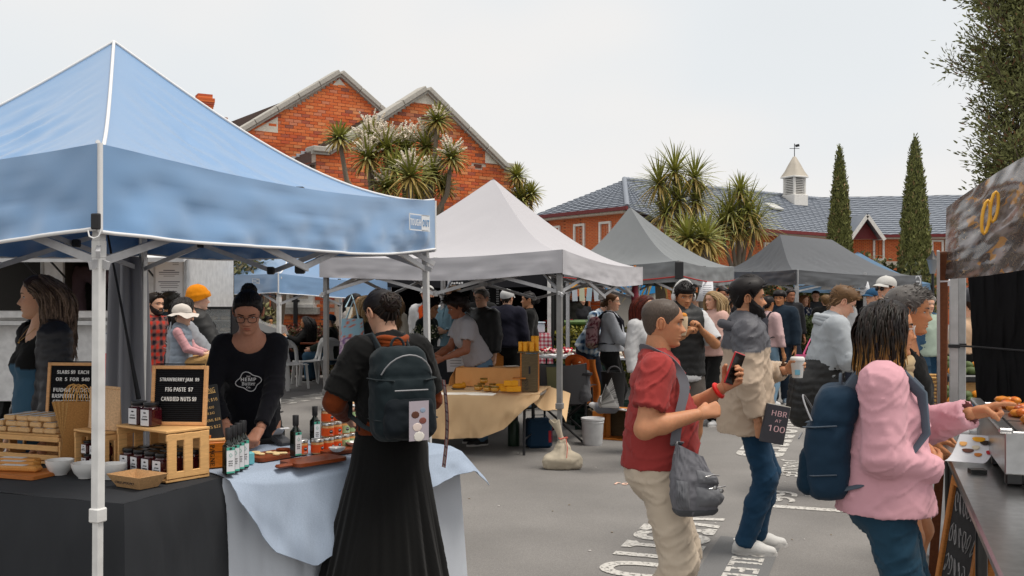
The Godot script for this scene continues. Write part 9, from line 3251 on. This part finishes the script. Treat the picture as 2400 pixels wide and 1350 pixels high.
	part(pk,"bag",shape().sheet(8,8,func(u,v):return V((u-0.5)*lerpf(0.10,0.22,v)+0.10*v,v*0.36,0.03*sin(u*PI)),0.03),mats.pink_bag)
	part(pk,"handle",shape().tube([V(0.06,0.36,0),V(0.13,0.5,0),V(0.2,0.36,0)],0.008,6),mats.pink_bag)
	var v9:={"key":"v9","label":"young man with white headphones and black puffer vest eating a wrap","px":1600,"d":9.2,"H":1.69,"t":12,"skin":hx("b47d58"),"hpitch":10,"hair":"fringe","hairc":black_h,"al":V(0.09,1.27,0.24),"ar":V(-0.09,1.22,0.25),"hl":V(0.9,-1,-0.2),"hr":V(-0.9,-1,-0.2),"pl":"grip","pr":"grip","dl":V(-0.5,0.6,0.3),"dr":V(0.5,0.6,0.3),"top":{"ty":"tee","c":white,"tk":0.024,"sleeve":0.9,"hem":0.80,"over":{"name":"puffer_vest","c":Color(0.014,0.014,0.015),"tk":0.058,"gap":-1.0,"hem":0.84,"collar":1.45,"w":puffer(0.008,0.07),"kind":"plain","rough":0.5}},"bot":{"ty":"shorts","c":hx("5c5650"),"len":0.48,"loose":0.03},"sockc":white,"shoec":Color(0.5,0.5,0.5)}
	var n9:=person(v9)
	var hh:=shape()
	var hxf:=body_xf(v9).affine_inverse()*Transform3D(heads["v9"])
	hh.place(Transform3D(Basis().scaled(Vector3.ONE*(1.69/1.7)),Vector3.ZERO)*hxf)
	hh.col=Color(0.6,0.59,0.57)
	var band:=[]
	for k in 13:
		var a:=PI*k/12.0
		band.append(V(cos(a)*0.105,0.0+sin(a)*0.155,-0.01))
	hh.tube(band,0.011,8)
	for sd in [-1.0,1.0]:
		hh.ball(V(sd*0.098,-0.005,-0.01),V(0.02,0.042,0.036),12)
	part(n9,"headphones",hh,vmat("plain",0.5))
	var wr:=thing("food_wrap","paper-wrapped food in the young man's hands","food",at(1602,760,8.9))
	part(wr,"paper",shape().lathe(V(0,-0.1,0),[V2(0.02,0),V2(0.035,0.05),V2(0.04,0.16),V2(0.036,0.17)],14),mat("wrap_paper",hx("c9b193"),"grain",0.9))
	part(wr,"filling",shape().ball(V(0,0.075,0),V(0.034,0.03,0.034),10),mat("falafel",hx("c98438"),"grain",0.9,{"s":8.0}))
	var crowd:=[
		{"label":"red-haired woman in a white shirt mostly hidden behind the red-shirted man","px":1512,"d":10.0,"H":1.58,"t":40,"fem":1.0,"skin":fair,"hair":"bob","hairc":hx("4a1a12"),"hairc2":hx("7a2c1c"),"top":{"ty":"long","c":white,"tk":0.02}},
		{"label":"man in a navy cap and blue plaid shirt bending over the flower table","px":1378,"d":13.0,"H":1.68,"t":55,"skin":fair,"lean":28,"hpitch":10,"hair":"short","hairc":hx("8a8580"),"hat":{"ty":"cap","c":hx("2c3440")},"al":V(0.05,0.9,0.5),"ar":V(-0.2,0.86,0.42),"top":{"ty":"long","cf":plaid(hx("24405f"),hx("8fa5b8"),hx("dfe3e4"),0.09),"tk":0.025}},
		{"key":"fl","label":"woman with a low bun and white shirt at the flower table","px":1432,"d":12.2,"H":1.62,"t":78,"fem":1.0,"skin":fair,"hair":"bun","bunp":V(0,-0.03,-0.115),"bunr":0.03,"hairc":hx("6b4a30"),"hairc2":hx("94704d"),"glasses":Color(0.5,0.4,0.3),"al":V(0.1,1.02,0.34),"ar":V(-0.14,1.0,0.34),"top":{"ty":"long","c":hx("b9bdc4"),"tk":0.025,"hem":0.95},"bot":{"ty":"pants","c":black,"loose":0.03}},
		{"label":"blonde woman in a pale pink jacket and black trousers by the dark grey tent","px":1672,"d":12.2,"H":1.64,"t":-62,"fem":1.0,"skin":fair,"hair":"long","hairc":blonde,"hairc2":blonde2,"hairlen":0.34,"al":V(0.1,1.06,0.3),"ar":V(-0.1,1.08,0.3),"top":{"ty":"long","c":hx("d9b1a6"),"tk":0.03},"bot":{"ty":"pants","c":black,"loose":0.03},"shoec":Color(0.6,0.6,0.6)},
		{"label":"short-haired blonde person in pale clothes behind the headphones man","px":1628,"d":15.5,"H":1.64,"t":-60,"skin":fair,"hair":"short","hairc":hx("8f8068"),"top":{"ty":"long","c":hx("8fa0ae"),"tk":0.02}},
		{"label":"man in dark clothes deep under the dark grey tent","px":1694,"d":16.0,"H":1.72,"t":-20,"skin":dark_s,"hair":"short","top":{"ty":"long","c":charcoal,"tk":0.03}},
		{"label":"brown-haired person in dark clothes left of the bearded man's shoulder","px":1704,"d":14.0,"H":1.56,"t":170,"fem":1.0,"skin":fair,"hair":"short","hairt":0.035,"hairc":hx("5a3a24"),"top":{"ty":"long","c":charcoal,"tk":0.03}},
		{"key":"bp","label":"dark-haired woman in pink with a grey backpack and light jeans","px":1800,"d":14.4,"H":1.58,"t":130,"fem":1.0,"skin":tan_,"hair":"bun","bunp":V(0,0.0,-0.11),"hairc":black_h,"top":{"ty":"long","c":hx("d3b3b3"),"tk":0.025,"hem":0.92},"bot":{"ty":"pants","c":pale_jean,"loose":0.01},"shoec":Color(0.6,0.6,0.6)},
		{"label":"man in a dark navy jacket beside the pink-topped woman","px":1828,"d":14.8,"H":1.66,"t":-30,"skin":tan_,"hair":"fringe","hairc":black_h,"top":{"ty":"long","c":hx("22313c"),"tk":0.05},"bot":{"ty":"pants","c":hx("2b3744"),"loose":0.02},"shoec":hx("5a6a78")},
		{"label":"man in the shade behind the navy jacket","px":1852,"d":18.5,"H":1.72,"t":10,"skin":dark_s,"hair":"short","top":{"ty":"long","c":charcoal,"tk":0.03}},
		{"label":"woman in a navy floral dress between the far tent poles","px":1884,"d":20.5,"H":1.62,"t":30,"fem":1.0,"skin":fair,"hair":"bob","hairc":hx("8a5a38"),"al":V(0.08,1.1,0.26),"ar":V(-0.08,1.1,0.26),"top":{"ty":"tee","cf":func(p:Vector3) -> Color:return hx("d6d2cc") if n3(p.x*26,p.y*26,p.z*26)>0.32 else hx("262b40"),"tk":0.02},"bot":{"ty":"skirt","c":hx("262b40"),"len":0.5,"flare":0.24}},
		{"label":"man in a grey T-shirt beyond the floral dress","px":1912,"d":22.0,"H":1.72,"t":-20,"skin":fair,"hair":"short","hairc":brown_h,"top":{"ty":"tee","c":hx("5b5f66"),"tk":0.025}},
		{"label":"curly blond person in a black puffer seen from behind","px":1936,"d":19.0,"H":1.60,"t":175,"skin":fair,"hair":"curly","hairc":hx("8f6e48"),"hairc2":hx("bd9a6a"),"top":{"ty":"long","c":black,"tk":0.05,"w":puffer()}},
		{"label":"person with a blonde topknot behind the hooded teenager","px":1976,"d":18.0,"H":1.66,"t":150,"fem":1.0,"skin":fair,"hair":"bun","bunp":V(0,0.11,-0.06),"hairc":hx("b79468"),"hairc2":blonde2,"top":{"ty":"long","c":white,"tk":0.03}},
		{"label":"tall man in a white cap and sunglasses scratching his neck","px":2078,"d":11.0,"H":1.78,"t":-62,"skin":fair,"hair":"short","hairc":brown_h,"hat":{"ty":"cap","c":Color(0.6,0.59,0.56)},"glasses":Color(0.01,0.01,0.01),"shades":true,"al":V(0.24,1.48,0.05),"hl":V(1,-0.3,0.3),"pl":"grip","top":{"ty":"tee","c":charcoal,"tk":0.02}},
		{"label":"man in a blue cap left of the man in the white cap","px":2046,"d":14.5,"H":1.68,"t":-70,"skin":fair,"hair":"short","hairc":hx("6a5a4c"),"hat":{"ty":"cap","c":hx("2b5273")},"top":{"ty":"long","c":black,"tk":0.03}},
		{"label":"dark-haired person in black just right of the blue cap","px":2085,"d":8.3,"H":1.52,"t":120,"fem":1.0,"skin":tan_,"hair":"bob","hairc":black_h,"top":{"ty":"long","c":navy,"tk":0.03}},
		{"label":"shaven-headed man in a white T-shirt with a red strap","px":2142,"d":16.5,"H":1.70,"t":170,"skin":fair,"hair":"short","hairc":brown_h,"top":{"ty":"tee","c":white,"tk":0.03}},
		{"label":"white-haired woman in a pale green top and blue cardigan","px":2174,"d":13.0,"H":1.58,"t":12,"fem":1.0,"skin":fair,"hair":"short","hairt":0.034,"hairc":hx("c9c4bd"),"hairc2":hx("e2ded8"),"fat":0.03,"top":{"ty":"long","c":hx("a9b8a9"),"tk":0.016,"hem":0.86,"over":{"name":"cardigan","c":hx("3f5a74"),"sleeves":true,"tk":0.03,"gap":0.11,"hem":0.72}},"bot":{"ty":"pants","c":jean,"loose":0.02}},
		{"label":"stall worker in a beige top behind the black curtain edge","px":2272,"d":8.2,"H":1.62,"t":-150,"fem":1.0,"skin":fair,"hair":"tail","hairc":brown_h,"hat":{"ty":"cap","c":hx("4a4a4e")},"top":{"ty":"long","cf":func(p:Vector3) -> Color:return hx("d3b193") if p.y>1.16 else black,"tk":0.02}},
		{"label":"man in a pink shirt leaning at the food truck window","px":166,"d":12.3,"y":0.48,"H":1.72,"t":10,"skin":hx("c08a70"),"hair":"short","hairc":hx("5c4a3e"),"al":V(0.52,1.42,0.12),"hl":V(0,-1,0.2),"top":{"ty":"long","c":hx("b79aa2"),"tk":0.02,"amp":0.01}},
		{"label":"bearded man in a red and black plaid shirt by the menu board","px":362,"d":10.3,"H":1.60,"t":62,"skin":fair,"hair":"short","hairt":0.022,"hairc":hx("2a1d16"),"beard":0.016,"beardc":hx("2e211a"),"top":{"ty":"long","cf":plaid(hx("c23a2b"),hx("7d4f47"),hx("26262b"),0.085),"tk":0.025,"hem":0.8}},
		{"label":"curly black-haired person in a dark teal jacket seen from behind","px":397,"d":10.9,"H":1.60,"t":165,"skin":tan_,"hair":"curly","hairc":Color(0.02,0.016,0.014),"hairc2":Color(0.035,0.03,0.026),"top":{"ty":"long","c":hx("26343c"),"tk":0.04}},
		{"key":"be","label":"man in an orange beanie and black jacket holding a blue cup","px":462,"d":9.6,"H":1.66,"t":118,"skin":hx("e0b39c"),"hyaw":0,"hair":"bald","hat":{"ty":"beanie","c":hx("e08a1a")},"ar":V(-0.16,1.12,0.34),"hr":V(-0.8,-1,-0.3),"pr":"grip","top":{"ty":"long","c":Color(0.02,0.02,0.022),"tk":0.045,"hem":0.78,"kind":"plain","rough":0.6},"bot":{"ty":"pants","c":pale_jean}},
		{"key":"mo","label":"dark-haired woman in a pale grey coat carrying a baby","px":430,"d":8.9,"H":1.56,"t":120,"fem":1.0,"skin":hx("d8a78c"),"hair":"long","hairc":hx("1d1512"),"hairlen":0.2,"al":V(0.2,0.98,0.2),"ar":V(-0.06,1.0,0.32),"hr":V(-1,-0.6,0.2),"top":{"ty":"long","c":hx("9a9da2"),"tk":0.045,"hem":0.62,"amp":0.012}},
		{"label":"seated dark-haired woman with her back to the van","px":628,"d":19.3,"H":1.60,"t":60,"sit":true,"fem":1.0,"skin":tan_,"hair":"short","hairt":0.03,"hairc":black_h,"top":{"ty":"long","c":hx("a9a39c"),"tk":0.02}},
		{"label":"seated woman with long black hair at the wooden table","px":718,"d":19.2,"H":1.62,"t":-72,"sit":true,"fem":1.0,"skin":tan_,"hair":"long","hairc":black_h,"hairlen":0.5,"al":V(0.1,0.85,0.4),"ar":V(-0.1,0.85,0.4),"top":{"ty":"long","c":black,"tk":0.03}},
		{"label":"seated old man in a blue cap and green cardigan","px":775,"d":18.6,"H":1.66,"t":-95,"sit":true,"skin":fair,"hair":"short","hairc":hx("a8a49e"),"hat":{"ty":"cap","c":hx("2a4258")},"top":{"ty":"long","c":hx("30352f"),"tk":0.025},"bot":{"ty":"pants","c":hx("3f5c72"),"loose":0.02}},
		{"label":"blonde woman with sunglasses on her head and a bright tote bag","px":840,"d":11.6,"H":1.60,"t":78,"fem":1.0,"skin":fair,"hpitch":22,"lean":8,"hair":"long","hairc":hx("a8804e"),"hairc2":blonde2,"hairlen":0.3,"top":{"ty":"long","c":hx("2e2b2c"),"tk":0.02},"bot":{"ty":"pants","c":black}},
		{"label":"black-haired woman in a pale top with a white tote","px":832,"d":14.0,"H":1.62,"t":60,"fem":1.0,"skin":olive,"hair":"long","hairc":black_h,"hairlen":0.3,"top":{"ty":"long","c":hx("a9a49f"),"tk":0.02}},
		{"label":"person with short brown hair and glasses behind the blonde woman","px":892,"d":14.0,"H":1.60,"t":-15,"skin":fair,"hair":"fringe","hairc":hx("4a3628"),"glasses":Color(0.1,0.08,0.06),"top":{"ty":"long","c":hx("cdbdb0"),"tk":0.02}},
		{"label":"woman with long light-brown hair in a cream top","px":920,"d":12.6,"H":1.62,"t":150,"fem":1.0,"skin":fair,"hair":"long","hairc":hx("7a5a3c"),"hairc2":hx("a98660"),"hairlen":0.42,"top":{"ty":"long","c":hx("c9c0b2"),"tk":0.02}},
		{"label":"man in a white cap, white overshirt and orange T-shirt","px":1002,"d":13.8,"H":1.72,"t":-14,"skin":fair,"hair":"short","hairc":brown_h,"hat":{"ty":"cap","c":Color(0.56,0.55,0.53)},"top":{"ty":"long","c":hx("d9541f"),"tk":0.014,"over":{"name":"overshirt","c":white,"sleeves":true,"tk":0.03,"gap":0.075,"hem":0.8}}},
		{"label":"dark-haired woman in a dark green top behind the flowers","px":990,"d":11.9,"H":1.55,"t":68,"fem":1.0,"skin":olive,"lean":10,"hpitch":8,"hair":"curly","hairt":0.03,"hairc":hx("1c1512"),"top":{"ty":"long","c":hx("1d2a2a"),"tk":0.02}},
		{"label":"man with sunglasses in a denim-blue shirt","px":1062,"d":13.2,"H":1.70,"t":-38,"skin":fair,"hair":"curly","hairt":0.03,"hairc":hx("8a6844"),"hairc2":hx("ab8658"),"glasses":Color(0.02,0.02,0.02),"shades":true,"al":V(0.1,1.12,0.28),"ar":V(-0.1,1.15,0.3),"top":{"ty":"long","c":hx("7391a0"),"tk":0.025,"over":{"name":"denim_shirt","c":hx("7391a0"),"sleeves":true,"tk":0.035,"gap":0.04,"hem":0.82}}},
		{"key":"gt","label":"woman with curly dark hair in a grey T-shirt leaning over the table","px":1122,"d":10.6,"H":1.62,"t":-68,"fem":1.0,"skin":hx("8a5840"),"lean":24,"hpitch":8,"hair":"afro","hairt":0.06,"hairc":Color(0.016,0.011,0.009),"hairc2":Color(0.03,0.022,0.018),"al":V(0.16,0.98,0.46),"ar":V(-0.1,0.98,0.5),"hl":V(0.3,-1,-0.3),"top":{"ty":"tee","c":hx("a9a6ab"),"tk":0.02,"hem":0.92,"sleeve":0.62},"bot":{"ty":"pants","c":hx("63809a"),"loose":0.012,"name":"jeans"}},
		{"label":"older man with glasses and a black leather jacket","px":1130,"d":12.8,"H":1.66,"t":-35,"skin":fair,"hair":"short","hairt":0.02,"hairc":hx("77706a"),"glasses":Color(0.25,0.2,0.15),"top":{"ty":"long","c":Color(0.02,0.02,0.022),"tk":0.035,"kind":"plain","rough":0.45}},
		{"label":"man in a brown cap right behind the older man with glasses","px":1124,"d":15.2,"H":1.74,"t":0,"skin":fair,"hair":"short","hairc":brown_h,"hat":{"ty":"cap","c":hx("4d4541")},"top":{"ty":"long","c":black,"tk":0.03}},
		{"label":"man in a white cap and navy jacket seen from behind at the stall","px":1188,"d":13.7,"H":1.66,"t":172,"skin":fair,"hyaw":-20,"hair":"short","hairc":hx("3a3029"),"hat":{"ty":"cap","c":Color(0.56,0.56,0.55)},"top":{"ty":"long","c":hx("22262f"),"tk":0.05,"hem":0.9},"bot":{"ty":"pants","c":black,"loose":0.035}},
		{"label":"woman with a black bun, black top and pale jeans at the stall","px":1240,"d":13.9,"H":1.64,"t":-92,"fem":1.0,"skin":olive,"hair":"bun","bunp":V(0,0.0,-0.125),"hairc":black_h,"al":V(0.1,1.05,0.25),"ar":V(-0.1,1.05,0.25),"top":{"ty":"long","c":black,"tk":0.02,"hem":0.98},"bot":{"ty":"pants","c":hx("86a0b4"),"loose":0.015,"name":"jeans"}},
		{"label":"bearded man in a dark jacket under the orange tent","px":1340,"d":22.0,"H":1.72,"t":-10,"skin":tan_,"hair":"short","hairc":brown_h,"beard":0.015,"top":{"ty":"long","c":hx("2b2c2a"),"tk":0.03}},
		{"label":"woman in dark clothes beside the bearded man under the orange tent","px":1364,"d":22.0,"H":1.62,"t":20,"fem":1.0,"skin":fair,"hair":"bob","hairc":brown_h,"top":{"ty":"long","c":charcoal,"tk":0.03}},
		{"label":"man in a black top in the shade of the long black tent","px":2010,"d":25.0,"H":1.74,"t":-10,"skin":tan_,"hair":"short","top":{"ty":"long","c":charcoal,"tk":0.03}},
	]
	for s in crowd:
		person(s)
	var bb:={"key":"baby","label":"baby in a white sun hat and quilted grey-blue vest","px":425,"d":8.55,"y":0.72,"H":0.98,"t":95,"sit":true,"skin":hx("e3b8a0"),"hs":1.3,"hair":"short","hairc":brown_h,"hat":{"ty":"sunhat","c":hx("d8cfc6")},"cell":0.012,"top":{"ty":"long","c":hx("d9a3a6"),"tk":0.012,"hem":0.80,"over":{"name":"quilted_vest","c":hx("98a3b0"),"tk":0.045,"gap":-1.0,"hem":0.74,"hemr":0.24,"w":puffer(0.012,0.1)}},"bot":{"ty":"pants","c":hx("c9a06a"),"loose":0.012},"shoec":Color(0.6,0.58,0.55),"fl":V(0.12,0.12,0.30),"fr":V(-0.14,0.08,0.30)}
	person(bb)
	for s in crowd:
		if s.get("key")=="fl":
			backpack("pink flowered backpack on the woman at the flower table",s,hx("9a6a72"),hx("2a2a30"),{"w":0.13,"h0":0.98,"h1":1.40,"dz":0.24,"r":0.085,"cell":0.018,"cf":func(p:Vector3) -> Color:return hx("6b2f3c") if n3(p.x*22,p.y*22,p.z*22)>0.15 else hx("b58f92") if p.y>1.06 else hx("a3907c")})
		if s.get("key")=="bp":
			backpack("grey school backpack on the pink-topped woman",s,hx("3a3a42"),hx("2a2a30"),{"w":0.12,"h0":1.0,"h1":1.40,"dz":0.22,"r":0.08,"cell":0.02})
		if s.get("key")=="be":
			backpack("black day pack with a grey stripe on the beanie man",s,Color(0.02,0.02,0.022),Color(0.02,0.02,0.022),{"w":0.13,"h0":0.86,"h1":1.2,"dz":0.22,"r":0.08,"cell":0.02,"off":V(-0.05,0,0.0)})
			var hb:Transform3D=hands["ber"]
			var c2:=thing("paper_cup","small blue takeaway cup in the beanie man's hand","cup",hb*V(0,-0.03,0.08))
			part(c2,"cup",shape().lathe(V(0,-0.04,0),[V2(0,0),V2(0.026,0),V2(0.036,0.08),V2(0,0.08)],14),mats.blue_cup)
			part(c2,"lid",shape().lathe(V(0,0.04,0),[V2(0.038,0),V2(0.038,0.012),V2(0,0.014)],14),mats.label_white)
	for q in [[826,780,11.2,0.30,0.40,"large pale blue and purple flowered tote bag",true],[822,740,13.6,0.16,0.30,"cream tote bag on the black-haired woman's shoulder",false]]:
		var tb:=thing("tote_bag",q[5],"bag",at(q[0],q[1],q[2]))
		var mb:=shape()
		mb.grid(22,22,func(u,v):
			var a:float=u*TAU
			return V(cos(a)*q[3]*0.5*(1.0-0.2*v),(v-0.6)*q[4],-sin(a)*0.08*(1.1-v)),func(u,v):
			if not q[6]:
				return hx("c9c2b4")
			var k:=n3(u*16.0,v*9.0,3.0)
			return hx("7f5f93").lerp(hx("d9c3cf"),smoothstep(-0.3,0.3,k)) if v<0.5 else hx("9cc3d6").lerp(hx("d9683a"),smoothstep(0.25,0.4,k)))
		part(tb,"bag",mb,vmat("cloth",0.8))
		part(tb,"handle",shape().tube([V(-0.07,q[4]*0.38,0),V(0.0,q[4]*0.95,-0.1),V(0.07,q[4]*0.38,0)],0.012,6),mat("tote_strap",hx("a9c3cf"),"cloth",0.8))
func shoulder_bag(s: Dictionary) -> void:
	var th:=thing("shoulder_bag","slouchy grey shoulder bag with zip pockets on the red-shirted man","bag")
	var o:=at(1630,1118,4.12)
	th.position=o
	th.rotation.y=0.25
	var c:=hx("77787d")
	var mb:=shape()
	var hs:=[0.0,0.06,0.3,0.55,0.8,1.0]
	var surf:=func(u:float,v:float,g:float) -> Vector3:
		var a:=u*TAU
		var wd:=lerps(hs,[0.075,0.092,0.108,0.100,0.074,0.060],v)+g
		var dp:=lerps(hs,[0.030,0.042,0.050,0.046,0.030,0.018],v)+g
		var cs:=signf(cos(a))*pow(absf(cos(a)),0.7)
		var sn:=signf(sin(a))*pow(absf(sin(a)),0.7)
		var slouch:=0.03*v*v
		var f:=0.005*n3(cs*3.0,v*7.0+cs*2.0,sn*2.0)+0.004*n3(cs*9.0,v*3.0,sn*4.0)
		return V(cs*(wd+f)-slouch,(v-0.58)*0.27-0.03*cs*v,-sn*(dp+f))
	mb.col=c
	mb.grid(56,40,func(u,v):return surf.call(u,v,0.0))
	mb.col=c*0.55
	mb.grid(40,4,func(u,v):return surf.call(u,v*0.1,0.0025))
	part(th,"bag_body",mb,vmat("cloth",0.75,{"s":10.0}))
	for q in [[0.58,0.70,0.12,0.52,"side_pocket"],[0.74,0.93,0.16,0.46,"front_pocket"],[0.75,0.92,0.52,0.72,"upper_pocket"]]:
		var pk:=shape()
		pk.col=c*(0.92 if q[4]=="side_pocket" else 1.05)
		pk.grid(20,14,func(u,v):
			var b:=sin(u*PI)*sin(v*PI)
			return surf.call(lerpf(q[0],q[1],u),lerpf(q[2],q[3],v),0.0015+0.022*sqrt(b)*(0.6 if q[4]=="side_pocket" else 1.0)+0.003*sin(u*40.0)*b*(1.0 if q[4]=="side_pocket" else 0.2)))
		part(th,q[4],pk,vmat("cloth",0.75,{"s":10.0}))
	var zm:=shape()
	zm.tube([V(0.01,0.012,0.073),V(0.045,0.018,0.069),V(0.08,0.012,0.055)],0.003,6)
	zm.tube([V(0.02,-0.035,0.085),V(0.06,-0.03,0.087),V(0.1,-0.03,0.07)],0.003,6)
	zm.tube([V(-0.09,0.10,0),V(-0.08,0.15,0.0)],0.004,6)
	part(th,"zip",zm,mats.zip_metal)
	for q in [V(0.045,-0.03,0.09),V(0.075,-0.045,0.085)]:
		part(th,"zip_charm",shape().lathe(q,[V2(0.009,0),V2(0.009,0.004),V2(0.003,0.006),V2(0,0.006)],12,Basis(Vector3.RIGHT,PI/2)),mats.zip_metal)
	var inv:=th.transform.affine_inverse()
	var X:=body_xf(s)
	var pts:=[V(-0.07,0.15,0.0)]
	for p in [V(-0.225,1.04,0.07),V(-0.20,1.17,0.09),V(-0.155,1.30,0.115),V(-0.105,1.405,0.06),V(-0.085,1.452,-0.02),V(0.0,1.462,-0.085),V(0.09,1.42,-0.08)]:
		pts.append(inv*(X*p))
	var st:=shape()
	var sides:=[V(0.6,0,0.8),V(0.9,0.1,0.4),V(0.9,0.2,0.3),V(0.9,0.1,0.3),V(0.5,0,0.8),V(0.1,0.3,0.9),V(-0.3,0.8,0.2),V(-0.6,0.6,0.2)]
	st.sheet(2,28,func(u,v):
		var f:float=v*(pts.size()-1)
		var i:=mini(int(f),pts.size()-2)
		var p:Vector3=Vector3(pts[i]).cubic_interpolate(pts[i+1],pts[maxi(i-1,0)],pts[mini(i+2,pts.size()-1)],f-i)
		var sd:Vector3=Vector3(sides[i]).lerp(sides[i+1],f-i).normalized()
		return p+sd*(u-0.5)*0.042,0.003)
	part(th,"strap",st,mat("strap_grey",hx("6b6c72"),"cloth",0.8))
func V(x: float,y: float,z: float) -> Vector3:
	return Vector3(x,y,z)
func V2(x: float,y: float) -> Vector2:
	return Vector2(x,y)
func rr(a: float,b: float) -> float:
	return rng.randf_range(a,b)
func n3(x: float,y: float,z: float) -> float:
	return noise.get_noise_3d(x,y,z)
func shape() -> MB:
	return MB.new()
func shared_materials() -> void:
	mat("mortar",Color(0.5,0.42,0.35),"grain",0.95,{"s":1.2})
	mat("window_paint",Color(0.72,0.70,0.66),"paint",0.6)
	mat("pale_stone",Color(0.62,0.58,0.50),"grain",0.9)
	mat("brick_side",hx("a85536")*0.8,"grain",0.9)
	mat("cast_iron",Color(0.02,0.02,0.022),"plain",0.5)
	mat("flue_clay",Color(0.4,0.26,0.2),"grain",0.9)
	mat("soffit",Color(0.55,0.50,0.42),"paint",0.8)
	mat("cordyline_bark",Color(0.20,0.16,0.12),"grain",0.95,{"s":2.0,"h":0.6})
	mat("white_leg",Color(0.66,0.655,0.64),"paint",0.35)
	mat("silver_bar",Color(0.48,0.48,0.49),"paint",0.35,{"s":3.0})
	mat("black_plastic",Color(0.018,0.018,0.02),"plain",0.5)
	mat("grey_joint",Color(0.5,0.5,0.5),"paint",0.5)
	mat("paper",Color(0.70,0.71,0.74),"plain",0.9)
	mat("print_grey",Color(0.2,0.2,0.24),"plain",0.9)
	mat("offwhite_sheet",Color(0.62,0.58,0.52),"cloth",0.9)
	mat("label_white",Color(0.72,0.72,0.74),"plain",0.8)
	mat("ink",Color(0.02,0.02,0.025),"plain",0.8)
	mat("dark_glass",Color(0.008,0.011,0.008),"plain",0.08,{"coat":0.6})
	mat("black_tablecloth",Color(0.030,0.032,0.036),"cloth",0.85,{"s":7.0})
	mat("pine",hx("dfb27c"),"wood",0.65,{"s":3.0})
	mat("acacia",hx("7a3d22"),"wood",0.4,{"s":3.0})
	mat("table_leg_black",Color(0.02,0.02,0.022),"plain",0.4)
	mat("tabletop_grey",Color(0.4,0.4,0.39),"grain",0.6)
	mat("pale_spoon",hx("e8c9a0"),"plain",0.8)
	mat("slate_board",Color(0.022,0.023,0.025),"grain",0.8)
	mat("clear_plastic",Color(0.7,0.74,0.78,0.35),"plain",0.1)
	mat("blue_cap",hx("2f88bf"),"plain",0.4)
	mat("truck_steel",Color(0.5,0.5,0.5),"metal",0.35)
	mat("trim_grey",Color(0.4,0.4,0.4),"paint",0.4)
	mat("warmer_glass",Color(0.6,0.62,0.62,0.25),"plain",0.05)
	mat("tyre",Color(0.02,0.02,0.02),"grain",0.9)
	mat("menu_white",Color(0.66,0.67,0.69),"plain",0.7)
	mat("cabinet_black",Color(0.015,0.015,0.017),"plain",0.4)
	mat("blue_cup",hx("3f7fa8"),"plain",0.6)
	mat("old_wood",hx("5f5340"),"wood",0.85,{"s":3.0,"h":0.15})
	mat("warm_wood",hx("b4702c"),"wood",0.7,{"s":3.0})
	mat("honey",hx("c58a2e"),"plain",0.08,{"coat":0.7})
	mat("bucket_white",Color(0.62,0.62,0.62),"paint",0.35)
	mat("camp_dark",Color(0.05,0.05,0.055),"cloth",0.9)
	mat("rust_felt",hx("8a3d16"),"cloth",0.95)
	mat("dark_steel",Color(0.06,0.06,0.06),"metal",0.4)
	mat("wicker",hx("c3995e"),"grain",0.9)
	mat("watch_red",hx("d8261f"),"plain",0.5)
	mat("cup_white",Color(0.60,0.59,0.57),"plain",0.6)
	mat("pink_bag",hx("d76a92"),"cloth",0.8)
	mat("zip_metal",Color(0.5,0.5,0.5),"metal",0.3)
